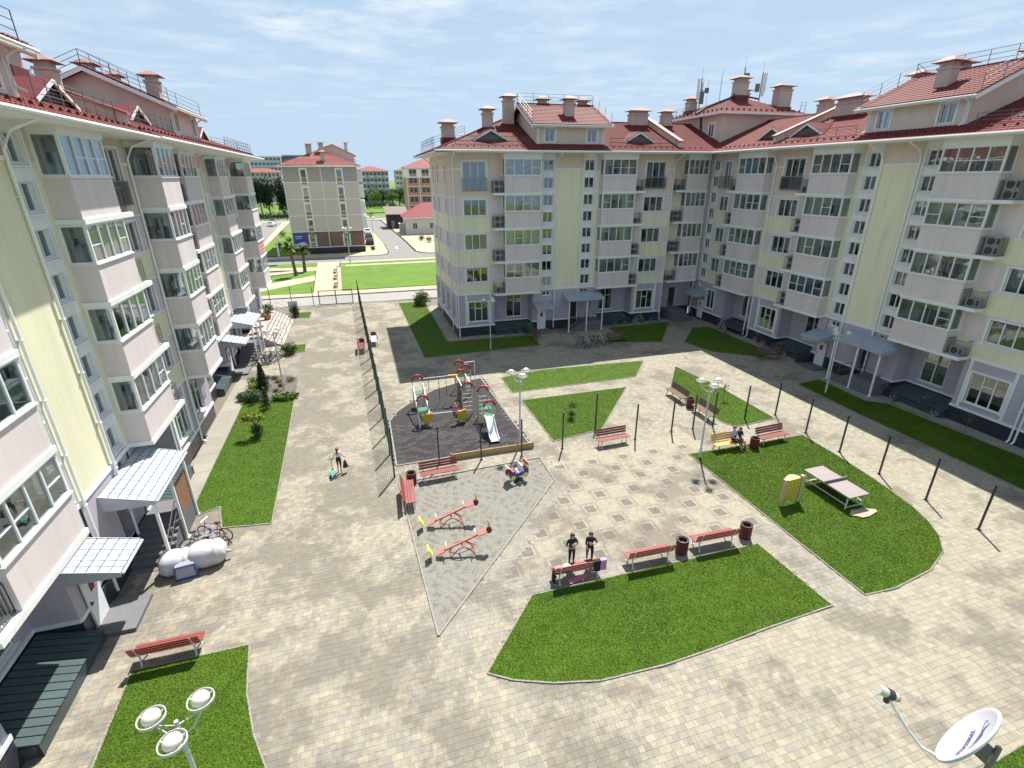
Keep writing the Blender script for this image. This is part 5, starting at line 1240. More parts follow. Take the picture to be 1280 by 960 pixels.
tubes('wall_bars', [((6.9, 29.2, .25*k), (6.75, 27.0, .25*k)) for k in range(2, 7)]+[((6.26, 29.2, .25*k), (6.15, 27.0, .25*k)) for k in range(2, 7)], .015, GRNP)
tubes('tower_ladder', [((6.3, 29.1, .3*k), (6.9, 29.1, .3*k)) for k in range(1, 6)]+[((5.4, 29.8, .3*k), (6.05, 29.8, .3*k)) for k in range(1, 6)]+[((6.3, 33.1, .3*k), (6.62, 33.1, .3*k)) for k in range(1, 6)], .018, PVC)
m = MB()
for (x, y) in ((2.75, 32.0), (2.73, 29.3), (6.6, 28.4), (6.45, 27.2)): p = P_(x, y); m.box(p.x-.3, p.x+.3, p.y-.3, p.y+.3, .98, 1.02)
link('platform', m.mesh('platform', GRNP), PG)
m = MB(); pts = [(27.0, 1.06), (26.7, 1.0), (26.1, .42), (25.75, .2), (25.45, .17)]
for (y0, z0), (y1, z1) in zip(pts, pts[1:]):
    x0 = 6.42
    m.hexa([tuple(P_(x0-.25, y1, z1-.03)), tuple(P_(x0+.25, y1, z1-.03)), tuple(P_(x0+.25, y0, z0-.03)), tuple(P_(x0-.25, y0, z0-.03)), tuple(P_(x0-.25, y1, z1)), tuple(P_(x0+.25, y1, z1)), tuple(P_(x0+.25, y0, z0)), tuple(P_(x0-.25, y0, z0))])
    for s in (-1, 1):
        xa = x0+s*.26; m.hexa([tuple(P_(xa-.02, y1, z1-.04)), tuple(P_(xa+.02, y1, z1-.04)), tuple(P_(xa+.02, y0, z0-.04)), tuple(P_(xa-.02, y0, z0-.04)), tuple(P_(xa-.02, y1, z1+.13)), tuple(P_(xa+.02, y1, z1+.13)), tuple(P_(xa+.02, y0, z0+.13)), tuple(P_(xa-.02, y0, z0+.13))])
link('slide', m.mesh('slide', SLIDE), PG)
# seesaw-like rockers in the gravel
def make_rocker():
    t = link('seesaw', None); m = MB(); a, b = Vector((-1.02, 0, .18)), Vector((1.02, 0, .92))
    m.beam(a, b, .09, .07); link('beam', m.mesh('beam', PINKP), t)
    m = MB()
    for y in (-.22, .22):
        pts = [(-.5+1.0*k/8, y, .02+.42*math.sin(math.pi*k/8)) for k in range(9)]; m.tube(pts, .022, 6)
    m.tube([(-.5, -.22, .02), (-.5, .22, .02)], .02, 5); m.tube([(.5, -.22, .02), (.5, .22, .02)], .02, 5); m.tube([(0, -.22, .44), (0, .22, .44)], .03, 6); m.tube([(0, 0, .44), (0, 0, .56)], .03, 6); m.tube([(.15, 0, .6), (.5, 0, .3)], .02, 6)
    link('arched_base', m.mesh('arched_base', REDP), t)
    m = MB(); m.box(-1.06, -.70, -.16, .16, .25, .29); m.xform(Matrix.Translation((-.88, 0, .27)) @ Matrix.Rotation(R(-20), 4, 'Y') @ Matrix.Translation((.88, 0, -.27))); link('seat', m.mesh('seat', PINKP), t)
    m = MB(); m.box(.70, 1.06, -.16, .16, .86, .90); m.xform(Matrix.Translation((.88, 0, .88)) @ Matrix.Rotation(R(-20), 4, 'Y') @ Matrix.Translation((-.88, 0, -.88))); link('seat', m.mesh('seat', PINKP), t)
    m = MB(); m.hexa([(-1.28, -.17, .22), (-1.22, -.17, .20), (-1.22, .17, .20), (-1.28, .17, .22), (-1.42, -.2, .55), (-1.36, -.2, .55), (-1.36, .2, .55), (-1.42, .2, .55)]); link('yellow_board', m.mesh('yellow_board', mat('bright_yellow', (.72, .62, .05), .45)), t)
    m = MB(); m.ball((1.16, 0, .93), (.13, .1, .17), 10, 7); link('red_end', m.mesh('red_end', BINR, True), t); m = MB(); m.tube([(1.16, 0, 1.05), (1.17, 0, 1.25), (1.10, 0, 1.42)], [.04, .03, .01], 6); link('yellow_horn', m.mesh('yellow_horn', YELP), t)
    m = MB()
    for x, z in ((-.62, .33), (.62, .78)): m.tube([(x, 0, z), (x-.05, 0, z+.25)], .015, 5); m.tube([(x-.05, -.15, z+.25), (x-.05, .15, z+.25)], .015, 5)
    link('handlebar', m.mesh('handlebar', PVC), t); return t
sw = make_rocker(); sw.location = (2.62, 18.85, 0); tag(sw, 'red seesaw with yellow end board, farther from the camera in the gravel', 'seesaw', 'seesaws in the gravel'); sw.rotation_euler = (0, 0, R(-2))
copy_thing(sw, (2.72, 16.82, 0), R(-2), 'red seesaw with yellow end board, nearer the camera in the gravel')['category'] = 'seesaw'
sc = thing('spring_car', 'red, white and blue spring rocker shaped like a car with yellow wheels', 'spring rocker', (6.5, 21.4, 0), R(12))
m = MB(); m.tube([(.13*math.cos(k*.9), .13*math.sin(k*.9), .02+k*.012) for k in range(28)], .014, 5); m.tube([(.1, .1, .35), (-.1, -.1, .36)], .02, 5); m.box(-.2, .2, -.2, .2, 0, .02); link('spring', m.mesh('spring', DARKM), sc)
for y in (-.24, .24):
    m = MB(); pr = [(-.55, .36), (.55, .36), (.55, .62), (.45, .64), (.12, .56), (-.1, .56), (-.52, .66)]; m.poly([(x, y-.02, z) for x, z in pr]); m.poly([(x, y+.02, z) for x, z in pr][::-1])
    for (x0, z0), (x1, z1) in zip(pr, pr[1:]+pr[:1]): m.quad((x0, y-.02, z0), (x1, y-.02, z1), (x1, y+.02, z1), (x0, y+.02, z0))
    link('side_board', m.mesh('side_board', BLUP), sc)
    for x in (-.36, .36):
        m = MB(); m.lathe([(0, -.015), (.14, -.015), (.14, .015), (0, .015)], 14); m.xform(Matrix.Translation((x, y*1.12, .36)) @ Matrix.Rotation(R(90), 4, 'X')); link('wheel', m.mesh('wheel', mat('wheel_yellow', (.6, .55, .16), .5)), sc)
for (nm, x0, x1, z0, z1, mt) in (('bonnet', -.56, -.2, .60, .68, REDP), ('windscreen', -.62, -.3, .72, .98, WCL), ('seat', -.02, .2, .5, .56, SLIDE), ('seat_back', .16, .24, .56, .92, WCL), ('boot', .3, .56, .6, .68, REDP), ('rear_panel', .5, .58, .66, 1.0, mat('cream_board', (.70, .58, .42), .5)), ('rear_red', .46, .52, .9, 1.05, REDP)):
    m = MB(); m.box(x0, x1, -.22, .22, z0, z1) if nm != 'windscreen' else m.hexa([(-.35, -.22, .66), (-.3, -.22, .66), (-.3, .22, .66), (-.35, .22, .66), (-.58, -.22, .95), (-.53, -.22, .95), (-.53, .22, .95), (-.58, .22, .95)]); link(nm, m.mesh(nm, mt), sc)
# table tennis table, climbing board
tt = thing('table_tennis_table', 'grey outdoor table tennis table with a solid net on the lawn', 'table', (20.95, 15.68, 0), R(1))
m = MB(); m.box(-.6, .6, -1.3, -.01, .70, .76); link('table_top', m.mesh('table_top', mat('table_top_grey', (.25, .212, .215), .5, .1)), tt); m = MB(); m.box(-.6, .6, .01, 1.3, .70, .76); link('table_top', m.mesh('table_top', mat('table_top_grey', (0, 0, 0))), tt)
m = MB(); m.box(-.68, .68, -.02, .02, .765, .90); link('net', m.mesh('net', mat('net_grey', (.20, .17, .19), .6)), tt)
for x in (-.5, .5):
    for y in (-1.15, 1.15): m = MB(); m.beam((x, y, 0), (x, y, .7), .05, .05); link('leg', m.mesh('leg', LEGM), tt)
m = MB()
for x in (-.5, .5): m.beam((x, -1.12, .25), (x, 1.12, .25), .045, .045); m.beam((x, -1.25, .66), (x, 1.25, .66), .04, .05)
for y in (-1.15, 1.15): m.beam((-.48, y, .12), (.48, y, .12), .04, .04)
link('frame', m.mesh('frame', LEGM), tt)
for x, y, a, b_ in ((21.0, 14.05, .75, .33), (20.2, 17.3, .55, .35)):
    bb = MB(); pts = [(x+a*math.cos(k*.5236)*rnd.uniform(.75, 1.1), y+b_*math.sin(k*.5236)*rnd.uniform(.75, 1.1)) for k in range(12)]; bb.poly([(p, q, .083) for p, q in pts]); o = struct('worn_patch', bb.mesh('worn_patch', mat('bare_earth', (.36, .31, .23), .95, .2, 5)))
cb_ = thing('climbing_board', 'yellow climbing board with holes between two wooden posts', 'climbing board', (18.3, 15.65, 0), R(4))
for x in (-.52, .52): m = MB(); m.box(x-.07, x+.07, -.07, .07, 0, 1.45); m.box(x-.08, x+.08, -.08, .08, 1.45, 1.48); link('post', m.mesh('post', mat('pale_wood', (.48, .38, .22), .8, .2, 6)), cb_)
m = MB(); m.box(-.45, .45, -.02, .02, .25, 1.38); bd = link('board', m.mesh('board', YELP), cb_); m = MB()
for i in range(4):
    for j in range(5): m.ball((-.33+.22*i+(.06 if j % 2 else 0), -.03, .38+.21*j), (.035, .03, .035), 7, 5)
link('hand_holds', m.mesh('hand_holds', WCL), bd)

# ------------------------------------------------------------------ bicycles
def make_bike(mt):
    t = link('bicycle', None)
    for x in (-.52, .52):
        m = MB(); m.ring(.31, .022, 20, 6, (x, 0, .33), 'y'); wl = link('wheel', m.mesh('wheel', TYRE), t); m = MB()
        for k in range(10):
            a = math.pi*k/10; m.tube([(x+.3*math.cos(a), 0, .33+.3*math.sin(a)), (x-.3*math.cos(a), 0, .33-.3*math.sin(a))], .004, 3)
        m.ring(.285, .012, 18, 4, (x, 0, .33), 'y'); link('spokes', m.mesh('spokes', CHR), wl)
    m = MB(); bb, st, hd, hb = (-.08, 0, .30), (-.22, 0, .82), (.38, 0, .80), (.42, 0, .66)
    for p, q in ((bb, st), (bb, hb), (st, hd), (st, (-.52, 0, .33)), (bb, (-.52, 0, .33)), (hd, hb), (hb, (.52, 0, .33))): m.tube([p, q], .018, 6)
    link('frame', m.mesh('frame', mt), t)
    m = MB(); m.hexa([(-.36, -.07, .88), (-.10, -.025, .88), (-.10, .025, .88), (-.36, .07, .88), (-.36, -.07, .92), (-.10, -.02, .92), (-.10, .02, .92), (-.36, .07, .92)]); m.tube([(-.22, 0, .82), (-.235, 0, .88)], .014, 5); link('saddle', m.mesh('saddle', TYRE), t)
    m = MB(); m.tube([(.38, 0, .8), (.36, 0, .98)], .014, 5); m.tube([(.24, -.28, 1.02), (.36, -.2, 1.0), (.36, .2, 1.0), (.24, .28, 1.02)], .013, 5); link('handlebar', m.mesh('handlebar', CHR), t)
    m = MB(); m.ring(.09, .008, 12, 4, bb, 'y'); m.tube([(-.08, -.09, .30), (.04, -.09, .2)], .01, 4); m.tube([(-.08, .09, .30), (-.2, .09, .4)], .01, 4); link('crank', m.mesh('crank', DARKM), t)
    return t
bk = {c: make_bike(mt) for c, mt in (('blue', mat('bike_blue', (.04, .14, .42), .35)), ('dark', mat('bike_black', (.03, .03, .035), .4)), ('white', mat('bike_white', (.6, .6, .6), .4)), ('red', mat('bike_red', (.25, .06, .05), .4)))}
GBK = 'bicycles left outside the entrances'
blist = [('blue', -7.75, 20.35, 20, 'blue bicycle beside the white sacks'), ('red', -7.35, 20.75, 155, 'dark red bicycle behind the blue one by the white sacks'), ('white', -7.5, 19.95, 8, 'pale bicycle half hidden by the white sacks')]
for k in range(6): blist.append((('blue', 'dark', 'white', 'dark', 'red', 'white')[k], 18.3+.5*k, 41.0+rnd.uniform(-.1, .1), 84+rnd.uniform(-8, 8), ['blue bicycle at the left end of the shaded rack', 'dark bicycle second from the left in the shaded rack', 'pale bicycle third from the left in the shaded rack', 'dark bicycle fourth from the left in the shaded rack', 'dark red bicycle fifth from the left in the shaded rack', 'pale bicycle at the right end of the shaded rack'][k]))
for k in range(6): blist.append((('dark', 'blue', 'dark', 'white', 'dark', 'blue')[k], -9.0+.45*(k % 3)+rnd.uniform(-.1, .1), 44.6+.75*(k//3)+rnd.uniform(-.2, .2), rnd.uniform(-30, 60), ['dark bicycle at the front left of the pile by the terrace', 'blue bicycle in the middle of the pile by the terrace', 'dark bicycle at the right of the pile by the terrace', 'pale bicycle in the pile against the terrace wall', 'dark bicycle at the back of the pile by the terrace', 'blue bicycle at the back of the pile by the terrace'][k]))
blist += [('white', 27.6, 46.5, 10, 'pale bicycle against the far wing plinth below the last window'), ('blue', 29.6, 46.45, 5, 'blue bicycle against the far wing plinth nearest the inner corner'), ('dark', 25.4, 46.3, 0, 'dark bicycle in the niche right of the far wing canopy'),
          ('white', 34.4, 41.6, 85, 'pale bicycle in the right wing niche nearest the corner'), ('red', 34.6, 36.6, 92, 'reddish bicycle below the right wing window with green curtains'), ('dark', 34.3, 33.6, 80, 'dark bicycle at the right wing niche beyond the black bin'), ('dark', 34.4, 23.9, 95, 'dark bicycle behind the right wing canopy post'), ('dark', 34.6, 21.2, 88, 'dark bicycle against the right wing plinth nearest the camera'), ('dark', 13.9, 46.4, 3, 'dark bicycle in the shaded niche of the far wing left of the side door')]
used = set()
for c, x, y, rz, lab in blist:
    p = bk[c]
    if c in used: o = copy_thing(p, (x, y, 0), R(rz), lab, GBK); o['category'] = 'bicycle'
    else: p.location = (x, y, 0); p.rotation_euler = (0, 0, R(rz)); tag(p, lab, 'bicycle', GBK); used.add(c); o = p
rk = thing('bicycle_rack', 'low metal bicycle rack in the shade by the far wing canopy', 'bicycle rack', (19.5, 41.0, 0)); m = MB()
for k in range(7): m.tube([(-1.4+.47*k, -.2, 0), (-1.4+.47*k, -.2, .45), (-1.4+.47*k, .2, .45), (-1.4+.47*k, .2, 0)], .014, 5)
m.tube([(-1.5, -.2, .04), (1.6, -.2, .04)], .018, 5); m.tube([(-1.5, .2, .04), (1.6, .2, .04)], .018, 5); link('hoops', m.mesh('hoops', RAIL), rk)
# white sacks
def sack(lab, loc, r, rz):
    m = MB(); m.ball((0, 0, r[2]*.92), r, 36, 22); vv = []
    for x, y, z in m.v:
        a_ = math.atan2(y, x); q = abs(z/r[2]-.92); f = 1+.022*math.sin(11*a_)*(1-q)+.015*math.sin(23*a_+4*z)
        sx = math.copysign(abs(x/r[0])**.62, x)*r[0]; sy = math.copysign(abs(y/r[1])**.7, y)*r[1]
        crease = 1-.10*math.exp(-((x-.12)/.06)**2)
        vv.append((sx*f, sy*f*crease, max(z, .01)*crease))
    m.v = vv; m.tube([(r[0]*.95, 0, r[2]*.75), (r[0]*1.1, .02, r[2]*.62), (r[0]*1.18, .03, r[2]*.66)], [.10, .035, .07], 8)
    o = link('sack', m.mesh('sack', mat('sack_white', (.46, .46, .48), .42, .06, 4, .5, 7), True), None, loc, rz); return tag(o, lab, 'sack', 'white sacks by the entrance steps')
sack('large white plastic sack lying by the entrance steps, nearer the wall', (-8.35, 19.1, 0), (.62, .52, .46), R(12)); sack('large white plastic sack lying beside the bicycles, outer one', (-7.3, 19.25, 0), (.72, .55, .5), R(5))
tb = MB(); tb.hexa([(-.36, -.3, 0), (.36, -.3, 0), (.36, .22, 0), (-.36, .22, 0), (-.33, -.22, .55), (.33, -.22, .55), (.3, .2, .72), (-.3, .2, .72)]); o = link('blue_bag', None, None, (-7.95, 18.75, 0), R(8)); tag(o, 'grey and blue holdall between the two white sacks', 'bag'); link('bag_body', tb.mesh('bag_body', mat('bag_grey', (.32, .33, .36), .6, .1)), o)
tb = MB(); tb.box(-.375, .375, -.31, -.3, .0, .08); tb.beam((-.37, -.31, 0), (-.33, -.23, .57), .05, .05); tb.beam((.37, -.31, 0), (.33, -.23, .57), .05, .05); tb.beam((-.33, -.23, .56), (.33, -.23, .56), .05, .05); link('bag_edging', tb.mesh('bag_edging', BLUP), o)

# ------------------------------------------------------------------ people
SEG = [('pelvis', 'spine', 'hips'), ('spine', 'chest', 'torso'), ('chest', 'neck', 'torso'), ('neck', 'jaw', 'head'), ('jaw', 'face', 'head'), ('face', 'crown', 'head')]
for sd_ in 'LR':
    SEG += [('chest', 'sh'+sd_, 'torso'), ('sh'+sd_, 'el'+sd_, 'uparm'), ('el'+sd_, 'wr'+sd_, 'forearm'), ('wr'+sd_, 'pa'+sd_, 'hand'), ('pelvis', 'hi'+sd_, 'hips'), ('hi'+sd_, 'kn'+sd_, 'thigh'), ('kn'+sd_, 'an'+sd_, 'shin'), ('an'+sd_, 'to'+sd_, 'foot')]
BASE = dict(pelvis=(0, 0, .95), spine=(0, .01, 1.1), chest=(0, .01, 1.32), neck=(0, .015, 1.455), jaw=(0, -.01, 1.52), face=(0, -.015, 1.59), crown=(0, 0, 1.67))
for s, k in ((1, 'L'), (-1, 'R')): BASE.update({'sh'+k: (s*.165, .015, 1.39), 'el'+k: (s*.22, .03, 1.12), 'wr'+k: (s*.23, -.03, .88), 'pa'+k: (s*.23, -.05, .81), 'hi'+k: (s*.09, 0, .90), 'kn'+k: (s*.10, -.01, .49), 'an'+k: (s*.10, .02, .075), 'to'+k: (s*.115, -.13, .035)})
RAD = dict(pelvis=.125, spine=.115, chest=.135, neck=.05, jaw=.062, face=.092, crown=.062, sh=.062, el=.042, wr=.03, pa=.036, hi=.095, kn=.058, an=.038, to=.035)
def person(label, loc, rz, size, pose, cl, hair=HAIRD, cap=None, ponytail=False, group=None):
    J = dict(BASE); J.update(pose); names = list(J); V = [tuple(Vector(J[n])*size) for n in names]; idx = {n: i for i, n in enumerate(names)}
    rad = [RAD.get(n, RAD.get(n[:2], .05))*size for n in names]; E_ = [(idx[a], idx[b]) for a, b, _ in SEG]; lab = [c for _, _, c in SEG]
    for k, s in (('L', 1), ('R', -1)):
        wr, pa = Vector(J['wr'+k]), Vector(J['pa'+k]); d = (pa-wr).normalized(); sx = d.cross(Vector((0, 1, .3))).normalized(); curl = d.cross(sx).normalized()
        for f, (off, ln) in enumerate(((-.030, .055), (-.011, .075), (.009, .082), (.028, .072), (.045, .05))):
            a = pa+sx*off+d*(.02 if f else -.02); b = a+d*ln*.55+(sx*.02 if f == 4 else Vector())+curl*.008; c = b+d*ln*.4+curl*.025
            i = len(V); V += [tuple(a*size), tuple(b*size), tuple(c*size)]; rad += [.0105*size, .0095*size, .008*size]
            E_ += [(idx['pa'+k], i), (i, i+1), (i+1, i+2)]; lab += ['hand']*3
    me = bpy.data.meshes.new('body_skeleton'); me.from_pydata(V, E_, []); ob = bpy.data.objects.new('body_skeleton', me); col.objects.link(ob)
    ob.modifiers.new('skin', 'SKIN'); sv = ob.data.skin_vertices[0].data
    for i, r in enumerate(rad): sv[i].radius = (r, r)
    for i in range(len(rad)): sv[i].use_root = (i == 0)
    sb = ob.modifiers.new('sub', 'SUBSURF'); sb.levels = 1; sb.render_levels = 1
    dg = bpy.context.evaluated_depsgraph_get(); bm_ = bpy.data.meshes.new_from_object(ob.evaluated_get(dg)); bpy.data.objects.remove(ob)
    keys = ['torso', 'hips', 'head', 'uparm', 'forearm', 'hand', 'thigh', 'shin', 'foot']; bm_.materials.clear()
    for k in keys: bm_.materials.append(cl.get(k, SKIN))
    for p in bm_.polygons:
        c = p.center; best = (9, 0)
        for (a, b), l in zip(E_, lab):
            A_, B_v = Vector(V[a]), Vector(V[b]); ab = B_v-A_; t = max(0, min(1, (c-A_).dot(ab)/max(ab.length_squared, 1e-9))); dd = (c-A_-ab*t).length-min(rad[a], rad[b])
            if dd < best[0]: best = (dd, keys.index(l))
        p.material_index = best[1]; p.use_smooth = True
    t = thing('person', label, 'person', loc, rz, group); bm_.name = 'body'; link('body', bm_, t)
    f, cr = Vector(J['face'])*size, Vector(J['crown'])*size; up = (cr-Vector(J['jaw'])*size).normalized(); m = MB()
    fw = Vector((0, -1, 0)) if abs(up.y) < .8 else Vector((0, 0, 1)); fw = (fw-up*fw.dot(up)).normalized()
    m.ball(tuple(f-fw*.018*size+up*.028*size), (.108*size, .108*size, .115*size), 12, 8)
    m.v = [v for v in m.v]; keep = [tuple(Vector(v)+(fw*-.05*size if (Vector(v)-f).dot(fw) > .05*size and (Vector(v)-f).dot(up) < .045*size else Vector())) for v in m.v]; m.v = keep
    if ponytail: m.tube([f-fw*.1*size+up*.03*size, f-fw*.17*size-up*.08*size, f-fw*.15*size-up*.28*size], [.05*size, .045*size, .015*size], 7)
    link('cap' if cap else 'hair', m.mesh('hair', cap or hair, True), t)
    if cap:
        m = MB(); m.tube([f-fw*.1*size-up*.02*size, f-fw*.14*size-up*.1*size, f-fw*.13*size-up*.3*size], [.055*size, .045*size, .02*size], 7); link('hair', m.mesh('hair', hair, True), t)
        m = MB(); q = f+fw*.11*size+up*.06*size; sx = up.cross(fw); m.hexa([tuple(q+sx*.08*size), tuple(q-sx*.08*size), tuple(q-sx*.06*size+fw*.08*size), tuple(q+sx*.06*size+fw*.08*size), tuple(q+sx*.08*size+up*.012), tuple(q-sx*.08*size+up*.012), tuple(q-sx*.06*size+fw*.08*size+up*.012), tuple(q+sx*.06*size+fw*.08*size+up*.012)]); link('cap_peak', m.mesh('cap_peak', cap), t)
    m = MB(); sx = up.cross(fw)
    for s in (-1, 1): m.ball(tuple(f+fw*.088*size+sx*s*.034*size), .011*size, 6, 5)
    link('eyes', m.mesh('eyes', BLK), t); m = MB(); m.ball(tuple(f+fw*.095*size-up*.022*size), (.013*size,)*3, 6, 5); m.ball(tuple(f+fw*.085*size-up*.055*size), (.022*size, .01*size, .006*size), 6, 5); link('nose_and_mouth', m.mesh('nose_and_mouth', SKIN), t)
    return t
kid = dict(torso=WCL, uparm=WCL, hips=BLK, thigh=BLK, foot=WCL)
k = person('child in a red cap and white T-shirt pushing a turquoise scooter across the paving', (-2.3, 24.9, 0), R(172), .84, dict(elL=(.25, .06, 1.13), wrL=(.33, -.02, .93), paL=(.35, -.05, .87), elR=(-.26, .0, 1.15), wrR=(-.36, -.14, .98), paR=(-.38, -.19, .93), knL=(.10, -.12, .50), anL=(.10, .05, .10), toL=(.11, -.09, .035), knR=(-.1, .02, .48), anR=(-.1, .16, .11), toR=(-.11, .05, .03)), kid, cap=REDP)
TURQ = mat('turquoise_paint', (.05, .42, .42), .4)
so = thing('scooter', 'small turquoise kick scooter beside the child in the red cap', 'scooter', (-2.72, 24.72, 0), R(172)); m = MB(); m.box(-.07, .07, -.25, .3, .09, .115); m.tube([(0, -.3, .1), (0, -.36, .75)], .02, 6); link('deck', m.mesh('deck', TURQ), so)
m = MB(); m.tube([(-.2, -.36, .75), (.2, -.36, .75)], .016, 6); link('handlebar', m.mesh('handlebar', DARKM), so)
for y in (-.33, .33): m = MB(); m.lathe([(0, -.02), (.09, -.02), (.09, .02), (0, .02)], 14); m.xform(Matrix.Translation((0, y, .09)) @ Matrix.Rotation(R(90), 4, 'Y')); link('wheel', m.mesh('wheel', TYRE), so)
bg_ = link('shopping_bag', None, None, (-1.98, 24.78, .3), R(20)); tag(bg_, 'dark bag hanging from the hand of the child in the red cap', 'bag'); m = MB(); m.hexa([(-.13, -.07, 0), (.13, -.07, 0), (.13, .07, 0), (-.13, .07, 0), (-.05, -.04, .4), (.05, -.04, .4), (.05, .04, .4), (-.05, .04, .4)]); m.tube([(-.03, 0, .39), (0, 0, .48), (.03, 0, .39)], .01, 5); link('bag_body', m.mesh('bag_body', mat('bag_dark_red', (.06, .02, .025), .7)), bg_)
girl = dict(torso=BLK, uparm=BLK, hips=BLK, thigh=BLK, shin=BLK, foot=WCL)
def tee_print(t, s):
    m = MB(); m.box(-.08*s, .08*s, -.150*s, -.135*s, 1.18*s, 1.28*s); m.box(-.05*s, .05*s, -.150*s, -.132*s, 1.10*s, 1.16*s); link('shirt_print', m.mesh('shirt_print', WCL), t)
g1 = person('girl in black T-shirt and leggings standing behind the cluttered red bench, left one', (6.8, 14.85, 0), R(4), .9, dict(elL=(.27, .02, 1.14), wrL=(.12, -.16, 1.08), paL=(.05, -.18, 1.09), elR=(-.27, .02, 1.14), wrR=(-.13, -.16, 1.06), paR=(-.06, -.19, 1.07)), girl, ponytail=True); tee_print(g1, .9)
g2 = person('girl in black T-shirt with one foot up on the cluttered red bench, right one', (7.55, 14.75, 0), R(-25), .88, dict(knR=(-.14, -.33, .92), anR=(-.14, -.36, .58), toR=(-.14, -.5, .55), elL=(.3, 0, 1.18), wrL=(.18, -.16, 1.2), paL=(.11, -.18, 1.22), elR=(-.2, -.12, 1.14), wrR=(-.12, -.26, 1.02), paR=(-.1, -.3, .98)), girl, ponytail=True); tee_print(g2, .88)
SIT = dict(pelvis=(0, 0, .57), spine=(0, .06, .72), chest=(0, .10, .94), neck=(0, .09, 1.08), jaw=(0, .05, 1.145), face=(0, .045, 1.21), crown=(0, .06, 1.29))
for s, q in ((1, 'L'), (-1, 'R')): SIT.update({'sh'+q: (s*.17, .1, 1.01), 'el'+q: (s*.23, .05, .76), 'wr'+q: (s*.12, -.15, .70), 'pa'+q: (s*.08, -.2, .70), 'hi'+q: (s*.09, -.02, .54), 'kn'+q: (s*.12, -.42, .52), 'an'+q: (s*.12, -.5, .09), 'to'+q: (s*.13, -.64, .04)})
SHIRT = mat('plaid_shirt', (.52, .44, .54), .85, .35, 14)
p1 = dict(SIT); p1.update(knL=(.2, -.40, .56), anL=(.42, -.66, .22), toL=(.5, -.76, .2), knR=(-.02, -.44, .52), anR=(.05, -.60, .09), toR=(.07, -.74, .04))
person('man in a checked shirt and black shorts sitting on the yellow bench with legs stretched', (19.35, 20.98, 0), R(8), 1.04, p1, dict(torso=SHIRT, uparm=SHIRT, hips=BLK, thigh=BLK, foot=BLK), hair=mat('grey_brown_hair', (.16, .12, .1), .7))
person('person in dark clothes sitting beside the man on the yellow bench', (19.8, 21.02, 0), R(-6), .9, SIT, dict(torso=mat('navy_cloth', (.03, .03, .06), .85), uparm=mat('navy_cloth', (0, 0, 0)), hips=BLK, thigh=mat('grey_cloth', (.16, .15, .18), .85), shin=BLK, foot=BLK))
p2 = dict(SIT); p2.update(wrL=(.26, -.12, .62), paL=(.27, -.15, .58), wrR=(-.26, -.12, .62), paR=(-.27, -.15, .58))
person('small child in pink sitting on the low bar of the climbing frame', (4.68, 28.78, .42), R(-10), .72, p2, dict(torso=PINK, uparm=PINK, hips=PINK, thigh=BINR, shin=BINR, foot=WCL), hair=mat('fair_hair', (.45, .3, .16), .7))
# things left on and under the bench
def lump(name, lab, cat, loc, r, mt, rz=0, n=5):
    m = MB(); m.ball((0, 0, r[2]), r, 14, 9); m.v = [(x*(1+.18*math.sin(7*y/r[1]+z*9)), y*(1+.15*math.sin(6*x/r[0])), max(0, z*(1+.2*math.sin(5*x/r[0]+3*y/r[1])))) for x, y, z in m.v]; o = link(name, m.mesh(name, mt, True), None, loc, rz); return tag(o, lab, cat)
lump('jacket', 'white jacket heaped on the left half of the cluttered red bench', 'jacket', (6.3, 14.15, .475), (.2, .16, .12), WCL)
lump('jacket', 'salmon pink jacket heaped at the left end of the cluttered red bench', 'jacket', (5.98, 14.15, .475), (.17, .17, .1), mat('salmon_cloth', (.55, .28, .24), .8))
for x, mt, lab in ((7.42, BLK, 'black jacket hanging over the back of the cluttered red bench'), (7.68, LILC, 'lilac jacket hanging over the right end of the cluttered red bench')):
    m = MB(); m.hexa([(-.13, -.42, .45), (.13, -.42, .42), (.13, -.36, .43), (-.13, -.36, .45), (-.12, -.44, .93), (.12, -.44, .93), (.12, -.3, .94), (-.12, -.3, .94)]); o = link('jacket', m.mesh('jacket', mt), None, (x, 14.2, 0), R(-2)); tag(o, lab, 'jacket')
sk = thing('roller_skates', 'pair of black roller skates hanging off the left end of the cluttered red bench', 'roller skates', (5.72, 14.0, 0))
for x, y, z in ((0, 0, .1), (.06, .1, .28)): m = MB(); m.box(x-.05, x+.05, y-.13, y+.13, z+.08, z+.14); m.box(x-.045, x+.045, y-.02, y+.13, z+.14, z+.34); b_ = link('boot', m.mesh('boot', BLK), sk); m = MB(); [m.ball((x, y-.12+.08*k, z+.05), (.015, .04, .04), 8, 6) for k in range(4)]; link('wheels', m.mesh('wheels', WCL), b_)
sb_ = thing('skateboard', 'pink skateboard lying under the cluttered red bench', 'skateboard', (6.65, 13.95, 0), R(10)); m = MB(); m.box(-.36, .36, -.1, .1, .09, .11); m.hexa([(.36, -.1, .09), (.46, -.08, .13), (.46, .08, .13), (.36, .1, .09), (.36, -.1, .11), (.46, -.08, .15), (.46, .08, .15), (.36, .1, .11)]); link('deck', m.mesh('deck', PINK), sb_); m = MB()
for x in (-.25, .25):
    for y in (-.08, .08): m.ball((x, y, .04), (.04, .022, .04), 8, 6)
link('wheels', m.mesh('wheels', WCL), sb_)

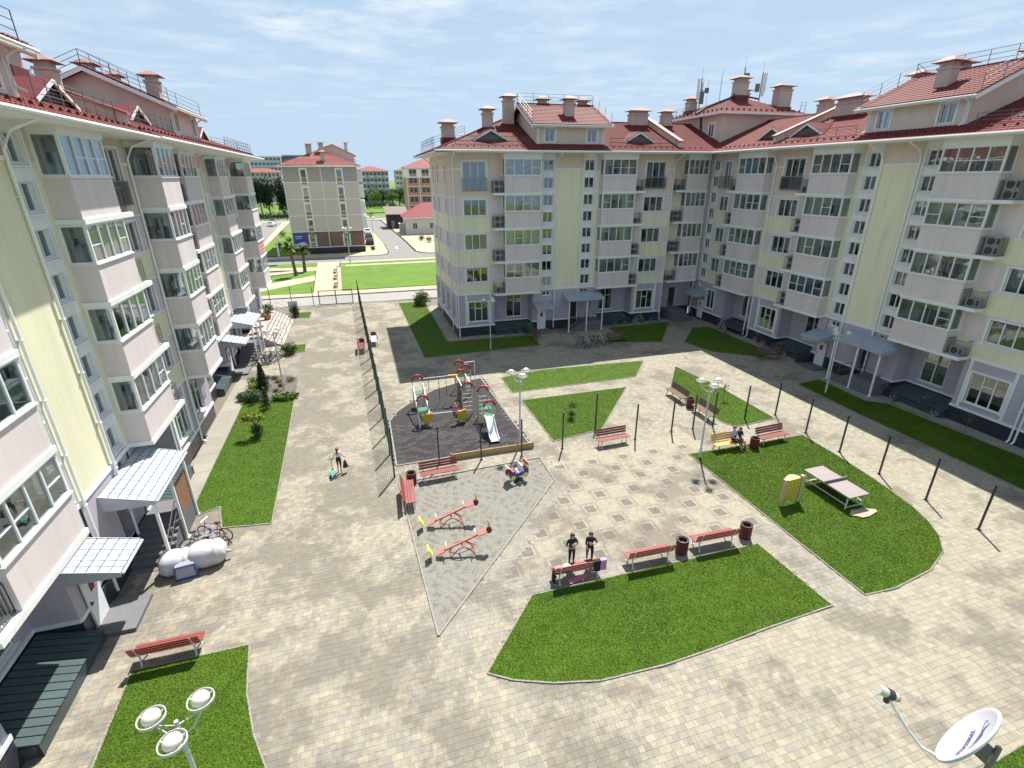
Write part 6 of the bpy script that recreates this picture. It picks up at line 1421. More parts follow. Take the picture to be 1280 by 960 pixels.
# ------------------------------------------------------------------ plants
def leaves(blobs, size, c0, c1, up=.3, clump=.5):
    Vs, Cs = [], []
    c0, c1 = np.array(c0), np.array(c1)
    for (x, y, z, rx, ry, rz, n) in blobs:
        d = nrng.normal(size=(n, 3)); d /= np.linalg.norm(d, axis=1)[:, None]; r = nrng.random(n)**.45
        bump = 1+.22*np.sin(d[:, 0]*5+x*3)*np.sin(d[:, 1]*5+y)+.15*np.sin(d[:, 2]*8+d[:, 0]*6); p = d*(r*bump)[:, None]*np.array([rx, ry, rz])+np.array([x, y, z])
        a = nrng.normal(size=(n, 3)); a /= np.linalg.norm(a, axis=1)[:, None]; nn = d+nrng.normal(0, .6, (n, 3))+np.array([0, 0, up]); b = np.cross(a, nn); b /= np.linalg.norm(b, axis=1)[:, None]+1e-9; a = np.cross(nn, b); a /= np.linalg.norm(a, axis=1)[:, None]+1e-9
        s = (size*nrng.uniform(.6, 1.3, n))[:, None]; q = np.stack([p-a*s*.5, p+b*s*.32, p+a*s*.6, p-b*s*.32], 1)
        cl = np.clip(.5+.5*np.sin(p[:, 0]/rx*3.1+x)*np.sin(p[:, 1]/ry*2.7+y)+.35*np.sin(p[:, 2]/rz*4), 0, 1); t = np.clip(clump*cl+(1-clump)*nrng.random(n), 0, 1)[:, None]
        c = (c0+(c1-c0)*t)*nrng.uniform(.8, 1.2, (n, 1)); Vs.append(q.reshape(-1, 3)); Cs.append(np.repeat(c, 4, 0))
    V = np.concatenate(Vs); C = np.concatenate(Cs); return colmesh('crown', V, np.arange(len(V)).reshape(-1, 4), C, PLEAF)
def plant(name, lab, cat, loc, blobs, size, c0, c1, trunk=None, group=None, limbs=()):
    t = thing(name, lab, cat, loc, 0, group); link('crown', leaves(blobs, size, c0, c1), t)
    m = MB()
    if trunk: m.tube([(0, 0, -.05), (trunk[2]*.3, 0, trunk[0]*.5), (trunk[2], 0, trunk[0])], [trunk[1], trunk[1]*.8, trunk[1]*.5], 7)
    else: m.tube([(0, 0, -.05), (0, 0, blobs[0][2])], .03, 5)
    for l in limbs: m.tube([(0, 0, l[0]), (l[1], l[2], l[3])], [trunk[1]*.5 if trunk else .03, .02], 5)
    link('trunk' if trunk else 'stem', m.mesh('trunk', BARK), t); return t
DG0, DG1 = (.012, .03, .012), (.03, .06, .02); MG0, MG1 = (.035, .075, .015), (.085, .15, .03); LG0, LG1 = (.07, .14, .02), (.15, .24, .04); YG0, YG1 = (.17, .2, .02), (.36, .36, .04)
plant('cypress_tree', 'dark narrow cypress in the flower bed', 'tree', (-7.9, 38.2, 0), [(0, 0, .25+.155*k, .5*(1-k/13)+.04, .5*(1-k/13)+.04, .24, 420) for k in range(12)], .09, DG0, DG1, (.4, .05, 0))
plant('shrub', 'rounded green shrub at the wall side of the flower bed', 'shrub', (-8.7, 39.5, 0), [(0, 0, .35, .55, .5, .38, 900)], .1, MG0, LG1)
plant('shrub', 'bright yellow shrub left of the cypress', 'shrub', (-8.5, 38.5, 0), [(0, 0, .3, .5, .4, .3, 800), (.3, -.1, .25, .3, .3, .25, 300)], .09, YG0, YG1)
plant('shrub', 'broad bluish-green bush at the front of the flower bed', 'shrub', (-8.35, 36.4, 0), [(0, 0, .35, .75, .55, .42, 1500), (-.7, .3, .3, .45, .4, .3, 700)], .11, (.03, .07, .03), (.07, .13, .05))
plant('shrub', 'small green shrub hugging the wall apron by the flower bed', 'shrub', (-8.6, 37.4, 0), [(0, 0, .3, .5, .5, .32, 700)], .1, MG0, MG1)
plant('pine_sapling', 'young conifer with a ring of bare soil on the left lawn', 'tree', (-7.2, 34.7, 0), [(0, 0, .3+.19*k, .36*(1-k/8), .36*(1-k/8), .16, 110) for k in range(7)], .12, (.04, .07, .03), (.09, .13, .05), (1.6, .035, 0))
plant('juniper', 'low spreading juniper at the right edge of the flower bed', 'shrub', (-6.15, 36.0, 0), [(-.4, 0, .22, .55, .35, .22, 600), (.25, .12, .25, .6, .35, .25, 700), (0, -.2, .2, .5, .3, .2, 400)], .15, MG0, (.12, .22, .03))
for x, y, r, c0, c1, lab in ((-6.75, 38.7, .28, (.10, .02, .03), (.26, .05, .06), 'clump of dark red flowers in the flower bed'), (-7.1, 39.6, .26, MG0, LG1, 'small green plant behind the red flowers'), (-7.45, 40.4, .33, MG0, MG1, 'leafy plant at the back of the flower bed by the lamp'), (-6.2, 39.6, .4, DG1, MG1, 'low grey-green ground plant right of the lamp foot'), (-7.0, 37.7, .3, LG0, LG1, 'pale green clump in front of the red flowers'), (-8.0, 40.7, .3, (.09, .05, .05), (.2, .09, .08), 'reddish shrub at the back of the flower bed')):
    plant('flower_clump', lab, 'plant', (x, y, 0), [(0, 0, r*.5, r, r, r*.6, 350)], .07, c0, c1)
b = MB(); b.prism(BED, -.1, .03); struct('flower_bed', b.mesh('flower_bed', SOIL))
for k in range(0):
    x, y = rnd.uniform(-8.4, -6), rnd.uniform(36.8, 40.6); m = MB(); m.ball((0, 0, .05), (.16, .12, .1), 7, 5); o = link('bed_stone', m.mesh('bed_stone', KERB), None, (x, y, .02), rnd.random()*3); tag(o, 'pale stone among the plants of the flower bed', 'stone', 'stones in the flower bed')
plant('ornamental_tree', 'small tree with a yellow crown over a dark bush on the left lawn', 'tree', (-7.15, 30.5, 0), [(0, 0, .45, .38, .38, .45, 700)], .1, DG1, MG0, (1.1, .05, -.05), limbs=((.8, -.4, 0, 1.3), (.8, .4, .1, 1.25)))
bpy.data.objects[[o.name for o in bpy.data.objects if o.name.startswith('ornamental_tree')][0]]
ot = [o for o in col.objects if o.name.startswith('ornamental_tree')][0]; link('yellow_crown', leaves([(-.25, 0, 1.35, .55, .45, .22, 600), (.3, .05, 1.3, .4, .4, .2, 400), (-.6, .05, 1.2, .25, .25, .12, 150)], .1, (.10, .13, .015), (.26, .27, .03)), ot)
plant('topiary', 'small clipped bush of two balls on the wedge lawn', 'shrub', (12.0, 27.3, 0), [(0, 0, .35, .3, .3, .25, 300), (.05, 0, .95, .3, .3, .28, 300)], .08, DG1, MG1)
plant('shrub', 'leafy bush at the far corner of the far wing', 'shrub', (6.7, 61.8, 0), [(0, 0, .9, .95, .9, .9, 1600), (-.5, 0, .6, .6, .6, .6, 700)], .16, (.05, .09, .03), (.12, .19, .06))
plant('shrub', 'large dark bush at the foot of the terrace steps', 'shrub', (-7.0, 46.6, 0), [(0, 0, .55, .8, .65, .55, 1300)], .13, (.02, .05, .015), MG1)
plant('shrub', 'dark upright bush on the grass patch inside the far gate', 'shrub', (-7.7, 60.4, 0), [(0, 0, .7, .5, .5, .75, 800)], .14, DG0, MG0)
for x, y, h, lab in ((26.3, 43.4, 1.5, 'thin young tree on the shaded lawn by the inner corner'), (31.5, 37.5, 1.3, 'thin young tree on the shaded lawn at the right wing'), (33.2, 18.0, 1.7, 'thin bare-looking young tree by the right wing plinth'), (23.2, 26.8, 1.3, 'small young tree in the middle of the triangular lawn')):
    plant('sapling', lab, 'tree', (x, y, 0), [(0, 0, h*.75, .28, .28, .4, 60)], .12, DG1, MG1, (h, .02, 0), 'thin young trees on the lawns')
def palm(x, y, h, lean, lab):
    t = thing('palm_tree', lab, 'palm tree', (x, y, 0), rnd.random()*6, 'palms beyond the gate'); m = MB(); n = 7; m.tube([(lean*(k/n)**1.5, 0, h*k/n) for k in range(n+1)], [.30, .27, .25, .24, .24, .23, .23, .26], 9); link('trunk', m.mesh('trunk', BARK), t)
    Vs, Cs = [], []
    for f in range(24):
        a = rnd.uniform(0, 2*math.pi); el = rnd.uniform(-.5, 1.25); L_ = rnd.uniform(1.1, 1.65); p = np.array([lean, 0, h]); dr = np.array([math.cos(a)*math.cos(el), math.sin(a)*math.cos(el), math.sin(el)])
        for k in range(12):
            q = p+dr*L_/12; dr = dr+np.array([0, 0, -.10]); dr /= np.linalg.norm(dr); side = np.cross(dr, (0, 0, 1)); side /= np.linalg.norm(side)+1e-9; wd = .34*math.sin(math.pi*min(1, (k+1.5)/13))
            for s in (-1, 1): Vs.append(np.array([p, q, q+side*s*wd+dr*.18-np.array([0, 0, .08]), p+side*s*wd*.9+dr*.12-np.array([0, 0, .08])])); Cs.append(np.array((.07, .12, .02))*rnd.uniform(.7, 1.7)+(np.array((.06, .05, 0)) if el < 0 else 0))
            p = q
    V = np.concatenate(Vs); link('fronds', colmesh('fronds', V, np.arange(len(V)).reshape(-1, 4), np.repeat(np.array(Cs), 4, 0), PLEAF), t)
palm(-10.15, 88.0, 4.4, -.5, 'leaning palm nearer the gate on the far lawn'); palm(-9.1, 92.0, 3.4, -.4, 'shorter palm farther back on the far lawn')
def tree(lab, x, y, h, r, c0, c1, tall=False, group='trees beyond the road', size=.6, n=900):
    bl = []
    for k in range(7):
        a = rnd.uniform(0, 6.28); q = rnd.uniform(.2, .7)*r; z = h*(rnd.uniform(.35, .8) if not tall else rnd.uniform(.2, .88)); rr = r*rnd.uniform(.4, .65); bl.append((q*math.cos(a), q*math.sin(a), z, rr, rr, rr*(1.0 if not tall else 1.7), n//6))
    bl.append((0, 0, h*.6, r*.62, r*.62, h*.36, n//3))
    return plant('broadleaf_tree' if not tall else 'tall_tree', lab, 'tree', (x, y, -.3), bl, size, c0, c1, (h*.55, r*.07, 0), group, limbs=((h*.35, r*.5, 0, h*.6), (h*.38, -r*.4, r*.2, h*.62)))
for i, (x, y, h, r) in enumerate(((-47, 242, 16, 4.2), (-41.5, 238, 17, 4.4), (-37.5, 246, 15.5, 4), (-33, 236, 17.5, 4.2), (-28.5, 243, 16, 4.2), (-24, 240, 14.5, 4), (-52, 250, 15, 4))):
    tree(['tall dark tree left of the far grey block, farthest left', 'tall dark tree second from left beyond the grass strip', 'tall dark tree in the middle of the dark row', 'highest dark tree of the row by the grey block', 'dark tree nearly touching the grey block', 'dark tree half hidden by the grey block', 'dark tree behind the left block corner'][i], x, y, h, r, (.010, .022, .010), (.028, .05, .022), True, 'dark trees left of the grey block', .7, 1800)
gl = [(6, 303, 8.5, 4, 1), (11, 296, 9.5, 4.6, 2), (16, 306, 9, 4, 0), (20, 298, 8, 3.4, 2), (24.5, 304, 9.5, 4.4, 1), (29, 300, 9, 4, 1), (34, 308, 10, 4.5, 0), (13.5, 318, 10.5, 5, 1), (22, 322, 11, 5, 1), (30, 326, 11, 5, 2), (38, 318, 10, 5, 0), (3, 316, 9.5, 4.5, 0), (27, 292, 5.5, 2.6, 2), (44, 312, 10, 5, 1)]
GLAB = ['leftmost green tree right of the grey block', 'round bright green tree beside the grey block', 'dark evergreen gap tree right of the bright one', 'narrow bright tree in the far row', 'mid green tree before the distant white blocks', 'mid green tree near the orange block', 'dark tree at the orange block', 'tree of the back row behind the bright one', 'tree in the middle of the back row', 'light tree at the right of the back row', 'dark tree behind the orange block', 'dark tree of the back row by the grey block', 'small bright tree at the front of the far row', 'tree far right of the row']
for (x, y, h, r, c), l in zip(gl, GLAB): tree(l, x, y, h, r, *[((.015, .035, .012), (.035, .07, .02)), ((.03, .065, .015), (.075, .13, .03)), ((.08, .15, .02), (.17, .25, .05))][c], group='trees right of the grey block')
for x0, x1, y, h, lab in ((3.5, 15.5, 276, 3.6, 'long clipped hedge right of the grey block'), (17.2, 20.6, 281, 3.2, 'short clipped hedge left of the dark shed'), (-48, -22, 214, 3.0, 'hedge along the road before the dark trees')):
    nbl = max(2, int((x1-x0)/1.6)); plant('hedge', lab, 'hedge', (x0, y, 0), [((x1-x0)*(k+.5)/nbl, rnd.uniform(-.3, .3), h*.5, 1.3, 1.2, h*.52, 260) for k in range(nbl)], .4, (.03, .06, .03), (.075, .12, .06), group='hedges by the far road')
for i, (x, y, h) in enumerate(((5.9, 213, 2.6), (17, 216, 2.4), (-27.3, 196, 2.6), (-33, 199, 1.8), (15.2, 131, 1.3), (16.3, 126, 1.6), (2.9, 116.2, .9), (-17, 126, 1.4), (-16, 136, 1.6), (-19, 150, 1.8), (-3, 113.6, 1.1), (-8.4, 113.4, 1.0), (-12, 113.4, 1.0))):
    plant('shrub', ['round shrub on the verge right of the grey block', 'round shrub on the verge before the shed', 'clipped round shrub on the verge left of the grey block', 'small shrub on the verge far left', 'low plant on the paving before the pavilion', 'shrub at the edge of the paving before the pavilion', 'planting round the dark stump at the pavement corner', 'dark shrub left of the grey block, nearest', 'dark shrub left of the grey block, middle', 'dark shrub left of the grey block, farthest', 'dark shrub under the right window strip of the grey block', 'dark shrub under the middle of the grey block', 'dark shrub under the blue poster'][i], 'shrub', (x, y, 0), [(0, 0, h*.5, h*.6, h*.55, h*.5, 300)], .22, DG1, MG1, group='shrubs by the far roads')

# ------------------------------------------------------------------ terrace of the cafe
TT = mat('terrace_tile', (.40, .34, .31), .7, .12, 4); te = thing('terrace', 'raised pinkish terrace with steps at the far end of the left block', 'terrace', (-9.5, 54.9, 0))
bs = MB(); bs.box(-1.4, .0, -5.3, 5.3, 0, .96)
for k in range(6): bs.box(.28*k, .28*(k+1), -5.3, 5.3, 0, .96-.16*(k+1)+.0)
link('terrace_base', bs.mesh('terrace_base', mat('terrace_side', (.30, .29, .30), .8)), te); tm = MB(); tm.box(-.22, .22, -.43, .43, 0, .025); tm = tm.mesh('terrace_tile', TT)
for i in range(3):
    for j in range(12): link('terrace_tile', tm, te, (-1.15+.46*i, -4.84+.88*j, .965+rnd.uniform(0, .004)))
tm2 = MB(); tm2.box(-.13, .135, -.43, .43, 0, .02); tm2 = tm2.mesh('step_tile', TT)
for k in range(6):
    for j in range(12): link('step_tile', tm2, te, (.14+.28*k, -4.84+.88*j, .96-.16*(k+1)+.003))
for y in (-5.2, -1.5, 2.2, 5.2):
    m = MB(); m.tube([(0, y, .96), (0, y, 1.9), (1.6, y, .95), (1.6, y, .0)], .025, 6); m.tube([(0, y, 1.45), (1.6, y, .5)], .018, 5); link('stair_railing', m.mesh('stair_railing', RAIL), te)
m = MB(); m.tube([(-1.3, -5.25, 1.9), (0, -5.25, 1.9)], .025, 6)
for k in range(6): m.tube([(-1.2+.22*k, -5.25, .96), (-1.2+.22*k, -5.25, 1.9)], .01, 4)
link('terrace_railing', m.mesh('terrace_railing', RAIL), te)
for x, y, lab in ((-10.2, 51.0, 'round pale cafe table on the terrace nearest the steps railing'), (-10.1, 53.4, 'round pale cafe table in the middle of the terrace')):
    o = thing('cafe_table', lab, 'table', (x, y, .99)); m = MB(); m.lathe([(0, .72), (.42, .72), (.42, .75), (0, .75)], 16); link('table_top', m.mesh('table_top', mat('pale_table', (.62, .58, .42), .6)), o); m = MB(); m.tube([(0, 0, 0), (0, 0, .72)], .03, 6); m.lathe([(.25, 0), (.25, .02), (0, .03)], 12); link('leg', m.mesh('leg', DARKM), o)
o = thing('flower_pot', 'terracotta pot with plants on the terrace', 'flower pot', (-9.9, 56.2, .99)); m = MB(); m.lathe([(.0, 0), (.3, 0), (.42, .5), (.36, .5), (.0, .42)], 14); link('pot', m.mesh('pot', mat('terracotta', (.38, .13, .07), .8)), o); link('plant', leaves([(0, 0, .8, .4, .4, .4, 200)], .15, MG0, LG1), o)
plant('shrub', 'grey-green shrub in a tub at the far end of the terrace', 'shrub', (-10.2, 59.3, .98), [(0, 0, .5, .6, .6, .5, 500)], .16, (.07, .10, .06), (.18, .22, .14))
o = thing('white_statue_board', 'white standing menu board at the far end of the terrace', 'board', (-7.9, 61.0, 0)); m = MB(); m.box(-.5, .5, -.04, .04, .5, 1.7); m.beam((-.4, 0, 0), (-.4, 0, .5), .06, .06); m.beam((.4, 0, 0), (.4, 0, .5), .06, .06); link('board_panel', m.mesh('board_panel', WCL), o)

# ------------------------------------------------------------------ far buildings and cars
def far_block(name, lab, x0, x1, y0, depth, h, wm, floors, cols, roof='hip', rh=3, rm=None, fl0=1.0, ww=1.2, wh=1.3, bandm=None, balc=False, cat='apartment building'):
    t = thing(name, lab, cat, (x0, y0, 0)); W = x1-x0; fh = (h-fl0)/floors; m = MB(); wm2 = [wm, WHI, bandm or wm]
    ops = [(W*(c+.5)/cols-ww/2, W*(c+.5)/cols+ww/2, fl0+fh*f+fh*.3, fl0+fh*f+fh*.3+wh) for c in range(cols) for f in range(floors)]
    panel(m, 0, W, -.5, h, 0, [(fl0+fh, 2), (999, 0)], ops, .25, 0); m.quad((W, 0, -.5), (W, depth, -.5), (W, depth, h), (W, 0, h)); m.quad((0, depth, -.5), (0, 0, -.5), (0, 0, h), (0, depth, h)); m.quad((W, depth, -.5), (0, depth, -.5), (0, depth, h), (W, depth, h))
    for f in range(1, floors): m.box(0, W, -.06, .0, fl0+fh*f-.08, fl0+fh*f+.08, 1)
    link('wall', m.mesh('wall', wm2), t); pm_ = MB(); pm_.box(-ww/2, ww/2, 0, .03, 0, wh); pm_.box(-.04, .04, -.03, 0, 0, wh, 1); pm_.box(-ww/2, ww/2, -.03, 0, -.06, .05, 1); pm_ = pm_.mesh('window', [mat('far_glass', (.05, .07, .09), .12, .3, .5), PVC])
    for a, b_, c, d in ops: link('window', pm_, t, ((a+b_)/2, .2, c))
    if balc:
        bm2 = MB(); bm2.box(-ww*.8, ww*.8, -1.1, 0, 0, 1.0); bm2 = bm2.mesh('balcony', WHI)
        for c in range(0, cols, 2):
            for f in range(1, floors): link('balcony', bm2, t, (W*(c+.5)/cols, 0, fl0+fh*f))
    r = MB(); e = .8
    if roof == 'hip':
        i = min(W, depth)/2; p = [(-e, -e, h), (W+e, -e, h), (W+e, depth+e, h), (-e, depth+e, h)]
        if W < depth: a, b_ = (W/2, i, h+rh), (W/2, depth-i, h+rh); r.tri(p[0], p[1], a); r.quad(p[1], p[2], b_, a); r.tri(p[2], p[3], b_); r.quad(p[3], p[0], a, b_)
        else: a, b_ = (i, depth/2, h+rh), (W-i, depth/2, h+rh); r.quad(p[0], p[1], b_, a); r.tri(p[1], p[2], b_); r.quad(p[2], p[3], a, b_); r.tri(p[3], p[0], a)
        r.quad(p[3], p[2], p[1], p[0])
    else: r.box(-.2, W+.2, -.2, depth+.2, h, h+.5)
    link('roof', r.mesh('roof', rm or ROOF), t); s_ = MB(); s_.box(-e, W+e, -e, -e+.12, h-.22, h-.005) if roof == 'hip' else s_.box(0, W, -.22, -.2, h, h+.3); link('eaves', s_.mesh('eaves', WHI), t)
    return t
PROOF = mat('pale_red_roof', (.25, .085, .075), .7, .12, .5, spec=.1)
GRYW = mat('grey_lilac_wall', (.36, .33, .33), .85, .05, .3); CRW = mat('cream_wall', (.56, .50, .45), .85, .05, .3); BRW = mat('brown_wall', (.20, .125, .10), .85, .08, .3); OCH = mat('ochre_panel', (.33, .20, .13), .85, .06)
fb1 = thing('apartment_building', 'grey and cream block with brown ground floor facing the far road', 'apartment building', (-12.8, 115.0, 0), 0)
W1, D1 = 14.2, 22; m = MB(); zs = [(1.15, 4), (4.3, 3), (13.7, 1), (99, 0)]; strips = (3.9, 10.6); ops = []
for sx_ in strips:
    for z in (14.6, 11.3, 8.2, 5.1): ops.append((sx_-.5, sx_+.5, z, z+1.45))
    ops.append((sx_-.55, sx_+.55, 1.5, 4.0))
panel(m, 0, W1, -.3, 16.75, 0, zs, ops, .2)
m.quad((W1, 0, -.3), (W1, D1, -.3), (W1, D1, 16.75), (W1, 0, 16.75), 1); m.quad((0, D1, -.3), (0, 0, -.3), (0, 0, 16.75), (0, D1, 16.75), 1); m.quad((W1, D1, -.3), (0, D1, -.3), (0, D1, 16.75), (W1, D1, 16.75), 1)
link('wall', m.mesh('wall', [GRYW, CRW, OCH, BRW, PLI]), fb1); m = MB()
for z in (4.3, 7.4, 10.5, 13.7): trim_box(m, 0, W1, z-.06, z+.08, .06)
trim_box(m, 0, W1, 1.1, 1.25, .08)
for sx_ in strips:
    for z in (14.6, 11.3, 8.2, 5.1):
        for e in ((sx_-.75, sx_-.5, z-1.3, z+1.75), (sx_+.5, sx_+.75, z-1.3, z+1.75), (sx_-.5, sx_+.5, z+1.45, z+1.75)): trim_box(m, *e, .05)
    for e in (sx_-.75, sx_+.55): trim_box(m, e, e+.2, 1.25, 4.25, .05)
for x in (.03, W1/2, W1-.15): trim_box(m, x, x+.12, 1.25, 16.6, .07)
link('trim', m.mesh('trim', WHI), fb1); m = MB()
for sx_ in strips:
    for z in (14.6, 11.3, 8.2, 5.1): trim_box(m, sx_-.5, sx_+.5, z-1.2, z-.1, .03)
link('spandrel', m.mesh('spandrel', OCH), fb1)
for a, b_, c, d in ops: inst([window_item(b_-a, d-c, ((a+b_)/2, 0, c), 1, curt=.4, cross=((0, (d-c)*.55),) if d-c > 2 else ())], fb1, Frame((-12.8, 115, 0), 0))
m = MB(); p = [(-.8, -.9, 16.75), (W1+.8, -.9, 16.75), (W1+.8, D1, 16.75), (-.8, D1, 16.75)]; a = (W1/2, 7.4, 19.9); b_ = (W1/2, D1-6, 19.9)
tile_slope(m, p[0], p[1], a, (a[0]+.01, a[1], a[2]), .6, .5); m.quad(p[1], p[2], b_, a); m.quad(p[3], p[0], a, b_); link('roof', m.mesh('roof', PROOF), fb1); m = MB(); m.box(-.8, W1+.8, -.98, -.85, 16.5, 16.72); m.box(-.8, W1+.8, -.85, .1, 16.55, 16.65); link('soffit', m.mesh('soffit', WHI), fb1)
FF = Frame((-12.8, 115, 0), 0); chimney(fb1, FF, 5.2, 5.6, 18.4, 20.9, 1.1, .9); chimney(fb1, FF, 7.6, 6.2, 18.8, 21.2, .9, .9); chimney(fb1, FF, 7.9, 1.6, 17.0, 19.3, .8, .8)
m = MB(); m.poly([(6.8, 9, 17.5), (14, 9, 17.5), (14, 9, 18.9), (9.8, 9, 21), (8, 9, 20.4)]); m.hexa([(9.8, 8.6, 21), (14.4, 8.6, 18.8), (14.4, 16, 18.8), (9.8, 16, 21), (9.8, 8.6, 21.15), (14.4, 8.6, 18.95), (14.4, 16, 18.95), (9.8, 16, 21.15)]); m.hexa([(6.8, 8.6, 20.0), (9.8, 8.6, 21), (9.8, 16, 21), (6.8, 16, 20), (6.8, 8.6, 20.15), (9.8, 8.6, 21.15), (9.8, 16, 21.15), (6.8, 16, 20.15)]); m.quad((14, 9, 16.8), (14, 16, 16.8), (14, 16, 18.9), (14, 9, 18.9)); link('attic', m.mesh('attic', BEI), fb1)
chimney(fb1, FF, 12.5, 10.5, 18.6, 21.5, .7, .7); railing(fb1, FF, [(0, -.2, 17.1), (W1, -.2, 17.1)], .7, 1.4)
m = MB(); m.box(.35, 2.75, -.09, -.03, 1.55, 3.95); ps = link('poster', m.mesh('poster', mat('poster_blue', (.04, .06, .28), .4, .5, .9)), fb1); m = MB(); m.ball((1.9, -.095, 2.0), (.62, .01, .32), 14, 8); m.ball((1.35, -.095, 1.9), (.5, .01, .2), 12, 8); m.box(.6, 2.0, -.10, -.095, 3.35, 3.5); m.box(.6, 1.7, -.10, -.095, 3.0, 3.12); link('poster_print', m.mesh('poster_print', mat('poster_white', (.55, .6, .75), .5)), ps)
m = MB()
for k in range(9): m.box(11.8+.24*k, 11.97+.24*k, -.1, -.06, 3.85+.05*(k % 2), 4.15)
link('red_lettering', m.mesh('red_lettering', REDP), fb1)
for y in (3, 8, 13):
    for z in (4.4, 7.5, 10.6, 13.7): m = MB(); m.box(W1, W1+1.0, y, y+2.6, z, z+1.1); m.box(W1+.05, W1+.95, y+.1, y+2.5, z+1.1, z+2.4); link('balcony', m.mesh('balcony', WHI), fb1)
far_block('apartment_building', 'orange and white block behind the red-roofed pavilion', 18.4, 44, 190, 14, 17.7, mat('orange_wall', (.46, .27, .18), .85, .06), 5, 6, rm=PROOF, fl0=2.5, ww=2.6, wh=1.7)
m = MB(); m.box(-.05, 26, -.08, .0, 14.3, 17.5); m.box(-.08, 0, 0, 14, 14.3, 17.5); t = [o for o in col.objects if o.get('label', '').startswith('orange and white')][0]; m2 = MB()
for c in range(6): 
    x = 25.6*(c+.5)/6
for z0, z1 in ((14.4, 14.75), (17.0, 17.6)): m2.box(-.05, 25.6, -.07, -.0, z0, z1)
for c in range(7): m2.box(25.6*c/6-.9, 25.6*c/6+.9, -.065, 0, 14.75, 17.0)
for c in range(7): m2.box(25.6*c/6-.1, 25.6*c/6+.1, -.07, 0, 2.5, 14.4)
m2.box(-.07, 0, 0, 14, 14.4, 17.6); link('top_floor_cladding', m2.mesh('top_floor_cladding', WHI), t)
far_block('apartment_building', 'distant white block with red roof right of the grey block', 2.0, 21.4, 330, 16, 18.0, mat('pale_wall', (.50, .48, .46), .85, .05), 5, 9, rm=PROOF, rh=2.6, ww=1.3, wh=1.6, balc=True)
far_block('apartment_building', 'distant white block left of the orange block', 32.6, 52, 420, 16, 19.3, mat('pale_wall', (0, 0, 0)), 5, 8, rm=PROOF, rh=2.6, ww=1.3, wh=1.6, balc=True)
far_block('apartment_building', 'long low white block with pale red roof beyond the dark trees', -76, -46, 400, 16, 18.2, mat('pale_wall', (0, 0, 0)), 5, 12, rm=PROOF, rh=2.6, ww=1.3, wh=1.6)
far_block('hotel', 'distant pale hotel with rows of dark windows far left', -82, -57, 520, 20, 31.5, mat('hotel_wall', (.42, .46, .52), .7, .05), 8, 8, roof='flat', rm=GRYW, ww=2.0, wh=1.8, cat='hotel')
far_block('hotel', 'distant dark glass hotel wing beside the pale one', -56.5, -30, 530, 20, 33, mat('hotel_dark', (.12, .17, .23), .5, .1), 8, 9, roof='flat', rm=GRYW, ww=2.2, wh=1.6, cat='hotel')
far_block('pavilion', 'single-storey white pavilion with a pink-red hipped roof by the side road', 13.1, 27, 146, 10, 4.4, mat('pavilion_wall', (.58, .57, .54), .8, .05), 1, 3, rm=mat('pink_red_roof', (.27, .075, .085), .7, .1, spec=.1), rh=3.6, fl0=.1, ww=1.1, wh=1.5, cat='pavilion')
t = thing('shed', 'dark wooden shed with a brown lean-to roof behind the pavilion', 'shed', (9.4, 166, 0)); m = MB(); m.box(0, 5.2, 0, 9, 0, 3.9); link('wall', m.mesh('wall', mat('dark_boards', (.03, .028, .035), .8, .2, 3)), t); m = MB(); m.hexa([(-.6, -.8, 3.95), (6.4, -.8, 3.95), (6.4, 10, 5.7), (-.6, 10, 5.7), (-.6, -.8, 4.15), (6.4, -.8, 4.15), (6.4, 10, 5.9), (-.6, 10, 5.9)]); link('roof', m.mesh('roof', mat('brown_roof', (.14, .10, .09), .7, .1)), t); m = MB(); m.box(1.0, 2.0, -.05, 0, .1, 2.3); link('door', m.mesh('door', RAIL), t)
t = thing('kiosk', 'grey metal kiosk between the shed and the pavilion', 'kiosk', (11.6, 150.5, 0)); m = MB(); m.box(0, 1.9, 0, 2.2, 0, 2.5); link('body', m.mesh('body', mat('kiosk_grey', (.40, .40, .38), .6)), t); m = MB(); m.box(-.15, 2.05, -.15, 2.35, 2.5, 2.62); link('roof', m.mesh('roof', WHI), t)
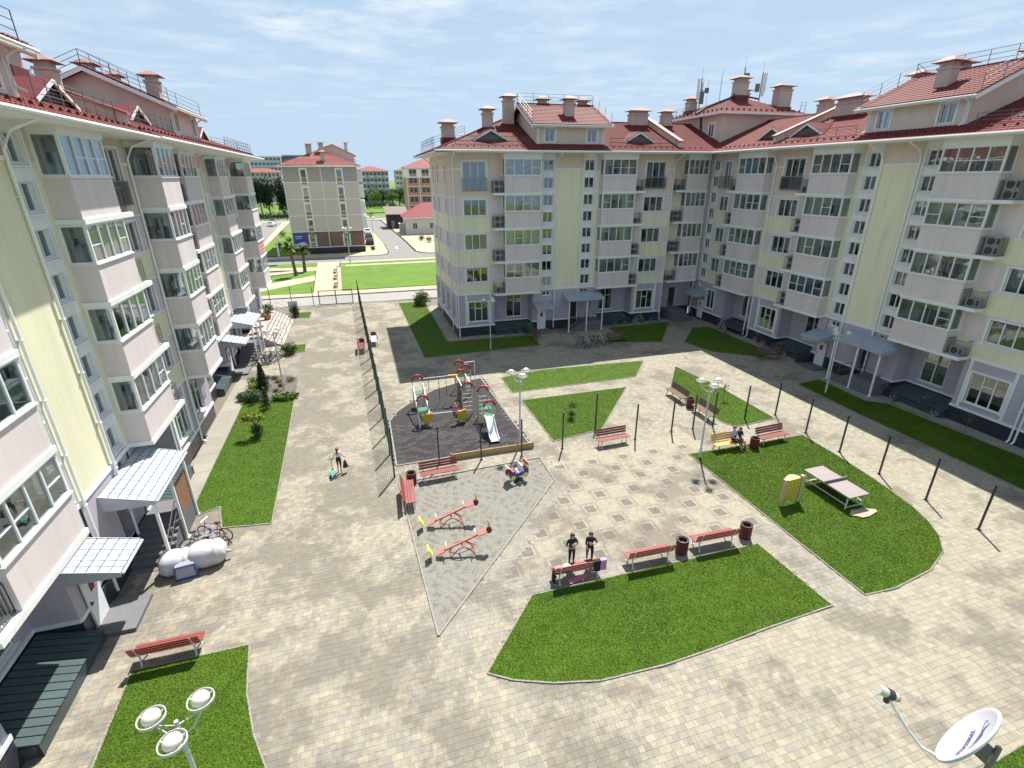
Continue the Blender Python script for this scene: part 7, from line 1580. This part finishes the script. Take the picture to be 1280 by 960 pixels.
def car(lab, loc, rz, mt):
    t = thing('parked_car', lab, 'car', loc, rz, 'cars parked by the grey block'); m = MB()
    pr = [(-2.1, .3), (2.1, .3), (2.15, .75), (1.3, .92), (.55, 1.42), (-1.2, 1.44), (-1.95, .98), (-2.15, .8)]
    for y0, y1, s in ((-.85, .85, 1),):
        for (xa, za), (xb, zb) in zip(pr, pr[1:]+pr[:1]):
            ta = .72 if za > 1.2 else .85; tb_ = .72 if zb > 1.2 else .85; m.quad((xa, -ta, za), (xb, -tb_, zb), (xb, tb_, zb), (xa, ta, za))
        for s in (-1, 1): m.poly([(x, s*(.72 if z > 1.2 else .85), z) for x, z in pr][::s])
    link('body', m.mesh('body', mt), t); m = MB()
    for s in (-1, 1): m.poly([(1.1, s*.83, .97), (.5, s*.735, 1.37), (-1.15, s*.735, 1.38), (-1.75, s*.83, 1.0)][::s])
    m.quad((1.26, -.75, .96), (1.26, .75, .96), (.6, .66, 1.40), (.6, -.66, 1.40)); m.quad((-1.9, .75, 1.02), (-1.9, -.75, 1.02), (-1.26, -.66, 1.41), (-1.26, .66, 1.41)); link('windows', m.mesh('windows', mat('car_glass', (.03, .04, .05), .08)), t)
    for x in (-1.35, 1.35):
        for y in (-.82, .82): m = MB(); m.lathe([(0, -.1), (.2, -.11), (.32, -.1), (.32, .1), (.2, .11), (0, .1)], 14); m.xform(Matrix.Translation((x, y, .32)) @ Matrix.Rotation(R(90), 4, 'X')); link('wheel', m.mesh('wheel', TYRE), t)
    m = MB(); [m.box(2.1, 2.17, y-.2, y+.2, .6, .74) for y in (-.6, .6)]; link('headlights', m.mesh('headlights', PVC), t)
BCAR = mat('car_black', (.02, .022, .025), .2, .05); car('black car parked nearest beside the grey block', (2.6, 127.0, .02), R(90), BCAR); car('black car parked in the middle beside the grey block', (2.7, 138.5, .02), R(90), BCAR); car('white car parked farthest beside the grey block', (2.8, 152.0, .02), R(90), mat('car_white', (.7, .7, .7), .25))
for i, (x, y) in enumerate(((-27, 152), (-29, 168), (-26.5, 188))): car(['pale car on the road left of the grey block, nearest', 'pale car on the road left of the grey block, middle', 'pale car on the road left of the grey block, farthest'][i], (x, y, -.1), R(80), mat('car_white', (0, 0, 0)))
t = thing('sign_post', 'slim white post beside the road left of the grey block', 'post', (-15.4, 111.6, 0)); m = MB(); m.box(-.15, .15, -.08, .08, 0, 3.4); link('shaft', m.mesh('shaft', PVC), t); m = MB(); m.box(-.3, .3, -.2, .2, 0, .1); link('foot', m.mesh('foot', KERB), t)

# ------------------------------------------------------------------ satellite dish on a bracket below the viewpoint
# ------------------------------------------------------------------ satellite dish on a bracket of our own block
DC = Vector((4.28, 1.57, 10.329)); DN = Vector((-.335, .858, .39)).normalized(); DE = Vector((.708, -.044, .705)); DE = (DE-DN*DE.dot(DN)).normalized(); DM = DN.cross(DE)
DMAT = Matrix((DE, DM, DN)).transposed().to_4x4()
sdsh = thing('satellite_dish', 'white satellite dish with a blue and red emblem in the lower right corner', 'satellite dish', tuple(DC))
DISHM = mat('dish_white', (.50, .50, .545), .35, .03)
m = MB(); m.lathe([(0, -.045), (.1, -.040), (.2, -.024), (.28, -.003), (.298, .004), (.312, .002), (.314, -.012), (.300, -.022), (.2, -.048), (0, -.07)], 40); m.xform(DMAT); link('reflector', m.mesh('reflector', DISHM, True), sdsh)
def on_dish(name, build, mt):
    b = MB(); build(b); b.xform(DMAT); return link(name, b.mesh(name, mt), sdsh)
cu = bpy.data.curves.new('lettering', 'FONT'); cu.body = 'ТРИКОЛОР'; cu.size = .058; cu.align_x = 'CENTER'; cu.extrude = .0008; cu.offset = .0012
to = bpy.data.objects.new('lettering_curve', cu); col.objects.link(to); bpy.context.view_layer.update()
lme = bpy.data.meshes.new_from_object(to.evaluated_get(bpy.context.evaluated_depsgraph_get())); bpy.data.objects.remove(to); lme.materials.clear(); lme.materials.append(mat('print_blue_grey', (.10, .14, .30), .5, .05))
TM = DMAT @ Matrix(((-.74, .68, 0, -.063), (-.68, -.74, 0, .013), (0, 0, 1, -.030), (0, 0, 0, 1)))
def dish_z(r): return np.interp(r, [0, .1, .2, .28], [-.045, -.040, -.024, -.003])
for v in lme.vertices:
    q = Matrix(((-.74, .68, 0, -.07), (-.68, -.74, 0, .006), (0, 0, 1, 0), (0, 0, 0, 1))) @ v.co; q.z += dish_z(math.hypot(q.x, q.y))+.004; v.co = DMAT @ q
lme.name = 'lettering'; link('lettering', lme, sdsh)
def swoosh(pts, wd):
    def f(b):
        for (x0, y0, w0), (x1, y1, w1) in zip(pts, pts[1:]):
            d = Vector((x1-x0, y1-y0, 0)).normalized(); s = Vector((-d.y, d.x, 0)); z = lambda x, y: float(dish_z(math.hypot(x, y)))+.004
            P4 = [(x0-s.x*w0, y0-s.y*w0), (x0+s.x*w0, y0+s.y*w0), (x1+s.x*w1, y1+s.y*w1), (x1-s.x*w1, y1-s.y*w1)]; b.quad(*[(x, y, z(x, y)) for x, y in P4])
    return f
on_dish('emblem_blue', swoosh([(-.03, -.09, .002), (.02, -.075, .012), (.07, -.06, .02), (.10, -.03, .012), (.135, -.015, .010), (.18, -.03, .004), (.2, -.05, .001)], 0), mat('print_blue', (.05, .11, .40), .5))
on_dish('emblem_line', swoosh([(.03, -.06, .004), (.09, -.015, .003), (.15, .03, .003), (.19, .05, .003), (.2, .02, .003), (.175, -.005, .002)], 0), mat('print_blue_grey', (0, 0, 0)))
on_dish('emblem_red', swoosh([(-.09, -.125, .003), (-.04, -.115, .010), (.01, -.105, .008), (.05, -.09, .002)], 0), mat('print_red', (.45, .07, .10), .5))
L0, L1, L2, L3 = [Vector(p)-DC for p in ((3.975, 1.56, 10.225), (3.89, 1.63, 10.265), (3.78, 1.70, 10.42), (3.60, 1.81, 10.72))]
m = MB(); m.tube([L0, L1, L2, L3], .011, 8); arm = link('feed_arm', m.mesh('feed_arm', PVC), sdsh)
bx = (DC*0-L3).normalized(); m = MB(); a = L3+Vector((0, 0, .035))
m.tube([a-bx*.11, a-bx*.03], .036, 12); m.tube([a+bx*.03, a+bx*.075], .032, 12); link('feed_horn', m.mesh('feed_horn', mat('lnb_cream', (.55, .54, .46), .5)), arm)
m = MB(); m.tube([a-bx*.03, a+bx*.03], .041, 12); m.tube([a-Vector((0, 0, .02)), L3-Vector((0, 0, .05))], .022, 8); link('feed_clamp', m.mesh('feed_clamp', DARKM), arm)
m = MB(); m.tube([a+bx*.076, a+bx*.084], .033, 12); link('feed_cap', m.mesh('feed_cap', mat('lnb_red', (.5, .16, .14), .5)), arm)
m = MB(); m.tube([a-bx*.08-Vector((0, 0, .03)), a-bx*.12-Vector((0, 0, .12)), L2+Vector((-.05, .02, .08)), L2], .004, 5); link('cable', m.mesh('cable', PVC), arm)
m = MB(); bk0 = -DN*.07; m.tube([bk0, -DN*.16+Vector((.02, -.02, -.06))], .035, 10); m.box(*[q for c_, h_ in zip(-DN*.13, (.05, .06, .05)) for q in (c_-h_, c_+h_)]); m.tube([-DN*.17+Vector((.02, -.02, -.35)), -DN*.17+Vector((.02, -.02, .12))], .022, 8); link('mount', m.mesh('mount', RAIL), sdsh)
m = MB(); q = -DN*.17+Vector((.02, -.02, -.3)); m.tube([q, q+Vector((.05, -.35, -.02)), q+Vector((.05, -2.2, -.02))], .02, 8); link('wall_bracket', m.mesh('wall_bracket', RAIL), sdsh)
